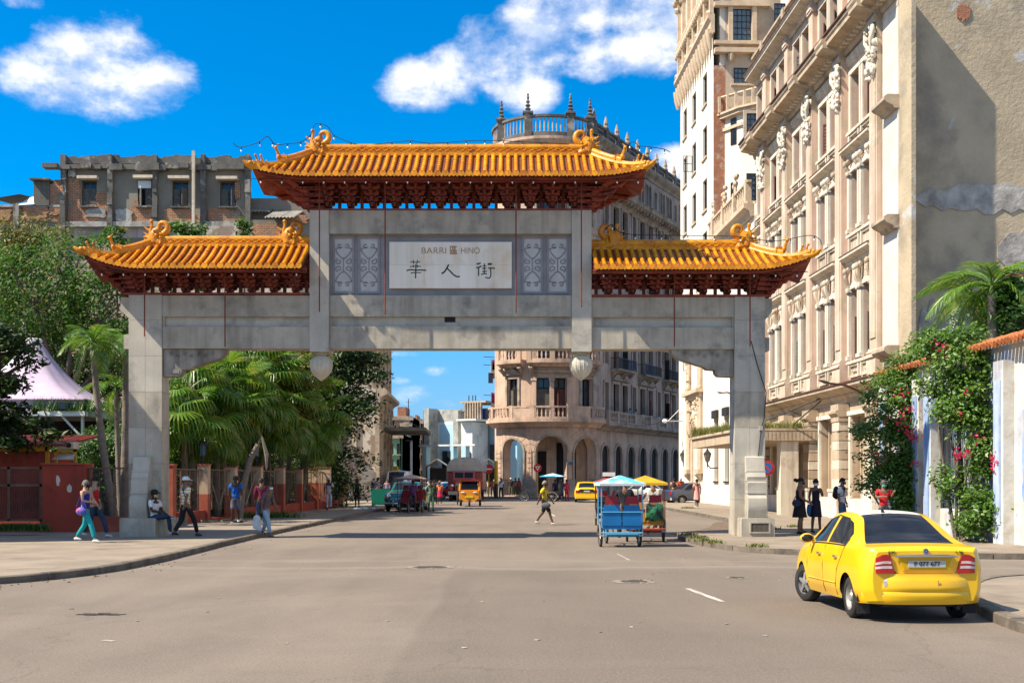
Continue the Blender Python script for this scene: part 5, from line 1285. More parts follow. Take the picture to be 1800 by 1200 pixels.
rb = out('roof_railing',q,M_GRIME,cor,smooth=40); q = MB(); q.lathe([(CR-.05,TB+2.1),(CR+.16,TB+2.1),(CR+.16,TB+2.3),(CR-.05,TB+2.3)],(0,0,0),40)
def ring(z0,z1,r0,r1,name,m_,par):
 q = MB(); K = 40
 for i in range(K):
  a,b = 2*pi*i/K,2*pi*(i+1)/K
  P = [(r*cos(t),r*sin(t),z) for z in (z0,z1) for r in (r0,r1) for t in (a,b)]; q.add(P,[(0,1,3,2),(4,6,7,5),(2,3,7,6),(0,4,5,1)])
 return out(name,q,m_,par,smooth=40)
ring(TB+2.1,TB+2.32,CR-.2,CR+.15,'handrail',M_GRIME,rb)
for i in range(84):
 a = 2*pi*i/84; q = MB(); baluster(q,CR*cos(a)*.995,CR*sin(a)*.995,TB+.75,1.38,.1,5); out('baluster',q,M_CGY,rb,smooth=60)
for i,px in enumerate((881,928,1003,1039)):
 x = PX(px,104.8)-CXc; x = max(-CR*.99,min(CR*.99,x)); y = -sqrt(max(0,CR*CR-x*x))
 q = MB(); q.box(x-.33,x+.33,y-.3,y+.36,TB,TB+2.45); q.box(x-.48,x+.48,y-.44,y+.5,TB+2.45,TB+2.62); p = out('pedestal',q,M_GRIME,cor)
 q = MB(); q.lathe([(.34,TB+2.62),(.18,TB+2.75),(.28,TB+2.92),(.12,TB+3.06),(.26,TB+3.25),(.10,TB+3.4),(.2,TB+3.6),(.07,TB+3.75),(.13,TB+3.95),(.05,TB+4.2)],(x,y,0),8); q.ball((x,y,TB+4.25),.11,6); out('finial',q,M_GRIME,p,smooth=40)
for i in range(3):
 a = pi*.25+i*pi*.3; x,y = CR*cos(a),CR*sin(a); q = MB(); q.box(x-.33,x+.33,y-.3,y+.36,TB,TB+2.45); out('pedestal',q,M_GRIME,cor)
M_CLO = [mat('cloth_'+n,c,rough=.9) for n,c in (('magenta',(.5,.05,.2)),('white',(.7,.7,.7)),('dark',(.04,.04,.07)),('blue',(.02,.10,.5)))]
for i,(px,py) in enumerate(((869,632),(866,640),(862,655),(868,690))):
 D = 110; q = MB(); x = PX(px,D)-CXc; z = PZ(py,D); q.box(x-.2,x+.25,D-CYc-.02,D-CYc+.02,z-1.0,z); out('hung_laundry',q,M_CLO[i % 3],cor)
for py in (627,641,694):q = MB(); D = 110; q.tube([(PX(850,D)-CXc,D-CYc,PZ(py,D)),(PX(873,D)-CXc,D-CYc,PZ(py+1,D))],.03,4); out('laundry_pole',q,M_IRON,cor)
for z in (12.2,16.5,9.0):q = MB(); x = PX(866,110)-CXc; q.box(x-.15,x+1.2,.2,6,z-.3,z); q.box(x-.15,x-.1,.2,6,z,z+1.1); out('side_balcony',q,M_CTR,cor)
cb('street_plate',MB().box(u_of_px(1002)-.35,u_of_px(1002)+.35,-.1,-.06,3.05,3.3),mat('blue_plate',(.05,.15,.28)))
# far blue and white building closing the street
M_BW = mat('bleached_white_wall',(.78,.79,.76),(.66,.70,.70),sc=.25,rough=.85,spots=1,spc=(.35,.35,.33),spsc=.5)
M_BL = mat('pale_blue_paint',(.36,.60,.72),(.46,.66,.74),sc=.3,rough=.8)
M_DKC = mat('mouldy_white_parapet',(.52,.52,.48),(.25,.25,.23),sc=.5,rough=.95,spots=1,spc=(.1,.1,.1),spsc=.9)
DB = 150.0; bb = thing('blue_market_hall','pale blue and white market hall closing the far end of the street','building',(PX(800,DB),DB,0))
def bx_(n,px0,px1,py0,py1,m,dy=0,th=2,D=DB,par=bb):return out(n,MB().box(PX(px0,D+dy),PX(px1,D+dy),D+dy,D+dy+th,PZ(py1,D+dy),PZ(py0,D+dy)),m,par,world=True)
bx_('wall',757,832,741,850,M_BW,0,10); bx_('wall',832,900,741,850,M_BL,1.5,10); bx_('upper_wall',760,870,719,741,M_DKC,.2,3)
for a in (757,811):bx_('buttress',a,a+9,716 if a < 800 else 722,812,M_DKC,-2.2,2.3)
bx_('pier',831,851,742,850,M_BW,-3,4); bx_('parapet',829,864,737,740,M_BW,-4,5); bx_('blue_wall',772,811,745,800,M_BL,-.04,.1)
bx_('shop_window',778,828,792,830,M_GLASS,-.3,.2); bx_('shop_window',834,848,794,832,M_GLASS,-3.2,.15); bx_('shop_window',856,874,782,808,M_GLASS,.9,.2)
bx_('shop_sign',800,821,788,796,mat('pale_red_sign',(.55,.25,.25),(.6,.4,.4),sc=2),-.7,.2)
bx_('portico_beam',733,876,781,784,M_BW,-6,1.2)
for a,b in ((732,743),(782,788),(833,838),(853,860)):bx_('blue_column',a,b,784,850,M_BL,-6,1)
bx_('slab',822,868,706,709,M_BEIGE,-2,6)
for i in range(7):bx_('terrace_post',830+i*4.6,832+i*4.6,709,738,M_CTR,-2,.4)
bx_('water_tank',848,853,720,737,mat('blue_plastic',(.01,.06,.45),rough=.5),-1,1)
for a,b,c in ((858,868,694),(856,872,700)):bx_('roof_shed',a,b,c,c+18,M_BW,2,3)
for px in (831,838,843):bx_('aerial_mast',px-.3,px+.3,696,706,M_IRON,-1,.15)
bx_('wall',872,1010,735,852,M_BL,4,8); bx_('orange_beam',880,930,808,811,M_BRICKC,3,.3); bx_('orange_beam',880,930,820,822,M_BRICKC,3,.3); bx_('shop_window',884,930,824,850,M_GLASS,3.4,.4); bx_('shop_window',884,900,790,806,M_GLASSB,3.4,.4)
bb.rotation_euler = (0,0,-.5); bb.scale = (1.13,1,1)
def far_house(px0,px1,pyt,D,m,label,roof=None,wins=(3,4),dep=12):
 t = thing('far_house',label,'house',(PX((px0+px1)/2,D),D,0),0,'old houses along the far left side of the street')
 x0,x1 = PX(px0,D),PX(px1,D); z1 = PZ(pyt,D); hl = []; nx,nz = wins
 for i in range(nx):
  for j in range(nz):
   u = x0+(x1-x0)*(i+.5)/nx; w = (x1-x0)/nx*.25; z = 1+(z1-1.5)*j/nz; hl.append((u-w,u+w,z,z+(z1-1.5)/nz*.68))
 q = MB(); wall(q,x0,x1,0,z1,hl,.3,D); out('wall',q,m,t,world=True); q = MB(); q.box(x0,x1,D+.5,D+dep,0,z1-.02); q.box(x0,x0+.2,D,D+dep,0,z1); q.box(x1-.2,x1,D,D+dep,0,z1); out('building_core',q,m,t,world=True)
 for h in hl:
  q = MB(); q.box(h[0],h[1],D+.25,D+.3,h[2],h[3]); o = out('window',q,random.choice((M_GLASS,M_WOODG,M_GLASS)),t,world=True)
  q = MB(); q.box(h[0]-.1,h[1]+.1,D-.5,D,h[2]-.12,h[2]); q.box(h[0]-.1,h[1]+.1,D-.5,D-.45,h[2]+.8,h[2]+.85); out('balcony',q,M_CTR,o,world=True) if 0 else None
  o2 = MB(); o2.box(h[0]-.12,h[1]+.12,D-.35,D,h[2]-.14,h[2]-.02); out('sill',o2,M_CTR,t,world=True)
 q = MB(); q.box(x0-.2,x1+.2,D-.4,D+.1,z1-.5,z1-.1); out('cornice',q,M_CTR,t,world=True)
 if roof:q = MB(); q.box(x0+.5,x1-.8,D+1,D+6,z1,z1+roof); out('roof_room',q,M_BRICKC,t,world=True)
 return t
MG = mat('sea_green_paint',(.20,.42,.33),(.15,.32,.26),sc=.4,rough=.8); MSt = mat('faded_blue_stripes',(.38,.42,.48),(.2,.24,.3),sc=.8); MT = mat('tan_render',(.45,.35,.25),(.3,.23,.17),sc=.5,rough=.9,spots=1)
far_house(683,706,762,122,MG,'small green painted house at the far left of the street',None,(2,3))
far_house(690,724,731,140,MT,'brown house with a red brick rooftop room far down the street',1.2,(4,4))
far_house(706,722,742,134,MSt,'narrow grey blue striped house front far down the street',None,(3,3)); far_house(722,742,738,160,MT,'dull brown house next to the blue column far down the street',.8,(3,4))
far_house(738,762,736,190,M_CGY,'tall grey pink house partly hidden by the market hall',1.5,(3,5))
for (px,y0,y1,D) in ((718,701,731,140),(689,706,722,130)):
 t = thing('rooftop_aerial','thin aerial mast on a far roof at %s' % ('the green house' if D == 130 else 'the brick rooftop room'),'aerial',(PX(px,D),D,PZ(y1,D)),0); m = MB(); h = PZ(y0,D)-PZ(y1,D); m.tube([(0,0,0),(0,0,h)],.05,4); out('mast',m,M_IRON,t)
 m = MB(); [m.box(-.35,.35,-.03,.03,h*(.8+.1*i),h*(.8+.1*i)+.04) for i in range(1)]; out('aerial_bar',m,M_IRON,t)
t = thing('lamp_post','slim white lamp post standing before the striped house far down the street','lamp post',(PX(723,100),100,0)); out('post',MB().tube([(0,0,0),(0,0,PZ(775,100))],.1,6),M_BW,t); out('lamp_head',MB().box(-.5,.1,-.1,.1,PZ(775,100),PZ(775,100)+.12),M_IRON,t)
for (a,b,py,D,lab) in ((745,790,812,125,'grey curved bus shelter behind the red cars'),(838,880,812,118,'grey peaked bus shelter behind the no entry sign')):
 t = thing('bus_shelter',lab,'bus shelter',(PX((a+b)/2,D),D,0),0,'bus shelters before the market hall'); w = PX(b,D)-PX(a,D); h = PZ(py,D)+.4
 q = MB(); q.prism([(-w/2,h-.9),(-w/2,h-1.0),(0,h-.1),(w/2,h-1.0),(w/2,h-.9),(0,h)],0,4,'y'); out('roof',q,mat('shelter_sheet',(.34,.34,.32),(.26,.26,.25),rough=.5),t)
 for x in (-w/2+.3,w/2-.3):out('post',MB().box(x-.08,x+.08,.1,.26,0,h-.9),M_IRON,t)
 out('back_panel',MB().box(-w/2+.4,w/2-.4,3.6,3.66,.6,h-1),M_GLASS,t)
# tan building on the left side of the street
LXC = -7.57; tb = thing('tan_building','crumbling tan street building with broken plaster end wall behind the dark tree','building',(LXC+TILT*85,85,0),pi/2-atan(TILT)*1)
tb.rotation_euler = (0,0,pi/2-atan(TILT))
TLn = 13.2; hl = []
for i in range(4):
 u = 1.6+i*3.2
 hl += [(u-.6,u+.6,.8,5.2),(u-.55,u+.55,9.6,13.2),(u-.55,u+.55,15.2,18.2)]
q = MB(); wall(q,0,TLn,.1,20.5,hl,.35); out('wall',q,M_BEIGE,tb);
for h in hl:
 q = MB(); q.box(h[0],h[1],.3,.34,h[2],h[3]); o = out('window',q,M_WOODG if h[2] > 8 else M_DOOR,tb); q = MB(); q.box(h[0]-.2,h[0],-.12,0,h[2],h[3]); q.box(h[1],h[1]+.2,-.12,0,h[2],h[3]); q.box(h[0]-.3,h[1]+.3,-.25,0,h[3],h[3]+.3); out('surround',q,M_CREAM,o)
for i in range(5):q = MB(); u = i*3.2+.05; q.box(u-.25,u+.35,-.3,0,.1,7.6); q.box(u-.2,u+.3,-.22,0,8.9,20.4); q.box(u-.32,u+.42,-.38,0,7.0,7.6); out('pilaster',q,M_CORN,tb)
q = MB(); cornice(q,-.1,TLn,7.6,[(.3,0),(.5,.3),(.9,.5),(.9,.75),(.3,1.2)],0); out('cornice',q,M_CORN,tb)
q = MB(); q.box(3.5,TLn+.1,-3.6,0,5.5,5.75); out('street_canopy',q,M_GRIME,tb)
q = MB(); q.box(.02,TLn,.4,14,0,20.3); out('building_core',q,M_BEIGE,tb)
EW = mat('peeling_end_wall',(.50,.38,.26),(.62,.56,.46),sc=.5,rough=.95,bump=1,bsc=2.5,patch=(.30,.22,.16),psc=.45,pth=(.52,.55),spots=1,spc=(.16,.12,.10),spsc=.8)
q = MB(); q.box(-.12,0.02,-.05,14,0,20.5); out('end_wall',q,EW,tb)
for (y0,y1,z0,z1,sd,mm) in ((.9,3.0,12.5,19,1,M_PATCH),(.3,1.3,9.4,13,2,M_BRICKC),(1.2,3.0,5.6,9.2,3,M_PATCH),(.3,1.0,13.5,17,7,M_BRICKC),(1.5,4.5,1.0,4.8,8,EW)):
 r = random.Random(sd); n = 14; pts = [((y0+y1)/2+(y1-y0)/2*cos(2*pi*i/n)*r.uniform(.6,1.2),(z0+z1)/2+(z1-z0)/2*sin(2*pi*i/n)*r.uniform(.6,1.15)) for i in range(n)]
 q = MB(); q.prism(pts,-.18,-.12,'x'); out('bare_masonry',q,mm,tb)
q = MB(); q.box(-.6,-.13,3.3,4.2,0,8.6); q.box(-.65,-.13,3.2,4.3,8.6,9.0); out('red_pier',q,mat('peeling_dark_red_paint',(.15,.03,.025),(.2,.06,.05),sc=1.5,rough=.8,patch=(.35,.22,.18),psc=1.2,pth=(.6,.63)),tb)
q = MB(); q.box(-1.6,-.13,4.3,9,0,7.5); out('side_annex',q,M_BEIGE,tb); out('annex_door',MB().box(-1.66,-1.61,5.0,6.4,.1,3.0),M_DOOR,tb)
for i in range(3):out('downpipe',MB().tube([(-.2,1.4+.8*i,.2),(-.2,1.4+.8*i,6+i)],.07,6),M_CTR,tb)
# ruined tenement top left
M_RUIN = mat('blackened_render',(.27,.23,.175),(.15,.13,.105),sc=.35,rough=.95,bump=.6,bsc=3,spots=1,spc=(.24,.20,.155),spsc=.35)
def brickmat():
 m = mat('crumbling_brick',(.58,.30,.17),(.42,.22,.13),sc=1.4,rough=.95,bump=1,bsc=5,spots=1,spc=(.36,.29,.21),spsc=.7)
 nt = m.node_tree; N = nt.nodes; L = nt.links; b = N['Principled BSDF']; src = b.inputs['Base Color'].links[0].from_socket
 g = N.new('ShaderNodeNewGeometry'); mp = N.new('ShaderNodeMapping'); mp.inputs['Rotation'].default_value = (pi/2,0,0); L.new(g.outputs['Position'],mp.inputs[0])
 br = N.new('ShaderNodeTexBrick'); br.inputs['Scale'].default_value = 1.0; br.inputs['Brick Width'].default_value = .34; br.inputs['Row Height'].default_value = .13; br.inputs['Mortar Size'].default_value = .018
 br.inputs['Color1'].default_value = (1,1,1,1); br.inputs['Color2'].default_value = (.7,.7,.7,1); br.inputs['Mortar'].default_value = (.35,.3,.26,1); L.new(mp.outputs[0],br.inputs[0])
 x = N.new('ShaderNodeMix'); x.data_type = 'RGBA'; x.blend_type = 'MULTIPLY'; x.inputs['Factor'].default_value = .9; L.new(src,x.inputs['A']); L.new(br.outputs[0],x.inputs['B']); L.new(x.outputs['Result'],b.inputs['Base Color']); return m
M_BRK2 = brickmat()
M_CORR = mat('corrugated_asbestos',(.28,.26,.22),(.16,.15,.13),sc=1,rough=.9,spots=1)
DR = 85.0; ru = thing('ruined_tenement','half ruined tenement with blackened render, bare brick and broken shutters behind the left trees','building',(PX(280,DR),DR,0))
def rx(px):return PX(px,DR)
def rz(py):return PZ(py,DR)
def rb_(n,px0,px1,py0,py1,y0,y1,m,par=ru):return out(n,MB().box(rx(px0),rx(px1),DR+y0,DR+y1,rz(py1),rz(py0)),m,par,world=True)
wn = [(144,170,318,363),(242,267,317,363),(303,331,318,364),(387,415,319,364)]
q = MB(); wall(q,rx(114),rx(440),rz(640),rz(288),[(rx(a),rx(b),rz(d),rz(c)) for a,b,c,d in wn],.5,DR); out('wall',q,M_RUIN,ru,world=True)
rb_('building_core',116,545,345,860,.6,14,M_RUIN)
r = random.Random(21); x = 114
while x < 440:
 w = r.uniform(6,16); rb_('parapet_piece',x,min(441,x+w),273+r.uniform(-1.5,5),289,.0,.5,M_GRIME); x += w
x = 80
while x < 440:
 w = r.uniform(10,26); rb_('broken_cornice',x,min(442,x+w),291+r.uniform(-2,2),300+r.uniform(-2,3),-.7+r.uniform(0,.35),.1,M_GRIME); x += w
for i,px in enumerate((114,196,274,344,359,437)):
 if px == 344:rb_('standpipe',342,347,270,402,-.75,-.55,M_CREAM); continue
 x = px
 for k in range(7):rb_('pilaster_piece',x-4.2+r.uniform(-.8,.8),x+4.2+r.uniform(-.8,.8),274+k*22,274+(k+1)*22,-.5+r.uniform(0,.2),.05,M_GRIME)
def chunk(px0,px1,py0,py1,m,sd,y=.0,name='bare_brick_patch',n=18):
 r = random.Random(sd); cx,cy,a,b = (px0+px1)/2,(py0+py1)/2,(px1-px0)/2,(py1-py0)/2
 pts = []
 for i in range(n):
  t = 2*pi*i/n; c,s_ = cos(t),sin(t); k = 1/max(abs(c),abs(s_))*r.uniform(.72,1.03); pts.append((rx(cx+a*c*min(k,1.25)),rz(cy+b*s_*min(k,1.25))))
 q = MB(); q.prism(pts,DR-.05+y-.003*sd,DR+.05,'y'); return out(name,q,m,ru,world=True)
for (a,b,c,d,s_) in ((118,143,310,393,1),(122,176,360,394,2),(168,195,335,376,3),(222,272,360,394,4),(236,244,350,366,5),(286,342,366,392,6),(330,354,378,394,7),(363,410,363,394,8),(412,424,318,352,9),(404,425,370,396,10)):chunk(a,b,c,d,M_BRK2,s_)
for (a,b,c,d,s_) in ((150,192,366,384,31),(204,236,366,392,32),(300,318,292,300,33),(120,134,296,312,34)):chunk(a,b,c,d,M_PATCH,s_,-.02,'pale_render_patch')
for i,(a,b,c,d) in enumerate(wn):
 w_ = window(ru,rx(a)-ru.location.x,rx(b)-ru.location.x,rz(d),rz(c),.3,M_WOODG,M_GLASS,2,1,.07,.04,transom=.7)
 rb_('window_hood',a-4,b+5,c-6,c-1,-.6,.05,M_CREAM); rb_('window_sill',a-2,b+2,d,d+2.5,-.3,.1,M_GRIME)
 shutter_pair(ru,rx(a)-ru.location.x+.05,rx(b)-ru.location.x-.05,rz(d)+.05,rz(c+14),.1,M_WOODG,((0,0),(.9,0),(0,.9),(0,1.2))[i])
rb_('tin_sheet',243,266,318,331,-.05,.05,M_BW)
rb_('string_course',114,440,391,400,-.35,.05,M_PATCH); q = MB(); wall(q,rx(114),rx(545),0,rz(400),[(rx(p),rx(p+26),rz(452),rz(418)) for p in (140,228,316,404)],.4,DR-.02); out('lower_wall',q,M_CGY,ru,world=True)
rb_('low_wall',-40,116,366,880,-.2,12,M_RUIN); chunk(-30,28,368,390,M_BRK2,41,-.2); chunk(40,92,362,388,M_BRK2,42,-.2); chunk(88,114,322,382,M_BRK2,43,-.2); rb_('brick_stub',93,114,316,368,0,8,M_BRK2); rb_('brick_stub',38,64,330,368,2,6,M_BRK2)
rb_('wooden_shed',64,91,322,364,-.5,4,M_WOODG); rb_('shed_roof',60,94,318,321,-.9,4.3,M_GRIME); q = MB();
q.quad((rx(-10),DR-.5,rz(352)),(rx(40),DR-.5,rz(344)),(rx(40),DR+3,rz(332)),(rx(-10),DR+3,rz(342))); out('tarpaulin',q,M_IRON,ru,world=True)
q = MB(); q.quad((rx(38),DR-.6,rz(364)),(rx(66),DR-.6,rz(362)),(rx(64),DR+1,rz(336)),(rx(40),DR+1,rz(342))); out('tin_sheet',q,M_BW,ru,world=True)
rb_('bare_brick_wall',-40,113,367,391,-.26,-.2,M_BRK2); rb_('low_wall_rail',-40,116,362,366,-.4,.2,M_PATCH); rb_('low_pier',28,38,360,400,-.5,0,M_GRIME)
def corrugated(px0,px1,py0,py1,y0,y1,m,sh=0):
 q = MB(); n = int((rx(px1)-rx(px0))/.09)
 def fn(u,v):x = rx(px0)+(rx(px1)-rx(px0))*u+sh*v; return (x,DR+y0+(y1-y0)*v,rz(py1)+(rz(py0)-rz(py1))*v+.06*sin(x*24))
 q.grid(fn,n,1); return out('corrugated_roof',q,m,ru,world=True,smooth=60)
corrugated(472,522,352,390,-1.5,2,M_CORR,.6); corrugated(440,476,338,372,0,3,M_CORR,.5); rb_('right_wall',440,546,388,860,-.3,10,M_RUIN); chunk(445,500,394,428,M_BRK2,51,-.3); chunk(500,545,378,396,M_BRK2,52,-.3); rb_('gable',520,546,362,392,1,5,M_RUIN)
ae = thing('television_aerial','flat television aerial on the roof of the ruined tenement','aerial',(rx(262),DR+4,rz(285))); hgt = 1.3
q = MB(); q.tube([(0,0,-.5),(0,0,hgt)],.05,4); out('mast',q,M_IRON,ae)
for z,l in ((hgt,.7),(hgt-.35,.6)):out('aerial_bar',MB().tube([(-l,0,z-.06),(l*.6,0,z+.06)],.05,4),M_BW,ae)
# vegetation builders
RNG = np.random.default_rng(5)
def leaf_mesh(name,P,Nrm,size,mat_,parent=None,long=1.8,kind=None,loc=None,up=None):
 """many pointed, slightly folded leaves: P centres (n,3), Nrm facing directions"""
 n = len(P); P = np.asarray(P);
 t = RNG.normal(size=(n,3));
 if up is not None:t = t*.6+np.asarray(up)
 nn = Nrm+RNG.normal(size=(n,3))*.55; nn /= np.linalg.norm(nn,axis=1,keepdims=True)+1e-9
 t -= nn*(t*nn).sum(1,keepdims=True); t /= np.linalg.norm(t,axis=1,keepdims=True)+1e-9
 b = np.cross(nn,t); s = (size*RNG.uniform(.65,1.3,n))[:,None] if np.isscalar(size) else size[:,None]
 a0 = P-t*s*long*.5; a1 = P+b*s*.42+nn*s*.12; a2 = P+t*s*long*.5-nn*s*.1; a3 = P-b*s*.42+nn*s*.12
 V = np.stack([a0,a1,a2,a3],1).reshape(-1,3)
 me = bpy.data.meshes.new(name); me.vertices.add(4*n); me.vertices.foreach_set('co',V.ravel().astype(np.float32))
 idx = np.arange(4*n).reshape(n,4); F_ = np.stack([idx[:,[0,1,2]],idx[:,[0,2,3]]],1).reshape(-1)
 me.loops.add(6*n); me.loops.foreach_set('vertex_index',F_.astype(np.int32)); me.polygons.add(2*n); me.polygons.foreach_set('loop_start',(np.arange(2*n)*3).astype(np.int32)); me.polygons.foreach_set('loop_total',np.full(2*n,3,np.int32))
 me.materials.append(mat_); me.update(calc_edges=True)
 o = bpy.data.objects.new(name,me); COL.objects.link(o)
 if parent:o.parent = parent
 if loc:o.location = loc
 if kind:o['kind'] = kind
 return o
def cloud(blobs,n,clumps=None,spread=.35,shell=.75):
 """leaf positions: clumps near the skin of ellipsoids, leaves gathered round each clump"""
 vol = np.array([b[3]*b[4]*b[5] for b in blobs]) ** .67; vol = vol/vol.sum(); P = []; Nn = []
 clumps = clumps or max(20,n // 28)
 k = RNG.choice(len(blobs),clumps,p=vol); d = RNG.normal(size=(clumps,3)); d /= np.linalg.norm(d,axis=1,keepdims=True)
 r = RNG.uniform(shell-.25,1.05,clumps) ** .8; B = np.array(blobs)[k]; C = B[:,:3]+d*B[:,3:6]*r[:,None]
 w = RNG.uniform(.4,1.6,clumps); cnt = np.maximum(1,(w/w.sum()*n).astype(int))
 idx = np.repeat(np.arange(clumps),cnt); off = RNG.normal(size=(len(idx),3))*spread; off[:,2] *= .6
 Nn = d[idx]*.5+np.array([-.25,-.25,.8]); return C[idx]+off,Nn
def limbs(mb,base,blobs,r0,nb=3,trunk_top=None,seed=1):
 r = random.Random(seed); tt = Vector(trunk_top) if trunk_top else Vector((base[0],base[1],base[2]+3)); b = Vector(base)
 mb.tube([b,b.lerp(tt,.35)+Vector((r.uniform(-.1,.1),0,0)),b.lerp(tt,.7)+Vector((r.uniform(-.15,.15),0,0)),tt],[r0*1.3,r0,r0*.85,r0*.75],9)
 for bl in blobs:
  c = Vector(bl[:3]); mid = tt.lerp(c,.5)+Vector((r.uniform(-.3,.3),r.uniform(-.3,.3),.3)); mb.tube([tt,mid,c],[r0*.5,r0*.3,r0*.12],6)
  for k in range(nb*2):
   d = Vector((r.uniform(-1,1)*bl[3],r.uniform(-1,1)*bl[4],r.uniform(-.4,.9)*bl[5]))*.85; mb.tube([mid.lerp(c,r.uniform(.2,1)),c+d*.5+Vector((0,0,.1)),c+d],[r0*.14,r0*.09,r0*.03],4)
M_BARK = mat('grey_brown_bark',(.15,.12,.09),(.09,.075,.06),sc=4,rough=.95,bump=.8,bsc=12)
M_PALMT = mat('ringed_palm_trunk',(.24,.20,.16),(.16,.135,.11),sc=5,rough=.95,bump=.6,bsc=14)
M_LGLOS = leafmat('glossy_ficus_leaves',(.018,.065,.006),(.060,.165,.014),(.22,.15,.06),rough=.5,trans=.35,spec=.22)
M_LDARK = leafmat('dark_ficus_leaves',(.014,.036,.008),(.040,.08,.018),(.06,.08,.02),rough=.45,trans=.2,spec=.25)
M_LYEL = leafmat('yellow_green_leaves',(.07,.10,.015),(.17,.16,.025),(.2,.15,.03),rough=.5,trans=.35)
M_LBUSH = leafmat('bush_leaves',(.022,.07,.010),(.06,.14,.02),(.10,.16,.03),rough=.4,trans=.3)
M_PALM = leafmat('palm_frond_green',(.05,.14,.010),(.14,.27,.022),(.25,.26,.04),rough=.38,trans=.3,spec=.5)
M_PALM2 = leafmat('fan_palm_green',(.035,.11,.010),(.13,.25,.022),(.32,.28,.05),rough=.38,trans=.38,spec=.45)
M_BOUG = leafmat('bougainvillea_leaves',(.035,.10,.010),(.11,.21,.025),(.17,.24,.04),rough=.4,trans=.3)
M_FLOW = leafmat('magenta_bracts',(.55,.02,.06),(.75,.04,.10),(.6,.01,.2),rough=.5,trans=.4)
def tree(name,label,base,blobs,n,leaf,m,r0=.25,trunk_top=None,spread=.35,group=None,long=1.9,shell=.75,seed=1,clumps=None):
 t = thing(name,label,'tree',base,0,group); bl = [(b[0]-base[0],b[1]-base[1],b[2]-base[2],*b[3:]) for b in blobs]
 q = MB(); limbs(q,(0,0,0),bl,r0,trunk_top=(trunk_top[0]-base[0],trunk_top[1]-base[1],trunk_top[2]-base[2]) if trunk_top else None,seed=seed); out('trunk',q,M_BARK,t,smooth=60)
 P,N_ = cloud(bl,n,clumps,spread,shell); leaf_mesh('crown',P,N_,leaf,m,t,long); return t
def pb(px,py,D,rx_,ry_,rz_):return (PX(px,D),D,PZ(py,D),rx_,ry_,rz_)
def frond_mesh(L,droop,nl,ll,seed,m,w=.045,hang=.5):
 r = random.Random(seed); mb = MB(); pts = []
 for i in range(13):
  t = i/12; pts.append(Vector((L*(t-.12*t*t*droop),0,L*(.55*t-.95*droop*t*t))))
 mb.tube(pts,[.03*(1-.8*i/12)+.004 for i in range(13)],4)
 for s in (-1,1):
  for k in range(nl):
   t = .12+.88*k/nl; f = t*12; i = min(11,int(f)); p = pts[i].lerp(pts[i+1],f-i); d = (pts[i+1]-pts[i]).normalized()
   le = ll*(sin(pi*min(1,.18+.82*t)) ** .6)*r.uniform(.85,1.1); side = Vector((0,s,0)); q = (side*.85+d*.75+Vector((0,0,r.uniform(-.05,.2)))).normalized()
   e1 = p+q*le*.5+Vector((0,0,-.10*le*hang)); e2 = p+q*le*.95+Vector((0,0,-.62*le*hang)); nx = d*w*.5
   mb.add([p-nx,p+nx,e1+nx*1.1,e1-nx*1.1,e2],[(0,1,2,3),(3,2,4)])
 me = bpy.data.meshes.new('frond'); me.from_pydata([tuple(v) for v in mb.v],[],mb.f); me.materials.append(m); me.update(); return me
def fan_mesh(R_,seed,m,nl=30,droop=.5,stalk=1.2):
 r = random.Random(seed); mb = MB(); pts = [Vector((stalk*t/6,0,stalk*(.45*t/6-.25*(t/6) ** 2))) for t in range(7)]; mb.tube(pts,.02,4); c = pts[-1]
 for k in range(nl):
  a = radians(-125+250*k/(nl-1)); le = R_*(.75+.25*cos(a))*r.uniform(.9,1.05); d = Vector((cos(a),sin(a),.12)); n_ = Vector((-sin(a),cos(a),0))*R_*.035
  p1 = c+d*le*.45; p2 = c+d*le*.75+Vector((0,0,-droop*le*.16)); p3 = c+d*le*.92+Vector((0,0,-droop*le*.62-r.uniform(0,.1)))
  mb.add([c,p1-n_,p1+n_,p2-n_*.6,p2+n_*.6,p3],[(0,1,2),(1,3,4,2),(3,5,4)])
 me = bpy.data.meshes.new('fan_leaf'); me.from_pydata([tuple(v) for v in mb.v],[],mb.f); me.materials.append(m); me.update(); return me
FR = [frond_mesh(2.3,d,34,.75,i,M_PALM) for i,d in enumerate((.75,1.0,1.25,1.5))]
FANS = [fan_mesh(1.3,i,M_PALM2,droop=d) for i,d in enumerate((.35,.7,1.0,1.3))]
def palm(name,label,base,top,meshes,n,scale,group,seed,r0=.11,tilt=(-.5,1.0),stiff=1.0,fname='frond'):
 t = thing(name,label,'palm tree',base,0,group); r = random.Random(seed); L = Vector(top)-Vector(base); q = MB(); K = 14; pts = []
 for i in range(K+1):u = i/K; pts.append(L*u+Vector((sin(u*pi)*L.x*.12,0,0)))
 q.tube(pts,[r0*(1.45-.5*(i/K))*(1.05 if i % 2 else .97) for i in range(K+1)],9); out('trunk',q,M_PALMT,t,smooth=60)
 if fname == 'frond':q = MB(); q.tube([L,L+Vector((0,0,.35*scale))],[r0*.9,r0*.5],8); out('crownshaft',q,M_LBUSH,t,smooth=60)
 for i in range(n):
  me = meshes[i % len(meshes)]; o = bpy.data.objects.new(fname,me); COL.objects.link(o); o.parent = t; o.location = L+Vector((0,0,.3*scale)); a = i*2.399+r.uniform(-.3,.3)
  o.rotation_euler = (r.uniform(-.25,.25),-r.uniform(*tilt),a); s = scale*r.uniform(.8,1.12); o.scale = (s,s,s)
 return t
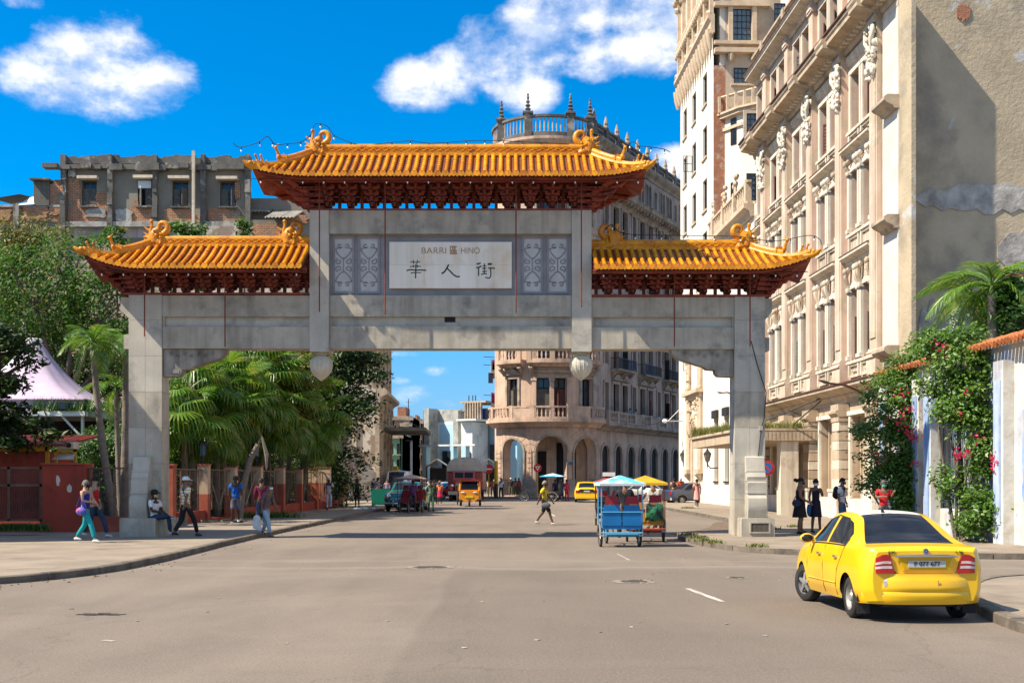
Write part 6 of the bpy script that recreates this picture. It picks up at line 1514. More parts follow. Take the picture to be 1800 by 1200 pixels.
# trees and palms on the left
tree('ficus_tree','big glossy green ficus filling the space left of the gate below the ruined tenement',(PX(110,55),55,0.1),
     [pb(60,520,54,3.4,2.6,2.6),pb(130,480,55,2.6,2.2,2.1),pb(190,545,53,2.4,2.2,2.6),pb(20,590,58,2.8,2,2.6),pb(120,600,58,3,2,2.6),pb(200,640,57,2.0,1.6,2.4),pb(245,590,55,1.8,1.5,2),pb(-60,560,58,3,2,3.4),pb(140,680,58,2.4,1.6,2),pb(225,720,57,1.4,1.2,2)],30000,.125,M_LGLOS,.35,(PX(110,55),55,5),.36,seed=3,clumps=900)
tree('light_leaved_tree','thin yellow green tree rising in front of the lower tenement at far left',(PX(20,60),60,.1),
     [pb(30,405,60,1.9,1.4,.7),pb(75,412,60,1.2,1,.6),pb(10,440,60,1.8,1.4,1.0),pb(58,440,60,.9,.9,.6),pb(-30,480,60,2,1.4,2),pb(10,500,60,1.4,1.2,1.2)],5200,.13,M_LYEL,.2,(PX(15,60),60,7.5),.42,seed=4)
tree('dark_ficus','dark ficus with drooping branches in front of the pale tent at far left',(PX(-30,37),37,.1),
     [pb(0,590,37,1.0,.9,.45),pb(50,640,37,.55,.5,.22),pb(15,672,37,.7,.6,.3),pb(10,730,37,.7,.6,.4),pb(45,748,37,.7,.5,.28),pb(82,762,36.8,.4,.4,.16),pb(-30,700,37,.9,.8,1.2),pb(15,775,37,.7,.5,.25),pb(22,610,37,.8,.7,.25)],4600,.125,M_LDARK,.2,(PX(-30,37),37,4),.17,seed=5,long=2.1,clumps=230)
tree('hedge_tree','low bright green bush behind the mesh fence left of the gate',(PX(175,44),44,.1),[pb(160,790,44,1.3,.8,.7),pb(205,800,44,1.0,.7,.9),pb(130,800,45,1.1,.7,.7),pb(180,840,44.5,1.8,.7,.9),pb(205,765,46,.8,.6,.5)],6500,.09,M_LBUSH,.08,(PX(175,44),44,1),.22,seed=6)
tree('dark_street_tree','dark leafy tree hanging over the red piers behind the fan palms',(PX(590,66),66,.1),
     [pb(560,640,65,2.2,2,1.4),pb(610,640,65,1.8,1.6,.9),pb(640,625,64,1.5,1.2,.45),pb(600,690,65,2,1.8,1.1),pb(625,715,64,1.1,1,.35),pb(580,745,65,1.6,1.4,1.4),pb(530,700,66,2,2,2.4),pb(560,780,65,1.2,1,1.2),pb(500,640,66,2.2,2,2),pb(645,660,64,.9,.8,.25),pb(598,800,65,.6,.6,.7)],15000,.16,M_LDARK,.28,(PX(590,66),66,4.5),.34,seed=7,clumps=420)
tree('mango_tree','yellow green leafed tree above the fan palms under the left beam',(PX(440,56),56,.1),
     [pb(420,640,56,1.8,1.2,1.0),pb(490,635,56,1.7,1.2,1.0),pb(540,650,56,1.1,1.0,.9),pb(380,640,56,1.2,1.2,.9),pb(460,690,55,1.3,1.0,1.4),pb(520,700,55,.9,.8,1.2)],6500,.15,M_LYEL,.2,(PX(450,56),56,4),.4,seed=8,long=2.6)
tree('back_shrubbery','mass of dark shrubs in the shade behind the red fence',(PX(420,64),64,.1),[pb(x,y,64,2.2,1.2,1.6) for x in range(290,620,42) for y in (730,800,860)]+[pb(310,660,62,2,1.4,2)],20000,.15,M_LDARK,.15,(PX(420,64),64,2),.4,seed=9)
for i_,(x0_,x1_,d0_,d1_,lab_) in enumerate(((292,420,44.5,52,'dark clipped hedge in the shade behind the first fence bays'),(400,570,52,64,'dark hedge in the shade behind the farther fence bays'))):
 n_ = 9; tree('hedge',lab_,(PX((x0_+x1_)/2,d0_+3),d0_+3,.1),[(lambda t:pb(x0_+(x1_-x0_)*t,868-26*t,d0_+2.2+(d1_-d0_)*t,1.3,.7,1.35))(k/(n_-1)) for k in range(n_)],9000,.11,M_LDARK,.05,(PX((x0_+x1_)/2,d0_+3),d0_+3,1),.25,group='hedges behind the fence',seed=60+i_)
q = MB(); q.add([(-60,36.2,.126),(-12.3,36.2,.126),(-12.25,44,.126),(-10.6,63,.126),(-9.6,75,.126),(-60,84,.126)],[(0,1,2,3,4,5)]); out('garden_ground',q,mat('garden_soil',(.06,.05,.03),(.035,.04,.02),sc=1.5,rough=.95,bump=.5),kind='structure')
sb = thing('side_house','plain two storey house beyond the left edge whose shade falls on the pavement','house',(-20,28.2,0))
q = MB(); hl_ = [(-3.2+2.4*i,-2.2+2.4*i,z,z+1.9) for i in range(3) for z in (1.2,5.6)]; wall(q,-4,4,0.1,10.2,hl_,.3); out('wall',q,M_CREAM,sb); out('building_core',MB().box(-4,4,.35,5.2,.1,10.18),M_CREAM,sb)
for h in hl_:window(sb,*h,.2,M_WOODG,M_GLASS,2,2)
out('roof_edge',MB().box(-4.1,4.05,-.1,5.3,10.18,10.4),M_CORN,sb)
small_px = [(205,418,70),(300,408,72),(325,404,72),(345,408,72),(428,406,72)]
for i,(px,py,D) in enumerate(small_px):
 tree('rooftop_shrub','leafy shrub tip poking up above the left roof ridge, %s' % ('leftmost of five','second from left','in the middle','second from right','rightmost of five')[i],(PX(px,D),D,.1),[pb(px,py,D,(.8,.9,.8,.7,.35)[i],.6,.7)]+[pb(px,py+60,D,.7,.6,1.5)],700,.17,M_LGLOS,.09,(PX(px,D),D,PZ(py+50,D)),.22,group='shrub tips above the left roof',seed=20+i)
PG = 'feather palms left of the gate'
palm('feather_palm','feather palm with a leaning bare trunk just left of the left post',(PX(204,38.5),38.5,.1),(PX(163,38.5),38.5,PZ(612,38.5)),FR,15,.62,PG,1,.10,(-.75,.9))
palm('feather_palm','feather palm partly hidden behind the left post of the gate',(PX(218,41),41,.1),(PX(222,41),41,PZ(608,41)),FR,13,.72,PG,2,.12,(-.9,.9))
palm('feather_palm','lower feather palm whose trunk stands between the leaning palm and the post',(PX(213,42),42,.1),(PX(204,42),42,PZ(690,42)),FR,9,.62,PG,3,.08,(-.9,.8))
FG = 'fan palms behind the red fence'; r = random.Random(77)
fan_px = [(330,700,42.5),(362,655,47),(400,690,45),(322,740,42),(440,660,49),(380,745,44),(470,700,49),(515,690,54),(430,730,48),(500,745,51),(545,740,54),(470,748,50),(350,768,44.2),(535,762,55),(415,752,47.5),(300,690,45)]
fan_lab = ['fan palm at the left, close beside the post','tall fan palm right of the corner bracket','fan palm near the middle with upright leaves','low fan palm hanging over the first red pier','tall fan palm under the middle of the left beam','drooping fan palm over the lantern on the second pier','fan palm behind the man in the blue shirt','fan palm before the dark tree','mid height fan palm above the leaning brown trunk','fan palm over the cream piers','fan palm at the right end of the palm group','low fan palm above the third and fourth piers','lowest fan palm touching the fence top at left','lowest fan palm touching the fence top at right','low fan palm beside the leaning brown trunk','fan palm peeping out behind the left post']
for i,(px,py,D) in enumerate(fan_px):
 D += 3.5
 bxp = px+r.uniform(-25,25)
 palm('fan_palm',fan_lab[i],(PX(bxp,D+1),D+1,.1),(PX(px,D),D,PZ(py,D)),FANS,21,r.uniform(.9,1.15),FG,30+i,.11,(-1.15,.65),fname='fan_leaf')
t = thing('leaning_trunk','bare brown palm trunk leaning to the right above the fence','palm tree',(PX(420,45),45,.1)); q = MB(); q.tube([(0,0,0),(.15,0,1.3),(.45,0,2.4),(.75,0,3.0)],[.16,.13,.11,.1],8); out('trunk',q,M_PALMT,t,smooth=60)
q = MB(); q.tube([(.75,-.1,2.9),(.95,-.2,3.3),(1.15,-.25,2.6),(1.15,-.25,2.0)],[.03,.05,.09,.02],5); out('dead_leaf',q,M_PALMT,t,smooth=60)
# right garden wall, bougainvillea, palms
WXC = 13.35
M_WB = mat('peeling_white_blue_wall',(.62,.59,.52),(.48,.44,.37),sc=.8,rough=.9,bump=.5,bsc=7,spots=1,spc=(.46,.38,.29),spsc=1.6,streak=.85,streakc=(.10,.25,.58))
M_BLUEP = mat('flaking_blue_paint',(.15,.27,.50),(.36,.44,.56),sc=1.8,rough=.8,streak=.6,streakc=(.68,.66,.6))
M_TILE = mat('terracotta_tiles',(.46,.15,.05),(.36,.11,.04),sc=4,rough=.8,rnd=.25)
gw = thing('garden_wall','high white garden wall with flaking blue piers, iron bars and terracotta coping at right','wall',(WXC+TILT*37,37,0),-pi/2-atan(TILT))
WLn = 15.0; HT = 5.1
def gwu(D):return (37-D)*k_
open_ = [(1.1,2.6),(4.0,6.4)]
q = MB(); hl = [(a,b,.9,3.9) for a,b in open_]; wall(q,0,WLn,.1,HT,hl,.4); q.box(-.02,0,0,8,.1,HT); out('wall',q,M_WB,gw)
q = MB(); q.box(0.01,WLn,.41,.5,.1,HT);
for a in (0,2.8,3.7,6.6,8.2,10.6,12.8):
 q = MB(); q.box(a,a+.55,-.28,0,.1,HT-.4); p = out('pier',q,M_WB,gw);
 q = MB(); q.box(a+.04,a+.42,-.30,-.28,.6,HT-.9); out('blue_strip',q,M_BLUEP,p)
r = random.Random(8)
for k in range(13):
 a = 6.75+k*.62+r.uniform(-.15,.15); w = r.uniform(.07,.24); z0,z1 = r.uniform(.3,2.2),r.uniform(3.2,4.7); n_ = 12
 P = [(a-w*r.uniform(.3,1),z0+(z1-z0)*i/n_) for i in range(n_+1)]; Q = [(a+w*r.uniform(.3,1),z0+(z1-z0)*i/n_) for i in range(n_+1)]
 q = MB(); q.prism(Q+P[::-1],-.006-.0006*k,0,'y'); out('flaking_paint',q,M_BLUEP,gw)
for (a,b) in open_:
 ir = out('iron_grille',MB().box(a,b,.14,.18,3.8,3.86),M_IRON,gw); n = int((b-a)/.12)
 for i in range(n):out('bar',MB().tube([(a+.06+i*.12,.16,.9),(a+.06+i*.12,.16,3.85)],.015,4),M_IRON,ir)
 out('back_board',MB().box(a,b,.36,.40,.9,3.9),M_BLUEP,gw)
q = MB(); q.box(-.1,WLn,-.1,.5,HT,HT+.08); out('coping_base',q,M_WB,gw)
tm = None; n = int(WLn/.19)
for i in range(n):
 if tm is None:
  q = MB(); q.tube([(0,-.42,HT+.02),(0,-.05,HT+.16),(0,.25,HT+.27)],[.085,.08,.075],8); tm = out('coping_tile',q,M_TILE,gw,smooth=60); tm.location.x = .05
 else:inst(tm,gw,(.05+i*.19,random.uniform(-.02,.02),random.uniform(-.012,.012)))
q = MB(); q.box(-8,-.02,0,.35,.1,HT-.3);
out('return_wall',MB().box(-.02,.33,.4,9,.1,HT-.2),M_WB,gw)
def vine(name,label,base,blobs,n,flowers,seed):
 t = thing(name,label,'plant',base,0,'bougainvillea on the garden wall'); bl = [(b[0]-base[0],b[1]-base[1],b[2]-base[2],*b[3:]) for b in blobs]
 q = MB(); r = random.Random(seed)
 for b in bl:q.tube([(r.uniform(-.2,.2),.3,0),(b[0]*.5+r.uniform(-.2,.2),b[1]*.5+.2,b[2]*.5),(b[0],b[1],b[2])],[.05,.035,.012],5)
 out('stem',q,M_BARK,t); P,N_ = cloud(bl,n,n // 22,.16,.85); leaf_mesh('foliage',P,N_,.085,M_BOUG,t,1.5)
 for (px,py,D,k,s_) in flowers:
  k = int(k*.6)
  c = np.array([PX(px,D)-base[0],D-base[1],PZ(py,D)-base[2]]); P = c+RNG.normal(size=(k,3))*s_; leaf_mesh('flower_cluster',P,np.tile([0,-1,.3],(k,1)),.085,M_FLOW,t,1.2,kind='stuff')
 return t
vine('bougainvillea','bougainvillea climbing the far end of the garden wall beside the palace',(PX(1590,35),35,.1),
     [pb(1585,650,35,.5,.5,.5),pb(1560,690,35,.75,.6,.6),pb(1600,720,34.5,.8,.6,.7),pb(1550,755,35,.75,.6,.5),pb(1590,790,34.5,.9,.6,.8),pb(1545,815,35,.65,.5,.5),pb(1600,850,34.3,.7,.5,.8),pb(1520,760,35,.4,.4,.2),pb(1565,850,34.6,.6,.5,.5),pb(1610,630,34.5,.5,.4,.35),pb(1600,890,34.2,.5,.4,.5),pb(1525,855,35,.3,.3,.15)],12500,
     [(1585,690,34.2,30,.13),(1603,765,33.7,40,.14),(1590,745,33.7,26,.12),(1609,815,33.6,18,.08),(1548,805,34.3,26,.12),(1635,645,33.9,20,.1),(1600,722,33.8,20,.12),(1560,738,34.2,8,.08)],1)
vine('bougainvillea','bougainvillea hanging over the gateway nearer end of the garden wall',(PX(1700,29.5),29.5,.1),
     [pb(1660,610,30.5,.8,.4,.35),pb(1700,640,30,.8,.5,.5),pb(1655,670,30.5,.7,.5,.5),pb(1715,690,29.8,.6,.5,.5),pb(1680,720,30,.6,.45,.4),pb(1720,750,29.6,.55,.4,.5),pb(1730,800,29.4,.42,.4,.5),pb(1725,860,29.3,.42,.4,.55),pb(1715,915,29.2,.5,.4,.4),pb(1665,850,30,.25,.25,.5),pb(1640,600,31,.45,.3,.3),pb(1690,590,30.4,.6,.3,.2),pb(1745,900,29.0,.35,.3,.35),pb(1735,640,29.8,.35,.3,.6)],12500,
     [(1758,800,28.7,110,.11),(1748,812,28.7,40,.08),(1685,800,29.3,26,.08),(1720,770,29.1,14,.1),(1660,615,30,34,.13),(1640,605,30.4,24,.1),(1705,690,29.3,12,.1),(1690,725,29.4,10,.08),(1705,798,29.1,18,.06)],2)
RGp = 'feather palms over the garden wall'
palm('feather_palm','feather palm with pale trunk above the garden wall at the right edge',(PX(1752,33),33,.1),(PX(1743,33),33,PZ(520,33)),FR,15,.88,RGp,5,.13,(-.7,.8))
palm('feather_palm','feather palm with hanging fronds left of the pale trunked palm',(PX(1722,35),35,.1),(PX(1712,35),35,PZ(535,35)),FR,14,.78,RGp,6,.09,(-.8,.6))
tree('garden_shrub','dark green shrub top at the right edge between palm and coping',(PX(1785,33),33,.1),[pb(1785,555,33,.8,.8,.6),pb(1770,520,34,.5,.5,.35),pb(1800,520,33,.6,.6,.6)],2500,.12,M_LBUSH,.08,(PX(1785,33),33,4),.2,seed=31)
def weeds(label,pts,n,h,m,loc0,par=None,name='weeds'):
 V = []; Fc = []; r = random.Random(len(pts)+n)
 q = MB()
 for i in range(n):
  x,y,z,s_ = r.choice(pts); x += r.gauss(0,s_); y += r.gauss(0,s_*.6); a = r.uniform(0,6.28); hh = h*r.uniform(.4,1.2); dx,dy = cos(a)*hh*.5,sin(a)*hh*.5; w = .02
  q.add([(x-w*sin(a),y+w*cos(a),z),(x+w*sin(a),y-w*cos(a),z),(x+dx,y+dy,z+hh)],[(0,1,2)])
 return out(name,q,m,par,kind='stuff')
M_GRASS = leafmat('dry_grass',(.08,.12,.02),(.20,.20,.05),(.30,.24,.08),rough=.7,trans=.3)
pv = Vector(pal.location)
def pal_pt(u,y):c,s_ = cos(RZ),sin(RZ); return (pv.x+u*c-y*s_,pv.y+u*s_+y*c)
cp_ = []
for i in range(60):
 u = random.uniform(-.3,uD(51.6)); y = random.uniform(-3.4,-.4); p = pal_pt(u,y); cp_.append((p[0],p[1],4.0,.18))
weeds('',cp_,7000,.5,M_GRASS,None,None,'canopy_grass')
cp2 = [(*pal_pt(random.uniform(-.6,.8),random.uniform(-3.4,-.5)),4.0,.15) for i in range(30)]
weeds('',cp2,3500,.55,M_GRASS,None,None,'canopy_grass')
weeds('',[(PX(px,GD(py,.12)),GD(py,.12),.12,.12) for px,py in ((1210,940),(1225,946),(1240,951),(1255,954),(1205,893),(1215,893),(1455,896),(1440,899),(1395,926),(1360,930),(1610,955),(1640,958),(1330,961))],1500,.10,M_GRASS,None)
weeds('',[(PX(px,32.9),32.9,.25,.15) for px in range(5,72,8)],1500,.22,M_LBUSH,None)
weeds('',[(PX(px,38),38,.2,.25) for px in range(150,225,12)]+[(PX(px,47),47,.15,.3) for px in range(430,520,15)],1500,.3,M_LBUSH,None)
# tent, kiosk, red walls and fences on the left
M_TENT = mat('pale_lilac_canvas',(.54,.42,.52),(.45,.36,.46),sc=.6,rough=.7,streak=.35,streakc=(.35,.28,.3),bump=.1,bsc=3)
M_REDW = mat('worn_red_wall_paint',(.38,.065,.038),(.29,.052,.034),sc=1.2,rough=.85,bump=.3,bsc=10,spots=1,spc=(.13,.03,.022),spsc=.9,patch=(.50,.40,.32),psc=1.5,pth=(.69,.70),streak=.4,streakc=(.12,.035,.03))
M_REDS = mat('salmon_red_paint',(.44,.11,.062),(.35,.085,.05),sc=1.5,rough=.85,bump=.3,bsc=10,spots=1,spc=(.18,.05,.04),patch=(.5,.35,.27),psc=1.8,pth=(.66,.68))
M_CRP = mat('cream_pier_paint',(.58,.42,.28),(.48,.35,.24),sc=1.2,rough=.85,bump=.2,bsc=10,spots=1,spc=(.3,.2,.14),spsc=.8)
M_YEL = mat('mustard_paint',(.62,.34,.03),(.5,.27,.03),sc=2,rough=.7,spots=1)
M_MESH = mat('rusty_fence_frame',(.22,.12,.085),(.14,.08,.06),sc=4,rough=.8)
M_ROOFR = mat('faded_red_sheet',(.38,.08,.07),(.30,.07,.06),sc=1.5,rough=.5)
D0 = 50.0; tn = thing('tent_pavilion','pale lilac peaked tent roof with white gutter behind the dark ficus','tent',(PX(60,D0),D0,0))
q = MB(); apex = (0,0,PZ(600,D0)); half_w = PX(205,D0)-PX(60,D0); ez_ = PZ(712,D0); K = 24
def tent(u,v):
 a = 2*pi*u; c,s_ = cos(a),sin(a); k = 1/max(abs(c),abs(s_)); k = 1+(k-1)*v; rr = .28+(half_w-.28)*v; z = apex[2]+(ez_-apex[2])*(1-(1-v) ** 1.9)+.12*sin(u*2*pi*12)*v*(1-v)
 return (c*rr*k,s_*rr*k,z)
q.grid(tent,64,14); out('canopy',q,M_TENT,tn,smooth=60)
q = MB(); q.lathe([(.30,apex[2]-.06),(.34,apex[2]-.02),(.34,apex[2]+.08),(.28,apex[2]+.12)],(0,0,0),16); out('peak_ring',q,M_BW,tn)
q = MB(); zt = PZ(731,D0-half_w);
for (a,b,c,d) in ((-half_w,half_w,-half_w-.1,-half_w+.06),(-half_w,half_w,half_w-.06,half_w+.1),(-half_w-.1,-half_w+.06,-half_w,half_w),(half_w-.06,half_w+.1,-half_w,half_w)):out('gutter',MB().box(a,b,c,d,zt,zt+.2),M_BW,tn)
out('eave_wall',MB().box(-half_w+.1,half_w-.1,-half_w+.1,half_w-.1,zt+.05,ez_+.05),M_TENT,tn)
for x in (-half_w+.2,half_w-.2):
 for y in (-half_w+.2,half_w-.2):out('post',MB().tube([(x,y,0),(x,y,zt)],.07,6),M_BW,tn)
out('strut',MB().tube([(half_w-1.0,-half_w+.1,zt),(half_w+.05,-half_w,zt-1.1)],.05,5),M_BW,tn)
out('dark_interior_wall',MB().box(-half_w+.3,half_w-.3,.5,.6,0,zt),M_DOOR,tn)
fl = thing('floodlight','small black floodlight on the white gutter of the tent','lamp',(PX(112,D0-half_w-.2),D0-half_w-.2,zt+.22)); out('lamp_housing',MB().obox((0,0,.18),(.5,.12,.3),0,.3),M_IRON,fl); out('lamp_face',MB().obox((0,-.07,.16),(.42,.02,.22),0,.3),M_GLASSB,fl); out('bracket',MB().tube([(-.05,.05,0),(-.05,.05,.15)],.02,4),M_IRON,fl)
weeds('',[(PX(px,D0-half_w+.1),D0-half_w+.1,zt+.2,.3) for px in range(70,205,14)],900,.55,M_LBUSH,None,None,'gutter_weeds')
DWALL = 34.8
def wxa(px,D=DWALL):return PX(px,D)
rw = thing('red_gate_wall','thick red wall block with two peeled white spots behind the woman in turquoise trousers','wall',(wxa(110),DWALL,.12))
q = MB(); q.box(wxa(74),wxa(148),DWALL,DWALL+.7,.12,PZ(816,DWALL)); out('wall',q,M_REDW,rw,world=True); q = MB(); q.box(wxa(72.5),wxa(149.5),DWALL-.06,DWALL+.76,PZ(816,DWALL),PZ(813.5,DWALL)); out('cap',q,M_REDS,rw,world=True)
for (cx_,cy_,a,b,sd) in ((102,844,3.6,11,2),(122,858,4.6,7.5,5)):
 r = random.Random(sd); q = MB(); q.prism([(wxa(cx_+a*cos(t*.52)*r.uniform(.7,1.15)),PZ(cy_+b*sin(t*.52)*r.uniform(.75,1.1),DWALL)) for t in range(12)],DWALL-.006,DWALL,'y'); out('peeled_spot',q,M_WHITE_ST,rw,world=True)
low = thing('low_red_wall','low peeling red wall running along the back of the pavement to the left post','wall',(wxa(110),DWALL,.12))
q = MB(); q.box(wxa(-60),wxa(74),DWALL+.05,DWALL+.35,.12,PZ(921,DWALL)); out('low_wall',q,M_REDW,low,world=True)
q = MB(); q.box(wxa(148),wxa(232),DWALL+.2,DWALL+.5,.12,PZ(908,DWALL)); out('low_wall',q,M_REDS,low,world=True)
def wire_mesh(parent,a,b,z0,z1,y,sp=.09,along='x',fn=None):
 """diamond wire mesh as real thin strips"""
 q = MB(); w = .005; W_,H_ = b-a,z1-z0; n = int((W_+H_)/sp)
 for s in (1,-1):
  for i in range(n+1):
   c = a-(H_ if s > 0 else 0)+i*sp
   p0,p1 = c,c+s*H_; zz0,zz1 = z0,z1
   if s > 0:
    if p0 < a:zz0 = z0+(a-p0); p0 = a
    if p1 > b:zz1 = z1-(p1-b); p1 = b
   else:
    if p0 > b:zz0 = z0+(p0-b); p0 = b
    if p1 < a:zz1 = z1-(a-p1); p1 = a
   if zz1 <= zz0:continue
   q.add([(p0-w,y,zz0),(p0+w,y,zz0),(p1+w,y,zz1),(p1-w,y,zz1)],[(0,1,2,3)])
 if fn:q.map(fn)
 return q
M_WIRE = mat('dull_wire',(.16,.13,.11),rough=.6)
f1 = thing('mesh_fence','rust framed wire mesh fence between the red wall block and the left post','fence',(wxa(190),DWALL+.35,.12))
zt,zb = PZ(821,DWALL),PZ(908,DWALL)
q = MB(); q.box(wxa(148),wxa(232),DWALL+.3,DWALL+.36,zt-.05,zt); out('top_rail',q,M_MESH,f1,world=True)
for px in (193,149):q = MB(); q.box(wxa(px),wxa(px+3.5),DWALL+.3,DWALL+.36,zb,zt-.05); out('post',q,M_MESH,f1,world=True)
out('wire_mesh',wire_mesh(f1,wxa(149),wxa(232),zb,zt,DWALL+.33),M_WIRE,f1,world=True,kind='stuff')
f2 = thing('mesh_gate','low rust red mesh gate at the far left edge','gate',(wxa(35),DWALL,.12));
for (a,b,c,d) in ((-30,71,820,824),(-30,71,850,855),(67,71.5,820,921),(10,15,820,915),(-30,71,912,916)):q = MB(); q.box(wxa(a),wxa(b),DWALL+.1,DWALL+.16,PZ(d,DWALL),PZ(c,DWALL)); out('frame_bar',q,M_MESH,f2,world=True)
out('wire_mesh',wire_mesh(f2,wxa(-30),wxa(69),PZ(914,DWALL),PZ(822,DWALL),DWALL+.13),M_WIRE,f2,world=True,kind='stuff')
for k,px in enumerate(range(-28,66,4)):q = MB(); q.box(wxa(px),wxa(px+3.4),DWALL+.45,DWALL+.48,PZ(914,DWALL),PZ(832,DWALL)); out('back_slat',q,M_REDW,f2,world=True)
ki = thing('red_kiosk','mustard framed kiosk under a red corrugated roof at the far left edge','kiosk',(wxa(30,38),38,.12)); DK = 38
q = MB(); n = 130
q.grid(lambda u,v:(wxa(-60,DK)+(wxa(131,DK)-wxa(-60,DK))*u,DK-.7+3.2*v,PZ(782,DK-.7)+.42*v+.045*sin(u*190)),260,1); out('corrugated_roof',q,M_ROOFR,ki,world=True,smooth=60)
for (a,b,c,d,m_) in ((-60,92,784,793,M_YEL),(88,94,784,850,M_YEL),(104,108,790,850,M_YEL),(104,141,790,794,M_YEL),(137,141,790,813,M_YEL)):q = MB(); q.box(wxa(a,DK),wxa(b,DK),DK-.4,DK-.3,PZ(d,DK),PZ(c,DK)); out('frame_bar',q,m_,ki,world=True)
out('body',MB().box(wxa(-60,DK),wxa(88,DK),DK-.2,DK+2,.12,PZ(793,DK)),M_REDW,ki,world=True)
q = MB(); q.box(wxa(110,DK),wxa(139,DK),DK-.5,DK,PZ(789,DK),PZ(777,DK)); out('air_conditioner',q,M_CREAM,ki,world=True); q = MB(); q.lathe([(.09,0),(.09,.02)],(wxa(131,DK),DK-.53,PZ(783,DK)),12,'y'); out('fan_grille',q,M_IRON,ki,world=True)
q = MB(); q.quad((wxa(108,DK),DK-.8,PZ(808,DK)),(wxa(146,DK),DK-.8,PZ(808,DK)),(wxa(138,DK),DK-.3,PZ(797,DK)),(wxa(108,DK),DK-.3,PZ(797,DK))); out('awning',q,M_CREAM,ki,world=True)
def fD(px):return 44+(px-356)*(62.7-44)/(569-356)
piers = [(298,6,815,930,930,40.2),(356,9,815,914,868,44),(404,9.5,819,908,870,46),(450,9,818,902,852,49.5),(490,8.5,820,893,850,53),(524,6.5,823,890,850,57),(550,8,822,889,848,60.5),(569,11,820,892,848,61.5),(597,5,823,884,884,67)]
pn = ['at the left, close beside the post','left of the barred gate','behind the man in the blue shirt','behind the stooping bald man','right of the stooping bald man','narrow one under the last palm','in the shade beside the broad pier','broad one beside the man in white','plain red one past the woman in yellow']
pier_pos = []
for i,(px,hw,yt,yb,sp,D) in enumerate(piers):
 x0,x1 = PX(px-hw,D),PX(px+hw,D); z1 = PZ(yt,D); zs = max(.13,PZ(sp,D)); pier_pos.append((x0,x1,D))
 t = thing('fence_pier','painted masonry fence pier %s' % pn[i],'pier',((x0+x1)/2,D,.12),0,'piers of the red and cream fence')
 q = MB(); q.box(x0,x1,D,D+.42,.12,zs); out('red_base',q,M_REDS,t,world=True); q = MB(); q.box(x0,x1,D,D+.42,zs,z1-.06); out('upper_part',q,M_CRP if sp < yb else M_REDS,t,world=True); q = MB(); q.box(x0-.03,x1+.03,D-.03,D+.45,z1-.06,z1); out('cap',q,M_REDS,t,world=True)
for i in range(len(pier_pos)-1):
 a,b = pier_pos[i],pier_pos[i+1]; A = Vector(((a[0]+a[1])/2+.1,a[2]+.42,0)); B_ = Vector(((b[0]+b[1])/2,b[2],0)); d = B_-A; L = d.length; rz_ = atan2(d.y,d.x)
 t = thing('fence_bay','mesh fence bay on low wall, right of %s' % ('the first pier','the pier before the barred gate','the pier behind the man in blue','the pier behind the bald man','the fifth pier','the narrow pier','the shaded pier','the broad pier')[i],'fence',(A.x,A.y,.12),rz_,'bays of the red and cream fence')
 out('low_wall',MB().box(0,L,-.1,.1,0,.42 if i != 1 else .1),M_REDW,t); H_ = 1.95
 out('top_rail',MB().box(0,L,-.03,.03,H_,H_+.05),M_MESH,t)
 for k in range(3):out('upright',MB().box(L*(k+.5)/3-.02,L*(k+.5)/3+.02,-.02,.02,.42,H_),M_MESH,t)
 if i in (1,2,7):out('brace',MB().tube([(0,0,H_),(L*.5,0,.5)],.025,4),M_CTR,t); out('brace',MB().tube([(L,0,H_),(L*.5,0,.5)],.025,4),M_CTR,t)
 out('wire_mesh',wire_mesh(t,0,L,.42,H_,0,.12),M_WIRE,t,kind='stuff')
for (px,py,D,nm) in ((354,786,44,'second'),(489,787,53,'fifth'),(449,790,49.7,'fourth'),(602,800,67.2,'last')):
 t = thing('fence_lantern','black box lantern with pointed cap on the %s pier of the fence' % nm,'lantern',(PX(px,D),D+.2,PZ(817,D)),0,'lanterns on the fence piers'); s_ = .3
 h = PZ(py-9,D)-PZ(817,D)
 out('stem',MB().tube([(0,0,0),(0,0,h-.5)],.03,5),M_IRON,t); q = MB(); q.lathe([(.11,h-.5),(.13,h-.1)],(0,0,0),4); out('lamp_glass',q,M_GLASSB,t); q = MB(); q.lathe([(.24,h-.1),(.2,h-.05),(.04,h+.06)],(0,0,0),4)
 for j in range(4):a = pi/2*j; q.tube([(.12*cos(a),.12*sin(a),h-.5),(.14*cos(a),.14*sin(a),h-.1)],.018,4)
 out('lamp_cap',q,M_IRON,t)
# vehicles
def crv(P,t):
 n = len(P)-1; f = min(n-1e-6,max(0,t*n)); i = int(f); u = f-i; g = lambda k:P[max(0,min(n,k))]
 a,b,c,d = g(i-1),g(i),g(i+1),g(i+2); return .5*((2*b)+(-a+c)*u+(2*a-5*b+4*c-d)*u*u+(-a+3*b-3*c+d)*u ** 3)
def lerp_tab(tab,x):
 for (x0,v0),(x1,v1) in zip(tab,tab[1:]):
  if x <= x1:
   t = 0 if x1 == x0 else (x-x0)/(x1-x0); t = max(0,min(1,t)); return v0+(v1-v0)*t
 return tab[-1][1]
def smooth_tab(tab,x):
 xs = [p[0] for p in tab]; n = len(tab)
 if x <= xs[0]:return tab[0][1]
 if x >= xs[-1]:return tab[-1][1]
 i = max(k for k in range(n) if xs[k] <= x); i = min(i,n-2); x0,x1 = xs[i],xs[i+1]; u = (x-x0)/(x1-x0); v = [p[1] for p in tab]
 m0 = (v[i+1]-v[i-1])/(xs[i+1]-xs[i-1]) if i else (v[1]-v[0])/(x1-x0); m1 = (v[i+2]-v[i])/(xs[i+2]-xs[i]) if i+2 < n else (v[i+1]-v[i])/(x1-x0)
 h = x1-x0; return (2*u**3-3*u**2+1)*v[i]+(u**3-2*u**2+u)*h*m0+(-2*u**3+3*u**2)*v[i+1]+(u**3-u**2)*h*m1
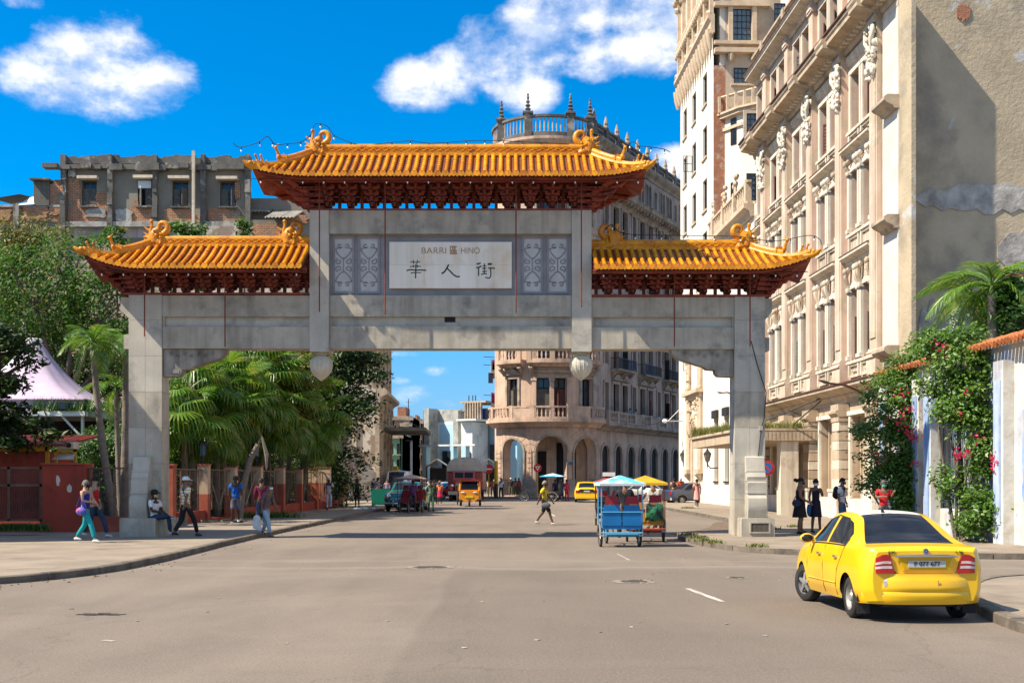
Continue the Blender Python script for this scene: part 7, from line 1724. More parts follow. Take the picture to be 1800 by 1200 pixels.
def paint(name,c,rough=.28,coat=.7):return mat(name,c,tuple(q*.9 for q in c),sc=3,rough=rough,spec=.5,coat=coat,obj=True,spots=0)
M_TYRE = mat('tyre_rubber',(.022,.021,.02),(.04,.037,.033),sc=5,rough=.85,obj=True,bump=.3,bsc=60)
M_RIMG = mat('dark_alloy',(.34,.33,.32),(.2,.2,.19),sc=4,rough=.4,metal=.3,obj=True)
M_STEEL = mat('pale_steel_rim',(.42,.40,.36),(.3,.28,.25),sc=5,rough=.45,metal=.4,obj=True)
M_CHROME = mat('chrome',(.65,.66,.68),(.55,.56,.58),rough=.14,metal=1,obj=True)
M_TAILR = mat('red_tail_lens',(.42,.008,.012),(.30,.006,.01),sc=6,rough=.15,coat=.8,obj=True)
M_TAILW = mat('clear_tail_lens',(.62,.50,.48),(.5,.38,.36),sc=9,rough=.2,obj=True)
M_DK = mat('black_plastic',(.015,.015,.016),(.025,.025,.025),rough=.6,obj=True)
M_CGLASS = mat('tinted_car_glass',(.010,.012,.016),(.02,.022,.028),sc=1,rough=.08,spec=.4,obj=True)
M_PLATE = mat('grey_white_plate',(.50,.50,.46),(.40,.40,.37),sc=12,rough=.6,obj=True)
def wheel(parent,x,y,r,w,side,rim='steel',steer=0,name='wheel'):
 """axis along x; side = -1 outer face towards -x"""
 e = thing(name,None,None,(0,0,0)); e.parent = parent; e.location = (x,y,r); e.rotation_euler = (0,0,steer)
 q = MB(); q.lathe([(r*.62,-w/2),(r*.9,-w/2),(r*.985,-w*.36),(r,-w*.2),(r,w*.2),(r*.985,w*.36),(r*.9,w/2),(r*.62,w/2)],(0,0,0),28,'x',cap=False); out('tyre',q,M_TYRE,e,smooth=50)
 q = MB(); o = side*w*.42; m_ = M_STEEL if rim == 'steel' else M_RIMG
 if rim == 'star':
  q.lathe([(r*.66,o-side*.10),(r*.68,o),(r*.62,o),(r*.60,o-side*.10)],(0,0,0),24,'x',cap=False)
  for k in range(5):
   a = 2*pi*k/5+.3; d = Vector((0,cos(a),sin(a))); p = Vector((0,-sin(a),cos(a))); b0 = [d*r*.08+p*r*.12,d*r*.08-p*r*.12,d*r*.62-p*r*.055,d*r*.62+p*r*.055]
   vs = [(o+side*.012*(1 if i < 2 else -.5),v.y,v.z) for i,v in enumerate(b0)]+[(o-side*.04,v.y,v.z) for v in b0]; q.add(vs,[(0,1,2,3),(7,6,5,4),(0,4,5,1),(1,5,6,2),(2,6,7,3),(3,7,4,0)])
  q.lathe([(r*.14,o-side*.03),(r*.14,o+side*.02)],(0,0,0),10,'x'); dk = MB(); dk.lathe([(r*.6,o-side*.08),(r*.6,o-side*.09)],(0,0,0),16,'x'); out('brake_disc',dk,M_DK,e)
 else:
  q.lathe([(r*.02,o-side*.005),(r*.2,o),(r*.26,o-side*.03),(r*.5,o-side*.045),(r*.58,o+side*.0),(r*.66,o+side*.008),(r*.66,o-side*.05)],(0,0,0),24,'x')
  h = MB()
  for k in range(12):a = 2*pi*k/12; h.lathe([(r*.035,o-side*.036),(r*.035,o-side*.030)],(0,cos(a)*r*.42,sin(a)*r*.42),6,'x')
  out('rim_holes',h,M_DK,e,kind='stuff')
 out('rim',q,m_,e,smooth=40); return e
class Body:
 """lofted body; y runs from the tail (0) to the nose (L), x across, z up. tables are against y"""
 def __init__(s,L,half,belt,roof,bottom,cab,tumble=.78,round_end=.16,ny=64,side_bulge=.03):
  s.__dict__.update(locals());
 def pt(s,y,v):
  """v: 0 sill .. 0.5 belt .. 0.75 roof edge .. 1 centre line"""
  W = smooth_tab(s.half,y); zb = smooth_tab(s.belt,y); zr = max(zb+.004,smooth_tab(s.roof,y)); z0 = smooth_tab(s.bottom,y); hcab = max(0,zr-zb)
  cabw = W*(1-(1-s.tumble)*min(1,hcab/.42))
  if v < .5:
   t = v/.5; z = z0+(zb-z0)*t; x = W-.035*(1-min(1,t*5))+s.side_bulge*sin(pi*t)-.03*t ** 6
  elif v < .75:
   t = (v-.5)/.25; z = zb+(hcab-min(.05,hcab*.3))*t; x = (W-.03)+(cabw-W+.0)*t ** 1.15
  else:
   t = (v-.75)/.25; xe = cabw-.03; q = t*pi/2; x = xe*(1-t) ** 1.0; z = zb+(hcab-min(.05,hcab*.3))+min(.05,hcab*.3+.012)*sin(q) ** .7
  return x,z
 def grid(s,nv=40):
  ys = [s.L*i/s.ny for i in range(s.ny+1)]; G = []
  for y in ys:G.append([(lambda p:(p[0],y,p[1]))(s.pt(y,j/nv)) for j in range(nv+1)])
  return ys,G
def build_body(parent,B,m_body,glass_side,rear_glass,front_glass,wheels,wr,m_glass=None,m_roof=None,roof_range=None,nv=40,pillars=()):
 """glass_side: (y0, y1, v0, v1); rear/front glass: (y0, y1) ranges across the centre; wheels: y positions"""
 m_glass = m_glass or M_CGLASS; ys,G = B.grid(nv); ny = B.ny
 for wy in wheels:
  for i in range(ny+1):
   for j in range(0,int(nv*.5)):
    x,y,z = G[i][j]; d = math.hypot(y-wy,z-wr); R = wr*1.16
    if abs(d-R) < .05 and d > 0:k = R/d; G[i][j] = (x,wy+(y-wy)*k,wr+(z-wr)*k)
 parts = {'body':MB(),'glass_side':MB(),'rear':MB(),'front':MB(),'roof':MB()}
 for i in range(ny):
  for j in range(nv):
   c = [G[i][j],G[i+1][j],G[i+1][j+1],G[i][j+1]]; yc_ = sum(p[1] for p in c)/4; zc_ = sum(p[2] for p in c)/4; v = (j+.5)/nv
   if v < .5 and any(math.hypot(yc_-wy,zc_-wr) < wr*1.16 for wy in wheels):continue
   key = 'body'
   if any(a < yc_ < b and v0 < v < v1 for a,b,v0,v1 in glass_side) and not any(abs(yc_-p) < .035 for p in pillars):key = 'glass_side'
   elif v > .80 and any(a < yc_ < b for a,b in rear_glass):key = 'rear'
   elif v > .80 and any(a < yc_ < b for a,b in front_glass):key = 'front'
   elif roof_range and v > .80 and roof_range[0] < yc_ < roof_range[1]:key = 'roof'
   for s_ in (1,-1):
    if key == 'glass_side' and s_ < 0:parts.setdefault('glass_b',MB())
    q = [(s_*p[0],p[1],p[2]) for p in c]; parts['glass_b' if key == 'glass_side' and s_ < 0 else key].quad(*(q if s_ > 0 else q[::-1]))
 for i,yy in ((0,-1),(ny,1)):
  ring = [G[i][j] for j in range(nv+1)]
  for s_ in (1,-1):
   for j in range(nv):
    a,b = ring[j],ring[j+1]; q = [(s_*a[0],a[1],a[2]),(s_*b[0],b[1],b[2]),(0,b[1],b[2]),(0,a[1],a[2])]
    parts['body'].quad(*(q if s_*yy < 0 else q[::-1]))
 def weld(mb):
  d = {}; nv_ = []; mp = []
  for p in mb.v:
   k = (round(p[0],4),round(p[1],4),round(p[2],4))
   if k not in d:d[k] = len(nv_); nv_.append(p)
   mp.append(d[k])
  mb.f = [f2 for f2 in (tuple(dict.fromkeys(mp[i] for i in f)) for f in mb.f) if len(f2) > 2]; mb.v = nv_; mb.m = [0]*len(mb.f); return mb
 out('body',weld(parts['body']),m_body,parent,smooth=32)
 if parts['glass_side'].v:[out('side_window',weld(parts[k_]),m_glass,parent,smooth=32) for k_ in ('glass_side','glass_b')]
 if parts['rear'].v:out('rear_window',weld(parts['rear']),m_glass,parent,smooth=32)
 if parts['front'].v:out('windscreen',weld(parts['front']),m_glass,parent,smooth=32)
 if parts['roof'].v:out('roof_panel',weld(parts['roof']),m_roof or m_body,parent,smooth=32)
 W = max(p[1] for p in B.half)
 q = MB(); q.box(-W+.3,W-.3,.2,B.L-.2,.22,.36); out('underside',q,M_DK,parent)
 for wy in wheels:
  for s_ in (1,-1):
   q = MB(); arch_ring(q,0,0,wr*1.08,wr*1.2,0,.30,14,a0=-.15,a1=pi+.15); q.v = [(s_*(W-.02-b),wy+a,wr+c) for a,b,c in q.v]; out('wheel_well',q,M_DK,parent)
   q = MB(); q.box(s_*(W-.34),s_*(W-.30),wy-wr*1.15,wy+wr*1.15,.2,wr*2.1); out('wheel_well',q,M_DK,parent)
# the near yellow taxi (origin at tail centre, nose towards +y)
M_TAXI = mat('taxi_yellow_paint',(.80,.47,.004),(.77,.43,.004),sc=1.5,rough=.3,spec=.45,coat=.55,obj=True,spots=1,spc=(.70,.37,.01),spsc=1.2)
taxi = thing('yellow_taxi','yellow saloon taxi with white roof seen from behind at the right kerb','car',(0,0,0))
L = 4.10
Bt = Body(L,[(0,.70),(.10,.79),(.35,.835),(1.0,.85),(2.6,.85),(3.5,.82),(3.9,.74),(L,.60)],[(0,.93),(.12,.97),(.5,.985),(1.5,.955),(2.9,.92),(3.2,.88),(3.8,.76),(L,.62)],
          [(0,.95),(.10,1.005),(.62,1.03),(.95,1.19),(1.28,1.37),(1.55,1.435),(2.0,1.455),(2.35,1.42),(2.65,1.29),(2.95,1.12),(3.15,.98),(3.5,.91),(3.9,.80),(L,.66)],[(0,.30),(.4,.26),(.9,.24),(3.6,.22),(L,.28)],None,.70,ny=82)
build_body(taxi,Bt,M_TAXI,[(.98,2.72,.53,.72)],[(.60,1.46)],[(2.45,3.10)],[.78,3.28],.29,roof_range=(1.46,2.42),m_roof=mat('white_roof_paint',(.78,.76,.70),(.72,.70,.64),sc=2,rough=.35,coat=.4,obj=True),pillars=(1.95,))
for s_,rim1,rim2 in ((-1,'steel','star'),(1,'steel','star')):
 wheel(taxi,s_*.74,.78,.29,.18,s_,rim1); wheel(taxi,s_*.74,3.28,.295,.19,s_,rim2,.32)
q = MB()
def bump(u,v):
 a = (u-.5)*2; w = .835; x = a*w; y = .30*abs(a) ** 3.2-.11+(.30 if abs(a) > .985 else 0)*0; z = .255+.405*v; y += .05*(1-sin(pi*min(1,v*1.1)) ** .5)+(.018 if .40 < v < .46 else 0); return (x,y,z)
q.grid(bump,40,12); q.grid(lambda u,v:(lambda p:(p[0],p[1]+.16*v,p[2]))(bump(u,1)),40,1); q.grid(lambda u,v:(lambda p:(p[0],p[1]+.2*v,p[2]))(bump(u,0)),40,1); out('rear_bumper',q,M_TAXI,taxi,smooth=45)
q = MB(); q.box(-.55,.55,.05,.12,.22,.27); out('under_bumper',q,M_DK,taxi)
q = MB();
def line(pts,w=.006,m=M_DK,n='panel_gap'):q = MB(); q.tube(pts,w,4); return out(n,q,m,taxi)
line([(-.51,-.006,.93),(-.47,-.008,.80),(-.44,-.008,.70),(-.40,-.008,.655),(.40,-.008,.655),(.44,-.008,.70),(.47,-.008,.80),(.51,-.006,.93)],.007)
q = MB(); q.prism([(-.39,.88),(.39,.88),(.32,.70),(-.32,.70)],-.022,-.004,'y'); out('plate_recess',q,M_TAXI,taxi)
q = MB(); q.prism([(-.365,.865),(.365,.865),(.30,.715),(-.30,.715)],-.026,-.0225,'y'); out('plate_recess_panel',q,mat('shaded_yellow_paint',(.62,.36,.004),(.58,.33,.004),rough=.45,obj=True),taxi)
q = MB(); q.box(-.25,.27,-.036,-.0265,.745,.835); pl = out('number_plate',q,M_PLATE,taxi)
put_text('P 077 677',(.01,-.0375,.79),.052,M_DK,'plate_characters',pl,w=.36,weight=.0012)
q = MB(); q.tube([(-.44,-.03,.888),(-.3,-.045,.895),(0,-.05,.897),(.3,-.045,.895),(.44,-.03,.888)],[.012,.022,.024,.022,.012],8,flat=.9); out('chrome_strip',q,M_CHROME,taxi,smooth=60)
q = MB(); q.lathe([(.036,-.03),(.04,-.022),(.04,0)],(0,-.0,.955),16,'y'); em = out('round_emblem',q,M_CHROME,taxi,smooth=60); q = MB(); q.lathe([(.029,-.034),(.029,-.03)],(0,0,.955),16,'y'); out('emblem_face',q,mat('emblem_blue',(.02,.08,.25),obj=True),em); q = MB(); q.prism([(-.016,.948),(0,.967),(.016,.948)],-.036,-.034,'y'); out('emblem_mark',q,M_CHROME,em)
put_text('CK',(-.47,-.008,.945),.035,M_DK,'boot_lettering',taxi,w=.1); put_text('1.5L',(.47,-.008,.945),.03,M_DK,'boot_lettering',taxi,w=.11)
for s_ in (-1,1):
 def lamp(u,v,e=0):
  x = .515+.06*(1-v)*0+u*.31; z0,z1 = .665+.0*u,.915-.03*abs(u-.3); xin = .435+.06*v; x = xin+(.80-.09*v-xin)*u; z1 -= .035*max(0,u-.5)*2; y = -.012+.20*max(0,(x-.60)/.22) ** 2.2; return (s_*x,y-e,z0+(z1-z0)*v)
 q = MB(); q.grid(lambda u,v:lamp(u,v,.018),12,8); q.grid(lambda u,v:lamp(u,1,.018*(1-v)),12,1); q.grid(lambda u,v:lamp(0,u,.018*(1-v)),8,1); q.grid(lambda u,v:lamp(u,0,.018*(1-v)),12,1)
 tl = out('tail_lamp',q,M_TAILR,taxi,smooth=50)
 for v0,v1 in ((.26,.40),(.52,.66)):q = MB(); q.grid(lambda u,v:lamp(.06+u*.88,v0+(v1-v0)*v,.021),12,1); out('clear_lens',q,M_TAILW,tl,smooth=50)
for s_ in (-1,1):
 X = s_*.886
 def side(y,v):p = Bt.pt(y,v); return (s_*(p[0]+.003),y,p[1])
 line([side(1.0-.0*i,.50-.0*i) for i in range(1)]+[side(1.02,.48),side(1.08,.40),side(1.22,.28),side(1.30,.12),side(1.32,.03)],.006); line([side(1.98,.5),side(1.97,.3),side(1.93,.1),side(1.93,.03)],.006); line([side(2.86,.5),side(2.88,.3),side(2.86,.08)],.006)
 line([side(y,.145) for y in (1.3,1.6,1.95)],.012,M_TAXI,'rub_strip'); line([side(y,.145) for y in (2.0,2.4,2.8)],.012,M_TAXI,'rub_strip')
 line([side(y,.515) for y in (.98,1.5,2.0,2.5,2.78)],.011,M_DK,'window_seal'); line([side(.97,.53),side(.97,.62),side(1.15,.70),side(1.5,.73),side(2.0,.735),side(2.4,.72),side(2.74,.56)],.011,M_DK,'window_seal')
 line([side(1.25+.012*k_,.53+.017*k_) for k_ in range(11)],.010,M_DK,'quarter_light_bar')
 for y in (1.25,2.12):q = MB(); q.box(X-.012,X+.02,y,y+.13,.80,.835); o = out('door_handle',q,M_CHROME,taxi)
 p = side(2.62,.52); q = MB(); q.ball((p[0]+s_*.13,p[1]+.02,p[2]+.06),(.115,.055,.075),10); q.tube([p,(p[0]+s_*.06,p[1],p[2]+.03)],.025,6); mr_ = out('wing_mirror',q,M_TAXI,taxi,smooth=60); q = MB(); q.ball((p[0]+s_*.13,p[1]-.012,p[2]+.06),(.095,.035,.058),10); out('mirror_glass',q,M_CGLASS,mr_,smooth=60)
 q = MB(); q.box(s_*.66,s_*.84,.36,.375,.10,.36); out('mudflap',q,M_DK,taxi)
q = MB(); q.tube([(-.1,1.5,1.43),(-.1,1.53,1.46),(-.1,1.40,1.56)],[.03,.02,.004],6); out('roof_aerial',q,M_DK,taxi)
for (x,z,a,b,sd) in ((-.56,.56,.028,.09,1),(-.66,.40,.07,.03,2)):
 r = random.Random(sd); e = 0; q = MB(); pts = []
 for t in range(12):pts.append((x+a*cos(t*.52)*r.uniform(.6,1.2),z+b*sin(t*.52)*r.uniform(.7,1.1)))
 q.add([(px_,bump(px_/.835/2+.5,(pz_-.255)/.405)[1]-.004,pz_) for px_,pz_ in pts],[tuple(range(12))]); out('scraped_paint',q,M_STEEL,taxi)
q = MB(); q.tube([(.14,-.115,.58),(.145,-.09,.45),(.14,-.065,.32)],.006,4); out('bumper_crack',q,M_BRICKC,taxi)
q = MB(); q.tube([(.45,.1,.22),(.45,-.02,.21)],.03,8); out('exhaust_pipe',q,M_DK,taxi)
taxi.location = (5.0,13.76,0); taxi.rotation_euler = (0,0,radians(2)); taxi.scale = (.88,.79,.915)
# small far hatchback taxi
def simple_car(name,label,loc,rz,L,W,H,m,m_roof=None,group=None,kind='saloon',scale=1,wr=.3):
 t = thing(name,label,'car',loc,rz,group); h = W/2
 if kind == 'hatch':roof = [(0,H*.62),(.08,H*.72),(.5,H*.96),(.8,H),(L*.5,H),(L*.64,H*.9),(L*.76,H*.66),(L*.9,H*.58),(L,H*.45)]; rg = [(.12,.5)]; fg = [(L*.57,L*.76)]
 elif kind == 'van':roof = [(0,H*.95),(.15,H),(L*.75,H),(L*.85,H*.9),(L*.94,H*.6),(L,H*.45)]; rg = []; fg = [(L*.8,L*.94)]
 else:roof = [(0,H*.58),(.1,H*.66),(L*.2,H*.69),(L*.33,H*.94),(L*.45,H),(L*.55,H*.98),(L*.7,H*.7),(L*.85,H*.62),(L*.95,H*.56),(L,H*.42)]; rg = [(L*.2,L*.34)]; fg = [(L*.57,L*.71)]
 B = Body(L,[(0,h*.85),(.15,h*.96),(L*.4,h),(L*.8,h),(L*.95,h*.92),(L,h*.78)],[(0,H*.56),(.1,H*.62),(L*.4,H*.62),(L*.75,H*.6),(L*.92,H*.54),(L,H*.4)],roof,[(0,.28),(.3,.24),(L-.3,.24),(L,.28)],None,.78,ny=40)
 build_body(t,B,m,[(L*.25,L*.68,.54,.70)] if kind != 'van' else [(L*.1,L*.85,.55,.68)],rg,fg,[L*.19,L*.8],wr,m_roof=m_roof,roof_range=(L*.2,L*.62) if m_roof else None,nv=24,pillars=(L*.46,))
 for s_ in (-1,1):
  wheel(t,s_*(h-.1),L*.19,wr,.18,s_); wheel(t,s_*(h-.1),L*.8,wr,.18,s_)
  q = MB(); q.box(s_*h*.62,s_*h*.9,-.015,.05,H*.46,H*.6); out('tail_lamp',q,M_TAILR,t); q = MB(); q.ball((s_*h*.7,L+.0,H*.42),(.13,.06,.1),8); out('headlight',q,M_TAILW,t,smooth=60)
 q = MB(); q.box(-h*.9,h*.9,-.06,.1,.3,.46); out('rear_bumper',q,m if kind == 'hatch' else M_CHROME,t); q = MB(); q.box(-h*.9,h*.9,L-.08,L+.07,.3,.44); out('front_bumper',q,M_CHROME if kind != 'hatch' else m,t); q = MB(); q.box(-h*.5,h*.5,L-.01,L+.03,H*.34,H*.44); out('grille',q,M_CHROME,t)
 return t
hb = simple_car('yellow_hatchback','small yellow hatchback taxi driving away in front of the corner arcade',(PX(1031,84),84,0),radians(-3),3.9,1.76,1.52,M_TAXI,kind='hatch')
q = MB(); q.prism([(-.62,.74),(.62,.74),(.5,.98),(-.5,.98)],-.03,.03,'y'); out('dark_tailgate_panel',q,M_DK,hb); q = MB(); q.box(-.2,.25,-.05,-.031,.78,.88); out('number_plate',q,M_PLATE,hb)
M_RCAR = paint('faded_red_paint',(.50,.035,.025),.35); M_WCAR = paint('white_car_paint',(.70,.70,.68)); M_BCAR = paint('light_blue_paint',(.12,.30,.55)); M_NAVY = paint('dark_navy_paint',(.03,.045,.08)); M_GREEN = paint('deep_green_paint',(.008,.12,.085),.22); M_ORG = paint('orange_yellow_paint',(.70,.26,.006),.4,.3)
simple_car('red_car','bright red car side on behind the red lorry cab',(PX(756,97),97,0),radians(-62),4.3,1.7,1.4,M_RCAR)
simple_car('blue_white_car','pale blue and white old car between the shelter and the red car',(PX(744,106),106,0),radians(-60),4.6,1.8,1.45,M_BCAR,M_WCAR)
simple_car('red_white_car','red old car with white roof right of the white van',(PX(722,110),110,0),radians(172),4.6,1.8,1.5,M_RCAR,M_WCAR)
vn = simple_car('white_van','white high roofed minibus facing us behind the green car',(PX(703,88),91,0),radians(178),4.9,1.9,2.35,M_WCAR,kind='van')
simple_car('parked_car','dark navy car parked in shade beside the man in the red jacket',(PX(1170,78),78,0),radians(-70),4.3,1.75,1.5,M_NAVY)
simple_car('white_car','white car glimpsed between the two pedal taxis',(PX(1096,82),82,0),radians(-60),4.2,1.7,1.45,M_WCAR)
simple_car('dull_green_car','olive parked car behind the pole of the no entry sign',(PX(866,112),112,0),radians(-65),4.3,1.75,1.45,paint('olive_paint',(.10,.10,.06),.5))
# green old saloon with its bonnet-side door open, facing us
gc = thing('green_vintage_car','deep green vintage saloon facing us with an open door at the left kerb','car',(PX(716,60.5),65.0,0),radians(176)); Lg_ = 4.9
Bg = Body(Lg_,[(0,.78),(.4,.9),(1.2,.94),(3.2,.94),(4.3,.88),(4.7,.74),(Lg_,.5)],[(0,.7),(.3,.92),(1.2,.98),(3.0,.98),(4.2,.94),(4.7,.8),(Lg_,.6)],[(0,.72),(.3,.98),(1.0,1.05),(1.4,1.35),(1.9,1.56),(2.5,1.6),(2.9,1.5),(3.3,1.12),(4.2,1.05),(4.7,.86),(Lg_,.62)],[(0,.34),(1,.26),(4,.26),(Lg_,.34)],None,.76,ny=56)
build_body(gc,Bg,M_GREEN,[(1.3,3.0,.53,.70)],[(1.02,1.5)],[(2.75,3.25)],[.95,4.0],.33,nv=28,pillars=(2.2,))
for s_ in (-1,1):
 wheel(gc,s_*.80,.95,.33,.18,s_); wheel(gc,s_*.80,4.0,.33,.18,s_)
 q = MB(); q.tube([(s_*.70,4.1,.86),(s_*.72,4.7,.80)],[.2,.17],12); q2 = out('front_wing',q,M_GREEN,gc,smooth=60); q = MB(); q.lathe([(.15,.0),(.17,.02),(.15,.07),(.02,.1)],(s_*.72,4.70,.80),14,'y'); out('headlight',q,M_CHROME,gc,smooth=60)
 q = MB(); q.ball((s_*.78,4.0,.62),(.22,.62,.4),12); out('mudguard',q,M_GREEN,gc,smooth=60)
q = MB(); q.tube([(-.86,4.88,.44),(-.6,5.0,.44),(.6,5.0,.44),(.86,4.88,.44)],.075,8,flat=.8); bm = out('chrome_bumper',q,M_CHROME,gc,smooth=60)
for x in (-.35,.35):out('overrider',MB().box(x-.04,x+.04,4.96,5.08,.32,.6),M_CHROME,bm)
for z in (.6,.68):out('grille_bar',MB().tube([(-.55,4.86,z),(0,4.92,z),(.55,4.86,z)],.03,6),M_CHROME,gc)
q = MB(); q.prism([(0,.32),(.95,.32),(1.05,.8),(1.0,1.15),(0,1.25)],-.05,.05,'y'); q.map(lambda x,y,z:(.92+x,3.0+y-x*.2,z)); out('open_door',q,M_GREEN,gc,smooth=30)
# red lorry with grey canvas box, facing us
lr = thing('red_lorry','old red lorry with a grey canvas covered body behind the orange three wheeler','truck',(PX(822,92),96,0),radians(178))
M_CANV = mat('grey_canvas',(.42,.41,.38),(.33,.32,.30),sc=1.5,rough=.8,streak=.3,obj=True); M_RED2 = paint('oxidised_red_paint',(.34,.05,.035),.5,.2)
q = MB();
q.grid(lambda u,v:((lambda a:(1.45*cos(a)*(1 if abs(cos(a)) < .9 else 1),0+5.0*v,2.75+.72*sin(a) ** .8 if sin(a) > 0 else 2.75))(pi*u)),14,6); out('canvas_top',q,M_CANV,lr,smooth=60)
q = MB(); q.box(-1.45,1.45,0,5,2.35,2.76); out('canvas_side',q,M_CANV,lr); q = MB(); q.prism([(-1.45,2.75),(1.45,2.75),(1.2,3.2),(.6,3.42),(-.6,3.42),(-1.2,3.2)],4.99,5.02,'y'); out('canvas_front',q,M_CANV,lr)
for i in range(3):out('marker_lamp',MB().box(-.35+.3*i,-.25+.3*i,5.03,5.07,2.8,2.86),M_TAXI,lr)
out('box_body',MB().box(-1.4,1.4,.05,4.8,.9,2.35),M_RED2,lr); out('chassis',MB().box(-.5,.5,0,7.2,.45,.75),M_DK,lr)
q = MB(); q.box(-.88,.88,5.0,6.1,.8,1.75); q.prism([(5.0,1.75),(6.1,1.75),(5.95,2.3),(5.1,2.38)],-.84,.84,'x'); out('cab',q,M_RED2,lr,smooth=30)
for a,b in ((-.72,-.04),(.04,.72)):q = MB(); q.add([(a,6.10,1.82),(b,6.10,1.82),(b,5.99,2.25),(a,5.99,2.25)],[(0,1,2,3),(3,2,1,0)]); out('windscreen_pane',q,M_CGLASS,lr)
q = MB(); q.prism([(6.1,.8),(7.1,.8),(7.15,1.2),(7.0,1.5),(6.1,1.68)],-.6,.6,'x'); out('bonnet',q,M_RED2,lr,smooth=30)
for s_ in (-1,1):q = MB(); q.ball((s_*.95,6.6,.98),(.28,.65,.32),12); out('mudguard',q,M_RED2,lr,smooth=60); q = MB(); q.ball((s_*.85,7.2,1.2),(.14,.08,.14),10); out('headlight',q,M_CHROME,lr,smooth=60); wheel(lr,s_*.98,6.6,.45,.25,s_); wheel(lr,s_*1.1,1.4,.48,.35,s_)
out('front_bumper',MB().box(-1.15,1.15,7.2,7.32,.5,.78),M_STEEL,lr); out('grille',MB().box(-.42,.42,7.13,7.17,.85,1.25),M_STEEL,lr)
# yellow roofed minibus further back
yb_ = thing('yellow_roof_truck','cream vehicle with a bright yellow roof board left of the white van','truck',(PX(684,101),104,0),radians(176))
out('body',MB().box(-1.05,1.05,0,4,.4,2.3),mat('cream_paint',(.62,.58,.48),obj=True),yb_); q = MB(); q.prism([(-1.2,2.4),(1.2,2.4),(1.15,2.8),(-1.1,2.85)],3.6,4.2,'y'); out('roof_board',q,mat('bright_yellow_board',(.75,.50,.02),obj=True),yb_); q = MB(); q.box(-.9,.9,4.0,4.04,1.35,2.1); out('windscreen',q,M_CGLASS,yb_)
q = MB(); q.lathe([(.5,0),(.5,.05)],(-.6,4.04,2.35),14,'y'); out('round_panel',q,mat('pale_yellow_disc',(.6,.5,.3),obj=True),yb_); out('bumper',MB().box(-1.05,1.05,4.0,4.15,.4,.75),M_TAXI,yb_)
for s_ in (-1,1):wheel(yb_,s_*.9,3.3,.36,.2,s_); wheel(yb_,s_*.9,.8,.36,.2,s_)
# orange three-wheeler facing us
tw = thing('three_wheeler','orange yellow three wheeled motor taxi facing us in the middle distance','motor tricycle',(PX(825,71.5),72.5,0),pi)
q = MB(); q.box(-.66,.66,-1.3,.6,.42,.95); out('lower_body',q,M_ORG,tw)
q = MB(); q.prism([(-.62,.45),(.62,.45),(.66,1.0),(.60,1.05),(-.60,1.05),(-.66,1.0)],.6,.95,'y'); q.prism([(-.3,.3),(.3,.3),(.58,.5),(.6,1.0),(-.6,1.0),(-.58,.5)],.9,1.1,'y'); out('front_cowl',q,M_ORG,tw,smooth=30)
for s_ in (-1,1):
 q = MB(); q.tube([(s_*.62,.95,1.0),(s_*.58,.72,1.62)],.06,6); q.tube([(s_*.62,.3,.9),(s_*.6,.3,1.62)],.04,6); q.tube([(s_*.62,-1.2,.9),(s_*.6,-1.2,1.62)],.04,6); out('pillar',q,M_ORG,tw)
 q = MB(); q.ball((s_*.38,1.1,.88),(.15,.06,.06),8); out('headlight',q,M_TAILW,tw,smooth=60); wheel(tw,s_*.62,-.9,.27,.14,s_)
q = MB(); q.add([(-.55,.93,1.05),(.55,.93,1.05),(.5,.74,1.58),(-.5,.74,1.58)],[(0,1,2,3),(3,2,1,0)]); out('windscreen',q,M_CGLASS,tw)
q = MB(); q.grid(lambda u,v:(-.74+1.48*u,-1.4+2.4*v,1.62+.10*sin(pi*u)),10,4); q.box(-.74,.74,.96,1.0,1.58,1.66); q.box(-.74,.74,-1.4,1.0,1.60,1.64); out('roof',q,M_RED2,tw,smooth=50)
out('number_panel',MB().box(-.25,.25,1.1,1.13,.56,.68),mat('bright_plate_yellow',(.8,.6,.02),obj=True),tw); wheel(tw,0,1.0,.26,.12,-1); out('fork',MB().tube([(0,1.0,.26),(0,.9,.6)],.04,6),M_CHROME,tw); out('seat_back',MB().box(-.55,.55,-.7,-.6,.7,1.25),M_DK,tw)
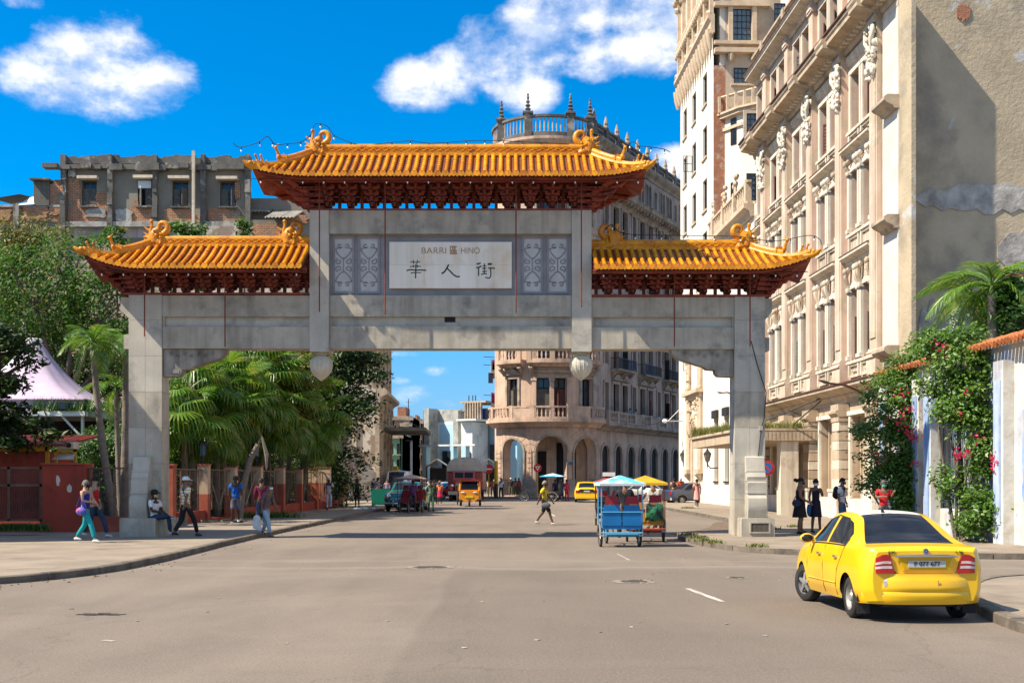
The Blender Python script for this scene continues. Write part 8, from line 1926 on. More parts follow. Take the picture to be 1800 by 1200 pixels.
# pedal taxis
def bike_wheel(parent,x,y,r,w=.05,axis='x'):
 e = thing('wheel',None,None); e.parent = parent; e.location = (x,y,r); q = MB(); K = 24
 for i in range(K):
  pass
 pts = [(0,r*cos(2*pi*i/K),r*sin(2*pi*i/K)) for i in range(K+1)]; q.tube([(p[0],p[1]*.95,p[2]*.95) for p in pts],r*.11,6,cap=False); out('tyre',q,M_TYRE,e,smooth=60)
 q = MB(); q.tube([(0,p[1]*.86,p[2]*.86) for p in pts],r*.03,5,cap=False)
 for k in range(14):a = 2*pi*k/14; q.tube([(.02*(-1) ** k,0,0),(0,r*.87*cos(a),r*.87*sin(a))],.006,3)
 q.lathe([(.03,-.05),(.03,.05)],(0,0,0),8,'x'); out('rim',q,M_STEEL,e); return e
def pedal_taxi(label,loc,rz,m_frame,m_back,m_head,canopy,fringe):
 t = thing('pedal_taxi',label,'pedal taxi',loc,rz,'pedal taxis on the street'); W = .62      # heading +y,passenger bench at the back (y 0..0.8)
 for s_ in (-1,1):bike_wheel(t,s_*(W-.02),.42,.34); q = MB(); arch_ring(q,.42,.30,.33,.36,s_*(W-.02)-.07,s_*(W-.02)+.07,10); q.v = [(b,a,c) for a,b,c in q.v]; out('mudguard',q,M_STEEL,t)
 bike_wheel(t,-.2,2.15,.31)
 fr = MB()
 for s_ in (-1,1):fr.tube([(s_*(W-.12),.0,.56),(s_*(W-.12),.9,.56),(s_*.25,1.4,.5)],.03,6); fr.tube([(s_*(W-.12),.42,.3),(s_*(W-.14),.42,.56)],.03,6); fr.tube([(s_*.2,.05,.3),(s_*.3,.05,.56)],.025,5)
 fr.tube([(-W+.02,.42,.30),(W-.02,.42,.30)],.03,6); fr.tube([(-.5,.0,.36),(.5,0,.36)],.025,5); fr.tube([(-W,-.05,.40),(W,-.05,.40)],.02,5); fr.tube([(-.2,1.0,.5),(-.2,1.6,.55),(-.2,2.0,.85),(-.2,2.15,.31)],.028,6); fr.tube([(-.2,1.6,.55),(-.2,1.35,.95)],.022,6); fr.tube([(-.2,1.45,.9),(-.2,1.98,.82)],.022,6); fr.tube([(-.5,1.85,1.05),(-.2,1.98,1.0),(.1,1.85,1.05)],.016,5); out('frame',fr,m_frame,t,smooth=60)
 for c in (-.305,.305):
  q = MB(); q.prism([(c-.285,.60),(c+.285,.60),(c+.285,.92),(c+.22,1.17),(c-.22,1.17),(c-.285,.92)],-.06,.02,'y'); b = out('seat_back',q,m_back,t)
  q = MB(); q.prism([(c-.215,1.18),(c+.215,1.18),(c+.17,1.40),(c-.17,1.40)],-.055,.02,'y'); out('headrest',q,m_head,b,smooth=30)
 out('bench',MB().box(-.58,.58,.02,.55,.60,.72),m_back,t); out('cross_bar',MB().tube([(-.63,-.075,.97),(.63,-.075,.97)],.016,6),m_frame,t); out('floor_box',MB().box(-.58,.58,-.04,.9,.50,.60),m_back,t)
 for s_ in (-1,1):
  for y in (-.02,.85):out('canopy_post',MB().tube([(s_*.62,y,.55),(s_*.62,y,1.78)],.018,6),m_frame,t)
 q = MB(); H0,H1 = 1.76,1.98; x1,ya,yb2 = .70,-.25,1.15
 base = [(-x1,ya,H0),(x1,ya,H0),(x1,yb2,H0),(-x1,yb2,H0)]; top = (0,(ya+yb2)/2,H1)
 out('canopy',MB().add(base+[top],[(0,1,4),(1,2,4),(2,3,4),(3,0,4)]),canopy,t)
 q = MB()
 for i in range(4):a,b = base[i],base[(i+1) % 4]; q.quad(a,b,(b[0],b[1],b[2]-.07),(a[0],a[1],a[2]-.07))
 out('canopy_fringe',q,fringe,t); return t
M_SKY = mat('sky_blue_canvas',(.08,.42,.66),(.5,.62,.66),sc=2.2,rough=.7,obj=True,lo=.45,hi=.55); M_BLU = mat('bright_blue_panel',(.008,.15,.38),(.006,.12,.30),sc=2,rough=.45,obj=True); M_LBL = mat('light_blue_tube',(.10,.38,.60),rough=.5,obj=True); M_HR = mat('dark_red_vinyl',(.30,.02,.03),(.22,.015,.02),sc=3,rough=.5,obj=True)
M_PTY = mat('yellow_vinyl',(.62,.36,.01),(.50,.26,.01),sc=3,rough=.5,obj=True); M_ORP = mat('orange_brown_panel',(.38,.14,.015),(.45,.25,.02),sc=3,rough=.6,obj=True); M_RTB = mat('red_tube',(.35,.05,.02),rough=.5,obj=True)
DPT = GD(961)
pt1 = pedal_taxi('blue pedal taxi with two red topped seat backs and a sky blue canopy',(PX(1092,DPT),DPT-.15,0),radians(2),M_LBL,M_BLU,M_HR,M_SKY,mat('pale_fringe',(.6,.66,.66),obj=True))
pt2 = pedal_taxi('yellow canopied pedal taxi with a green bag on its back, right of the blue one',(PX(1136,GD(953)),GD(953)+.1,0),radians(-4),M_RTB,M_ORP,M_HR,M_PTY,M_PTY)
for t_ in (pt1,pt2):t_.scale = (.84,.88,.93)
q = MB(); q.grid(lambda u,v:(.02+.56*u-.02*sin(v*3),-.09-.10*sin(pi*u)*sin(pi*v),.64+.5*v+.02*sin(u*12)),12,10)
bg_ = thing('green_sack','crumpled green and black plastic sack tied behind the yellow pedal taxi','sack',pt2.location,pt2.rotation_euler[2]); out('sack',q,mat('green_black_plastic',(.03,.16,.07),(.015,.015,.02),sc=5,rough=.3,obj=True,lo=.45,hi=.55),bg_,smooth=60); bg_.scale = pt2.scale
rt = pedal_taxi('dark red canopied pedal taxi just ahead of the blue one',(PX(1078,41),42.5,0),radians(-3),M_IRON,M_DK,M_HR,M_RED2,M_CREAM)
q = MB(); q.box(-.3,.25,.2,.8,1.98,2.14); pbx = thing('white_crate','white box lying on the dark red canopy of a pedal taxi','box',rt.location,rt.rotation_euler[2]); out('crate',q,M_WCAR,pbx); rt.scale = pbx.scale = (.84,.88,.93)
gt = pedal_taxi('pedal taxi ridden towards us by the man in purple before the green car',(PX(722,58.5),59.6,0),pi-.1,M_IRON,M_HR,M_HR,M_BEIGE,M_RED2)
bt = pedal_taxi('parked pedal taxi with a long bright blue canopy by the corner arcade',(PX(985,88),88,0),radians(80),M_IRON,M_DK,M_DK,M_SKY,M_BLU); bt.scale = (1.3,1.3,1.1)
# people
_pm = {}
def cm(c,rough=.8):
 k = tuple(round(x,3) for x in c)
 if k not in _pm:_pm[k] = mat('cloth_%d' % len(_pm),c,tuple(x*.72 for x in c),sc=6,rough=rough,bump=.3,bsc=30,obj=True)
 return _pm[k]
SKD = (.075,.038,.022); SKM = (.20,.11,.065); SKL = (.42,.26,.18); HB = (.012,.010,.009); HG = (.16,.15,.14); WH = (.72,.72,.70)
def skin_obj(name,V,E,R,m,parent,lv=1,root=0):
 me = bpy.data.meshes.new(name); me.from_pydata([tuple(v) for v in V],E,[]); me.materials.append(m); pass
 o = bpy.data.objects.new(name,me); COL.objects.link(o); o.parent = parent; a = o.modifiers.new('skin','SKIN')
 for i,r in enumerate(R):d = me.skin_vertices[0].data[i]; d.radius = (r,r) if not isinstance(r,tuple) else r; d.use_root = (i == root)
 a.use_smooth_shade = True; a.branch_smoothing = .3; s = o.modifiers.new('sub','SUBSURF'); s.levels = lv; s.render_levels = lv; return o
def person(label,px,py,h,face,pose='stand',top=(.3,.3,.3),bot=(.05,.05,.06),skin=SKM,hair=HB,shoes=(.5,.5,.5),sleeve='short',legs='long',ph=1,hat=None,mask=None,pack=None,longhair=False,z=.12,group=None,stride=.36,D=None,fine=False,hunch=0,arms=None,X=None,hair_bun=False):
 """px, py: pixel of the feet on the ground at height z; face: heading in radians, 0 = towards the camera"""
 D = D or GD(py,z); X = PX(px,D) if X is None else X; k = h/1.75; t = thing('person',label,'person',(X,D,z),face,group or 'people on the street'); t.scale = (k,k,k)
 hz = .93; lean = Vector((0,-hunch,0))
 hipL,hipR = Vector((-.09,0,hz-.02)),Vector((.09,0,hz-.02))
 if pose == 'walk':
  s = stride*ph; kL,kR = Vector((-.095,-.5*s-.06,.50)),Vector((.095,.38*s-.06,.49)); aL,aR = Vector((-.10,-s,.09)),Vector((.10,s*.95,.14 if s > 0 else .09));
  if s < 0:kL,kR = Vector((-.095,.38*-s-.06,.49)),Vector((.095,.5*s-.06,.50)); aL,aR = Vector((-.10,-s*.95,.14)),Vector((.10,s,.09))
  aw = stride*.8*ph
 elif pose == 'sit':hz = .50; hipL,hipR = Vector((-.09,0,hz)),Vector((.09,0,hz)); kL,kR = Vector((-.06,-.42,.56)),Vector((.12,-.44,.56)); aL,aR = Vector((.18,-.48,.52)),Vector((.12,-.52,.10)); aw = 0
 elif pose == 'ride':hz = .95; kL,kR = Vector((-.12,-.38,.72)),Vector((.12,-.34,.60)); aL,aR = Vector((-.12,-.30,.40)),Vector((.12,-.24,.22)); aw = 0
 else:kL,kR = Vector((-.10,-.02,.49)),Vector((.11,-.05*ph,.49)); aL,aR = Vector((-.11,.03,.09)),Vector((.13,-.05*ph,.09)); aw = .05
 P0 = Vector((0,0,hz)); up = lambda dz:Vector((0,0,dz))+lean*(dz/.5)
 spine,chest,neck,hd0,hd1 = P0+up(.18),P0+up(.40),P0+up(.56),P0+up(.63)+Vector((0,-.015,0)),P0+up(.76)+Vector((0,-.02,0))
 sL,sR = P0+up(.50)+Vector((-.175,.0,0)),P0+up(.50)+Vector((.175,0,0))
 if arms:eL,wL,eR,wR = [P0+Vector(a) for a in arms]
 else:
  eL,wL = sL+Vector((-.05,.02+aw*.35,-.27)),sL+Vector((-.04,-.03+aw*.8,-.50)); eR,wR = sR+Vector((.05,.02-aw*.35,-.27)),sR+Vector((.04,-.03-aw*.8,-.50))
  if pose == 'ride':eL,wL,eR,wR = sL+Vector((-.06,-.14,-.2)),sL+Vector((-.05,-.38,-.26)),sR+Vector((.06,-.14,-.2)),sR+Vector((.05,-.38,-.26))
 fdir = Vector((0,-1,0)); fL,fR = aL+Vector((0,-.13,-.035)),aR+Vector((0,-.13,-.035))
 if pose == 'sit':fL,fR = aL+Vector((.10,-.05,-.03)),aR+Vector((0,-.13,-.03))
 V = [P0,spine,chest,neck,hd0,hd1,sL,eL,wL,sR,eR,wR,hipL,kL,aL,hipR,kR,aR,fL,fR]
 R = [(.135,.105),(.12,.095),(.145,.10),.052,.078,.083,.062,.044,.030,.062,.044,.030,.095,.062,.040,.095,.062,.040,.032,.032]
 E = [(0,1),(1,2),(2,3),(3,4),(4,5),(2,6),(6,7),(7,8),(2,9),(9,10),(10,11),(0,12),(12,13),(13,14),(0,15),(15,16),(16,17),(14,18),(17,19)]
 def mid(a,b,ra,t=.4,off=Vector((0,0,0))):
  V.append(V[a].lerp(V[b],t)+off); R.append(ra); i = len(V)-1; E.remove((a,b)); E.extend([(a,i),(i,b)]); return i
 mid(12,13,.085); mid(15,16,.085); mid(13,14,.056,.3,Vector((0,.02,0))); mid(16,17,.056,.3,Vector((0,.02,0))); mid(6,7,.052); mid(9,10,.052); mid(7,8,.040,.3); mid(10,11,.040,.3)
 for w_,e_,sd in ((8,7,1),(11,10,-1)):
  d = (V[w_]-V[e_]).normalized(); V.append(V[w_]+d*.07); R.append((.034,.018)); i = len(V)-1; E.append((w_,i)); side = Vector((0,-1,0)) if abs(d.y) < .7 else Vector((0,0,1)); side = (side-d*side.dot(d)).normalized(); inn = d.cross(side)*sd
  if fine:
   for k_,(o_,ln) in enumerate(((.027,.065),(.009,.08),(-.009,.074),(-.027,.058))):
    V.append(V[i]+side*o_+d*.03); R.append(.0095); a = len(V)-1; E.append((i,a)); V.append(V[i]+side*o_*1.1+d*ln+inn*.018); R.append(.008); E.append((a,a+1))
   V.append(V[w_]+d*.03+side*.045+inn*.01); R.append(.011); a = len(V)-1; E.append((w_,a)); V.append(V[w_]+d*.065+side*.055+inn*.02); R.append(.009); E.append((a,a+1))
  else:V.append(V[i]+d*.07+inn*.02); R.append((.028,.014)); E.append((i,len(V)-1)); V.append(V[i]+side*.03+d*.01); R.append(.011); E.append((i,len(V)-1))
 V.append(V[4].lerp(V[5],.45)+Vector((0,-.088,-.01))); R.append(.014); E.append((4,len(V)-1))
 skin_obj('body',V,E,R,cm(skin,.55),t)
 c = V[4].lerp(V[5],.6)
 q = MB()
 for s_ in (-1,1):q.ball((c.x+s_*.083,c.y+.01,c.z-.03),(.014,.026,.034),6)
 out('ears',q,cm(skin,.55),t,smooth=60) if not longhair else None
 q = MB()
 for s_ in (-1,1):q.ball((c.x+s_*.034,c.y-.074,c.z-.006),(.013,.010,.008),6)
 out('eyes',q,cm((.02,.015,.012)),t)
 if hair:
  q = MB(); q.grid(lambda u,v:(c.x+.094*sin(pi*.5*v*1.1)*cos(2*pi*u),c.y+.012+(.104*sin(pi*.5*v*1.1))*sin(2*pi*u),c.z+.018+.100*cos(pi*.5*v*1.1)-(.055*v*max(0,sin(2*pi*u)))),18,7)
  if longhair:q.tube([(c.x,c.y+.07,c.z+.06),(c.x,c.y+.115,c.z-.06),(c.x,c.y+.11,c.z-.2),(c.x,c.y+.12,c.z-.34)],[.06,.085,.075,.03],8)
  if hair_bun:q.ball((c.x,c.y+.125,c.z+.04),.06,8)
  out('hair',q,cm(hair,.7),t,smooth=60)
 if hat:
  q = MB(); q.lathe([(.112,.015),(.11,.06),(.09,.10),(.05,.125),(.005,.13)],(c.x,c.y+.008,c.z+.005),14); q.prism([(-.075,-.09),(.075,-.09),(.06,-.175),(-.06,-.175)],c.z+.018,c.z+.03,'z') if 0 else q.obox((c.x,c.y-.135,c.z+.028),(.15,.10,.012),0,.2); out('cap',q,cm(hat),t,smooth=50)
 if mask:
  q = MB(); q.grid(lambda u,v:(c.x+.082*sin((u-.5)*2.4),c.y+.0-.098*cos((u-.5)*2.4)-.012,c.z-.10+.075*v),8,3); out('face_mask',q,cm(mask),t,smooth=60)
 dress = legs == 'dress'
 V2 = [P0+up(-.06 if not dress else .02),P0+up(.10),spine+up(.06),chest,P0+up(.525)]; R2 = [(.165,.125),(.150,.118),(.142,.115),(.165,.122),(.085,.075)]; E2 = [(0,1),(1,2),(2,3),(3,4)]
 if sleeve != 'none':
  for s_,e_,w_ in ((sL,eL,wL),(sR,eR,wR)):
   V2.append(s_); R2.append(.078); a = len(V2)-1; E2.append((3,a)); V2.append(s_.lerp(e_,.75)); R2.append(.070); E2.append((a,a+1))
   if sleeve == 'long':V2.append(e_); R2.append(.058); V2.append(w_.lerp(e_,.08)); R2.append(.044); E2 += [(a+1,a+2),(a+2,a+3)]
 tc = top
 o = skin_obj('shirt' if not dress else 'dress_top',V2,E2,R2,top if isinstance(top,bpy.types.Material) else cm(top),t,root=2)
 mb = cm(bot)
 if legs in ('long','short'):
  fr = .97 if legs == 'long' else None
  V3 = [P0+up(.05),P0+up(-.05)]; R3 = [(.150,.118),(.160,.128)]; E3 = [(0,1)]
  for hp,kn,an in ((hipL,kL,aL),(hipR,kR,aR)):
   V3 += [hp,hp.lerp(kn,.5),kn]; a = len(V3)-3; R3 += [.105,.095,.078 if legs == 'long' else .088]; E3 += [(1,a),(a,a+1),(a+1,a+2)]
   if legs == 'long':V3 += [kn.lerp(an,.5),kn.lerp(an,.93)]; R3 += [.070,.064]; E3 += [(a+2,a+3),(a+3,a+4)]
  skin_obj('trousers' if legs == 'long' else 'shorts',V3,E3,R3,mb,t,root=1)
 else:
  q = MB(); K = 16; lo = (.52 if dress else .55); z0,z1 = hz+.12,lo
  q.grid(lambda u,v:((.15+.055*v+.008*sin(u*2*pi*5)*v)*cos(2*pi*u),(.115+.075*v+.008*sin(u*2*pi*5)*v)*sin(2*pi*u),z0+(z1-z0)*v),24,6); out('skirt',q,mb if not dress else cm(top),t,smooth=60)
 for a_,f_ in ((aL,fL),(aR,fR)):
  q = MB(); d = (f_-a_); q.tube([a_+Vector((0,.055,-.045)),a_+Vector((0,-.01,-.03)),a_+d*.75+Vector((0,0,-.02)),a_+d*1.15+Vector((0,0,-.022))],[.042,.052,.046,.026],8,flat=.85); out('shoe',q,cm(shoes,.6),t,smooth=60)
 if pack == 'backpack':
  q = MB(); q.ball((0,chest.y+.19,chest.z-.06),(.15,.10,.22),10); q.ball((0,chest.y+.26,chest.z-.14),(.10,.05,.10),8); st = MB()
  for s_ in (-1,1):st.tube([(s_*.10,chest.y+.10,chest.z+.14),(s_*.11,chest.y,chest.z+.165),(s_*.115,chest.y-.125,chest.z+.05),(s_*.125,chest.y-.10,chest.z-.15),(s_*.12,chest.y+.1,chest.z-.2)],.016,5)
  b = thing('backpack','dark backpack worn by the %s' % ' '.join(label.split(',')[0].split()[:10]),'backpack',t.location,face,'bags carried by people'); b.scale = t.scale; out('bag',q,cm((.02,.022,.03)),b,smooth=60); out('strap',st,cm((.02,.022,.05)),b)
 return t,dict(wL=wL,wR=wR,sL=sL,sR=sR,chest=chest,P0=P0,k=k)
def carried(owner,name,label,cat,build):
 t = thing(name,label,cat,owner.location,owner.rotation_euler[2],'bags carried by people'); t.scale = owner.scale; build(t); return t
R_ = radians
def stripes():
 m = mat('yellow_white_stripes',(.75,.73,.68),(.7,.68,.62),sc=4,rough=.8,obj=True); nt = m.node_tree; N = nt.nodes; Ln = nt.links; b = N['Principled BSDF']
 tc = N.new('ShaderNodeTexCoord'); sp = N.new('ShaderNodeSeparateXYZ'); Ln.new(tc.outputs['Object'],sp.inputs[0]); m1 = N.new('ShaderNodeMath'); m1.operation = 'MULTIPLY'; m1.inputs[1].default_value = 11.5; Ln.new(sp.outputs[2],m1.inputs[0]); f = N.new('ShaderNodeMath'); f.operation = 'FRACT'; Ln.new(m1.outputs[0],f.inputs[0])
 r = N.new('ShaderNodeValToRGB'); r.color_ramp.interpolation = 'CONSTANT'; e = r.color_ramp.elements; e[0].color = (.74,.72,.68,1); e[1].position = .45; e[1].color = (.68,.42,.04,1); x = e.new(.8); x.color = (.45,.44,.46,1); Ln.new(f.outputs[0],r.inputs[0]); Ln.new(r.outputs[0],b.inputs['Base Color']); return m
p,j = person('woman in turquoise trousers and blue top with grey curly hair',150,953,1.60,R_(78),'walk',(.012,.02,.22),(.01,.30,.33),SKL,HG,(.65,.65,.6),'none','long',1,mask=(.01,.01,.01),fine=True,arms=[(-.20,-.05,.24),(-.05,-.22,.20),(.22,.02,.24),(.12,-.20,.16)])
def floral(t):
 q = MB(); q.ball((-.23,-.02,.88),(.075,.17,.12),12); out('bag',q,mat('floral_bag',(.04,.08,.36),(.45,.08,.22),sc=9,rough=.6,obj=True,lo=.54,hi=.58),t,smooth=60); q = MB(); q.tube([(-.28,.1,1.0),(-.20,.0,1.38),(-.28,-.2,1.0)],.012,5); out('strap',q,cm((.05,.05,.3)),t)
carried(p,'shoulder_bag','blue and pink floral shoulder bag at the hip of the woman in turquoise','bag',floral)
person('person in red tank top and dark jeans walking behind the woman in turquoise',166,944,1.68,R_(75),'walk',(.55,.015,.02),(.025,.05,.09),SKL,HB,(.65,.65,.65),'none','long',-1,fine=True,longhair=False)
person('seated person in white printed shirt, cap and yellow mask on the post plinth',283,0,1.70,R_(62),'sit',mat('printed_white_tee',(.72,.72,.70),(.05,.05,.05),sc=9,rough=.8,obj=True,lo=.60,hi=.63),(.02,.05,.10),SKD,HB,(.7,.7,.7),'short','long',hat=(.02,.02,.025),mask=(.60,.50,.18),D=GY-.25,z=.12+.03,fine=True,X=gx(276),arms=[(-.2,-.1,.22),(.02,-.3,.16),(.2,-.1,.22),(.08,-.3,.16)])
p,j = person('man in yellow and white striped shirt, white cap and black trousers walking right',326,943,1.68,R_(140),'walk',stripes(),(.012,.012,.013),SKM,None,(.03,.04,.06),'short','long',1,hat=WH,fine=True,stride=.34)
def tote(t):q = MB(); q.prism([(-.14,.30),(.14,.30),(.16,.62),(.08,.66),(-.08,.66),(-.16,.62)],-.05,.06,'y'); q.map(lambda x,y,z:(x*.9+.26,y-.12,z+.02)); out('bag',q,mat('patterned_beige_tote',(.42,.32,.22),(.25,.18,.12),sc=14,rough=.8,obj=True),t); q = MB(); q.tube([(-.16,.1,1.1),(.0,.10,1.40),(.17,.0,1.42),(.28,-.1,.66)],.012,5); out('strap',q,cm((.02,.02,.02)),t)
carried(p,'tote_bag','patterned beige tote bag at the side of the man in stripes','bag',tote)
person('man in bright blue shirt and grey shorts facing us',414,920,1.74,R_(8),'walk',(.006,.12,.52),(.14,.14,.20),SKD,HB,(.7,.7,.7),'short','short',1,pack='backpack',fine=True,stride=.14)
person('person in maroon long sleeved top behind the stooping man',459,923,1.66,R_(200),'stand',(.16,.012,.05),(.03,.05,.12),SKM,HB,(.05,.05,.05),'long','long',mask=WH,fine=True)
p,j = person('stooping bald man in grey shirt and pale jeans',467,943,1.62,R_(68),'walk',(.14,.10,.11),(.32,.44,.52),SKM,None,(.20,.17,.12),'short','long',1,hunch=.10,mask=WH,fine=True,z=.0,stride=.22)
def wb(t):q = MB(); q.prism([(-.13,.22),(.14,.28),(.11,.66),(.02,.72),(-.07,.66)],-.06,.06,'y'); q.map(lambda x,y,z:(y-.26,x+.14,z)); out('bag',q,mat('white_plastic_bag',(.78,.78,.76),(.6,.6,.6),sc=5,rough=.5,obj=True,bump=1,bsc=12),t)
carried(p,'plastic_bag','white plastic bag hanging from the hand of the stooping man','bag',wb)
person('person dressed all in white with a head scarf',578,896,1.68,R_(10),'walk',(.62,.66,.74),(.60,.64,.72),SKD,WH,(.02,.02,.02),'short','long',1,hat=WH,stride=.12,pack='backpack')
person('woman in yellow top and mustard trousers',606,889,1.66,R_(-8),'walk',(.62,.40,.02),(.52,.28,.01),SKD,HB,(.04,.03,.03),'short','long',1,longhair=True,stride=.1)
person('woman in a short black dress with long dark hair',628,892,1.66,R_(5),'walk',(.012,.012,.018),(.01,.03,.03),SKD,HB,(.05,.04,.04),'none','dress',-1,longhair=True,stride=.12)
person('person in pale blue shirt leaning over the green car boot',655,890,1.72,R_(100),'stand',(.32,.38,.60),(.015,.015,.03),SKM,HB,(.3,.3,.35),'long','short',hunch=.22,pack='backpack',arms=[(-.1,-.35,.36),(-.1,-.60,.30),(.1,-.35,.36),(.1,-.60,.30)])
person('child in orange and black standing behind the leaning person',665,885,1.45,R_(90),'stand',(.35,.12,.06),(.30,.05,.05),SKM,HB,(.3,.3,.3),'short','short')
person('woman in white and purple by the tan building',680,874,1.6,R_(0),'stand',(.30,.18,.42),(.6,.6,.6),SKL,(.05,.03,.02),(.3,.3,.3),'none','long',D=84)
person('person in dark clothes left of the white van',690,874,1.65,R_(20),'stand',(.03,.06,.15),(.02,.02,.03),SKD,HB,(.1,.1,.1),'short','long',D=86)
person('man in purple shirt pedalling the tricycle before the green car',726,896,1.68,R_(0),'ride',(.14,.05,.16),(.03,.03,.04),SKD,HB,(.05,.05,.05),'short','long',z=0,D=58.0)
person('man in green overalls standing beside the green car',757,892,1.68,R_(20),'stand',(.14,.26,.16),(.12,.22,.14),SKD,HB,(.02,.02,.02),'short','long',z=0,D=61.5)
person('woman in orange top and pink red skirt in the road',773,886,1.62,R_(-10),'walk',(.70,.22,.06),(.58,.02,.09),SKD,(.35,.15,.06),(.5,.3,.25),'short','skirt',1,z=0,stride=.12)
person('person in black behind the woman in the orange top',764,880,1.66,R_(10),'stand',(.01,.01,.015),(.01,.01,.015),SKD,HB,(.02,.02,.02),'short','long',z=0,D=79)
person('person in dark red seated on the tricycle beside its rider',741,0,1.6,R_(0),'sit',(.26,.01,.02),(.02,.02,.03),SKD,HB,(.1,.1,.1),'short','long',D=60.0,z=.22)
person('person walking left beside the orange three wheeler',841,884,1.66,R_(80),'walk',(.55,.45,.45),(.03,.03,.05),SKD,HB,(.5,.5,.5),'short','short',1,z=0,D=80)
person('dark clothed person at the left flank of the three wheeler',807,884,1.68,R_(0),'stand',(.05,.05,.04),(.06,.06,.05),SKD,HB,(.05,.05,.05),'short','long',z=0,D=76)
person('person in orange behind the no entry sign',866,872,1.66,R_(0),'stand',(.75,.16,.03),(.25,.03,.06),SKM,HB,(.2,.2,.2),'short','long',D=104)
person('man in white shirt and dark trousers stepping off the corner kerb',881,877,1.70,R_(-20),'walk',(.66,.66,.72),(.015,.015,.02),SKD,HB,(.05,.05,.05),'short','long',1,D=93,stride=.12)
for i,(px,D,top_,bo,lab) in enumerate(((898,106,(.02,.02,.02),(.08,.10,.06),'man in black inside the left arch of the arcade'),(906,107,(.25,.18,.15),(.05,.06,.05),'man in brown inside the left arch of the arcade'),(912,108,(.6,.05,.05),(.1,.1,.12),'person in red at the right jamb of the left arch'))):
 person(lab,px,0,1.72,R_(20*i),'stand',top_,bo,SKD,HB if i else WH,(.1,.1,.1),'short','long',D=D,z=.12)
for i,(px,D,top_,bo,lab) in enumerate(((976,90,(.02,.03,.05),(.02,.02,.05),'person in black left of the blue canopied tricycle'),(987,89.5,(.02,.04,.10),(.02,.03,.10),'tall person in navy by the blue canopied tricycle'),(996,89,(.60,.02,.14),(.60,.03,.05),'woman in magenta top and red trousers by the corner'))):
 person(lab,px,0,1.70,R_(30*i-20),'stand',top_,bo,SKD,HB,(.1,.1,.1),'short','long',D=D,z=0)
p,j = person('woman in yellow top and black shorts striding across the road',957,922,1.68,R_(75),'walk',(.72,.55,.04),(.012,.012,.012),(.14,.07,.04),(.25,.24,.20),(.6,.45,.4),'short','short',1,mask=(.02,.14,.04),z=0,fine=True,stride=.36)
carried(p,'shoulder_bag','grey and black shoulder bag of the woman in yellow crossing the road','bag',lambda t:(out('bag',MB().ball((-.25,-.12,.78),(.08,.20,.12),10),cm((.10,.11,.11)),t,smooth=60),out('strap',MB().tube([(-.25,.05,.85),(-.16,.03,1.42),(-.24,-.2,.86)],.014,5),cm((.05,.05,.05)),t)))
person('dark clothed rider of the blue pedal taxi half hidden by the seats',1098,0,1.70,pi,'ride',(.02,.02,.025),(.03,.03,.04),SKM,HB,(.1,.1,.1),'long','long',D=DPT+1.35,z=.02)
person('rider in a white shirt under the yellow canopy',1148,0,1.72,pi,'ride',(.75,.75,.72),(.3,.28,.25),SKM,HB,(.1,.1,.1),'short','long',D=GD(953)+1.3,z=.02)
person('man in peach shirt and yellow trousers with a red backpack walking away',1184,881,1.66,pi,'walk',(.72,.32,.14),(.62,.36,.10),SKM,HB,(.5,.4,.3),'short','long',1,stride=.1,pack='backpack',D=80)
person('man in orange red jacket and grey trousers walking away',1197,881,1.74,pi,'walk',(.62,.07,.02),(.09,.10,.11),SKD,(.45,.5,.6),(.3,.3,.3),'long','long',-1,stride=.1,D=79)
person('woman in a short pink dress walking away before the portal',1225,893,1.62,pi+.2,'walk',(.85,.38,.34),(.8,.4,.36),SKM,HB,(.7,.7,.7),'short','dress',1,stride=.12,hair_bun=True)
p,j = person('stout woman in a black sleeveless dress and black mask standing in profile',1406,938,1.66,R_(80),'stand',(.010,.010,.013),(.01,.01,.01),(.22,.12,.075),HB,(.02,.02,.02),'none','dress',mask=(.008,.008,.008),fine=True,hair_bun=True,arms=[(-.21,.0,.22),(-.17,-.2,.06),(.21,.0,.22),(.17,-.2,.08)]); p.scale = (p.scale[0]*1.25,p.scale[1]*1.2,p.scale[2])
carried(p,'handbag','navy handbag on the shoulder of the stout woman in black','bag',lambda t:(out('bag',MB().ball((-.20,.10,.96),(.06,.12,.12),10),cm((.02,.03,.08)),t,smooth=60),out('strap',MB().tube([(-.20,.04,1.03),(-.16,.02,1.42),(-.20,.18,1.03)],.013,5),cm((.02,.02,.05)),t)))
p,j = person('slim woman in a black dress holding a phone, white mask',1434,936,1.62,R_(10),'stand',(.012,.012,.03),(.01,.01,.01),(.16,.09,.055),HB,(.02,.02,.02),'none','dress',mask=WH,fine=True,hair_bun=True,arms=[(-.22,.02,.24),(-.20,-.02,.0),(.22,-.04,.26),(.06,-.22,.40)])
carried(p,'blue_bag','bright blue cloth bag hanging between the two women in black','bag',lambda t:out('bag',MB().ball((-.26,-.04,.74),(.08,.06,.20),10),cm((.01,.12,.40)),t,smooth=60))
person('man in white t-shirt with dark backpack and mask beside the taxi',1480,935,1.66,R_(55),'stand',(.72,.73,.78),(.06,.14,.28),(.24,.13,.08),HB,(.1,.1,.1),'short','long',mask=(.02,.03,.02),pack='backpack',fine=True)
person('person in a red top and green mask under the bougainvillea',1553,0,1.60,R_(0),'stand',(.60,.02,.025),(.03,.05,.09),(.26,.14,.09),(.10,.09,.08),(.1,.1,.1),'short','long',mask=(.08,.34,.22),fine=True,D=32.2,arms=[(-.24,-.02,.28),(-.08,-.24,.30),(.24,-.02,.30),(.26,-.12,.40)])
bx0 = PX(1096,116)
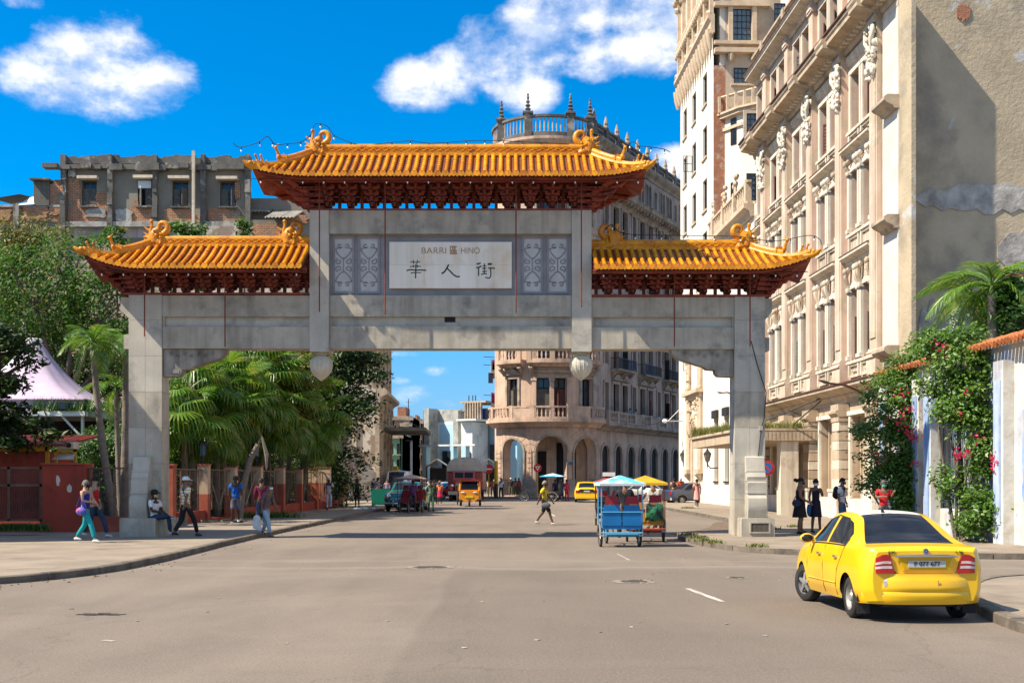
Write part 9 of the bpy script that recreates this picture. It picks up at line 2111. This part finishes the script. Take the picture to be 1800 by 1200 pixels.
for i,(px,c_,lab) in enumerate(((1095,(.22,.34,.50),'person in pale blue leaning on the long balcony of the corner building'),(1106,(.42,.34,.28),'person in beige beside the one in pale blue on the balcony'))):
 u = u_of_px(px); w_ = warp(u,-.62,7.1); person(lab,0,0,1.66,R_(40),'stand',c_,(.03,.03,.04),SKM,HB,(.1,.1,.1),'short','long',D=CYc+w_[1],X=CXc+w_[0],z=7.08,hunch=.14)
r = random.Random(90)
for i,px in enumerate((748,755,761,768,776,783,790,846,852,858,872)):
 lab = ['in the group behind the red cars, leftmost','second from left behind the red cars','third from left behind the red cars','fourth from left behind the red cars','fifth from left behind the red cars','just left of the lorry','partly hidden by the lorry','right of the three wheeler, far back','under the peaked shelter, far back','under the peaked shelter beside the sign','far back left of the yellow post'][i]
 c_ = r.choice([(.5,.1,.1),(.1,.1,.15),(.6,.6,.6),(.1,.2,.45),(.5,.35,.3),(.04,.04,.05)]); person('distant pedestrian %s' % lab,px,0,r.uniform(1.55,1.75),r.uniform(-1,1),'stand',c_,r.choice([(.03,.03,.05),(.12,.12,.14),(.05,.08,.15)]),r.choice([SKD,SKM]),HB,(.1,.1,.1),'short','long',D=r.uniform(119,124),z=0.0,group='distant pedestrians')
# signs and small things
M_SRED = mat('sign_red',(.60,.02,.02),(.55,.02,.02),rough=.5); M_SWH = mat('sign_white',(.8,.8,.78),rough=.5); M_SBL = mat('sign_blue',(.03,.15,.42),rough=.5); M_SYP = mat('yellow_post_paint',(.62,.34,.01),(.55,.3,.01),sc=3,rough=.6)
def sign_post(name,label,px,pyc,pyb,D,r_,m_post,z0=.12,post=True):
 t = thing(name,label,'traffic sign',(PX(px,D),D,z0 if post else PZ(pyc,D)));
 if post:out('post',MB().tube([(0,0,0),(0,0,PZ(pyc,D)-z0+.1)],.05,8),m_post,t)
 return t
t = sign_post('no_entry_sign','round red no entry sign on a yellow post at the corner',859,824,0,99,.4,M_SYP); zc = PZ(824,99)-.12
out('disc',MB().lathe([(.42,-.08),(.42,-.05)],(0,0,zc),24,'y'),M_SRED,t); out('white_bar',MB().box(-.32,.32,-.092,-.081,zc-.07,zc+.07),M_SWH,t)
t = sign_post('yield_sign','round sign with a red ring round a triangle at the arcade',945,822,0,98,.4,M_SYP); zc = PZ(822,98)-.12
out('disc',MB().lathe([(.36,-.08),(.36,-.05)],(0,0,zc),24,'y'),M_SRED,t); out('white_triangle',MB().prism([(-.23,zc+.14),(.23,zc+.14),(0,zc-.25)],-.092,-.081,'y'),M_SWH,t); out('red_centre',MB().prism([(-.11,zc+.07),(.11,zc+.07),(0,zc-.12)],-.098,-.093,'y'),M_SRED,t)
D = GY+12; t = thing('no_parking_sign','blue no parking sign with red ring half hidden by the right post','traffic sign',(PX(1348,D),D,.12)); zc = PZ(822,D)-.12
out('post',MB().tube([(0,.04,0),(0,.04,zc)],.04,8),M_STEEL,t); out('disc',MB().lathe([(.29,-.03),(.29,0)],(0,0,zc),24,'y'),M_SRED,t); out('blue_face',MB().lathe([(.21,-.042),(.21,-.031)],(0,0,zc),24,'y'),M_SBL,t); out('red_slash',MB().obox((0,-.048,zc),(.42,.01,.06),0,0,.78),M_SRED,t)
t = thing('yellow_post','thick yellow and black street post right of the no entry sign','post',(PX(872,98.6),98.6,.12)); out('post',MB().tube([(0,0,0),(0,0,PZ(812,98.6))],.16,8),M_SYP,t); out('black_foot',MB().tube([(0,0,0),(0,0,1.2)],.175,8),M_IRON,t)
t = thing('street_lamp','white street lamp on a long bracket reaching out from the white tower','street lamp',(PX(1200,84),84,PZ(740,84)),0,'street lamps on brackets'); out('bracket_arm',MB().tube([(0,0,0),(-1.25,0,0)],.05,6),M_STEEL,t); out('lamp_head',MB().tube([(-1.15,0,0),(-1.35,0,.02),(-1.5,0,.0)],[.1,.16,.08],8),M_SWH,t,smooth=60); out('stay_wire',MB().tube([(-1.1,0,0),(0,0,1.1)],.015,4),M_STEEL,t)
for i,(a,b,sag,lab) in enumerate((((PX(1200,84),84,PZ(725,84)),(PX(1090,112),112,PZ(742,112)),.6,'thin wire between the white tower and the corner building balcony'),((PX(1345,60),60,PZ(700,60)),(PX(1560,43),43,PZ(742,43)),.5,'thin cable slung along the palace ground floor'))):
 t = thing('overhead_wire',lab,'wire',a); A,B_ = Vector(a),Vector(b); out('wire',MB().tube([A.lerp(B_,k/10)-Vector((0,0,sag*4*(k/10)*(1-k/10))) for k in range(11)],.018,4),M_BLACK,t,world=True)
t = thing('rubbish_heap','small heap of white and blue rubbish in the gutter left of the green car','rubbish',(PX(652,62),62,0)); r = random.Random(4)
for i in range(9):q = MB(); x,y = r.uniform(-.9,.7),r.uniform(-.5,.5); q.ball((x,y,.08),(r.uniform(.1,.28),r.uniform(.08,.18),r.uniform(.05,.14)),7); out('plastic_bag',q,r.choice([M_WCAR,M_STEEL,cm((.3,.4,.5)),cm((.35,.15,.08))]),t,smooth=60)
t = thing('stone_slabs','loose broken slabs lying at the foot of the barred fence gate','rubble',(PX(385,42.5),42.5,.12))
for i in range(8):q = MB(); q.obox((r.uniform(-.8,.9),r.uniform(-.3,.4),.04+.02*i % .06),(r.uniform(.25,.5),r.uniform(.2,.35),.07),r.uniform(0,3),r.uniform(-.15,.15)); out('slab',q,M_KERB,t)
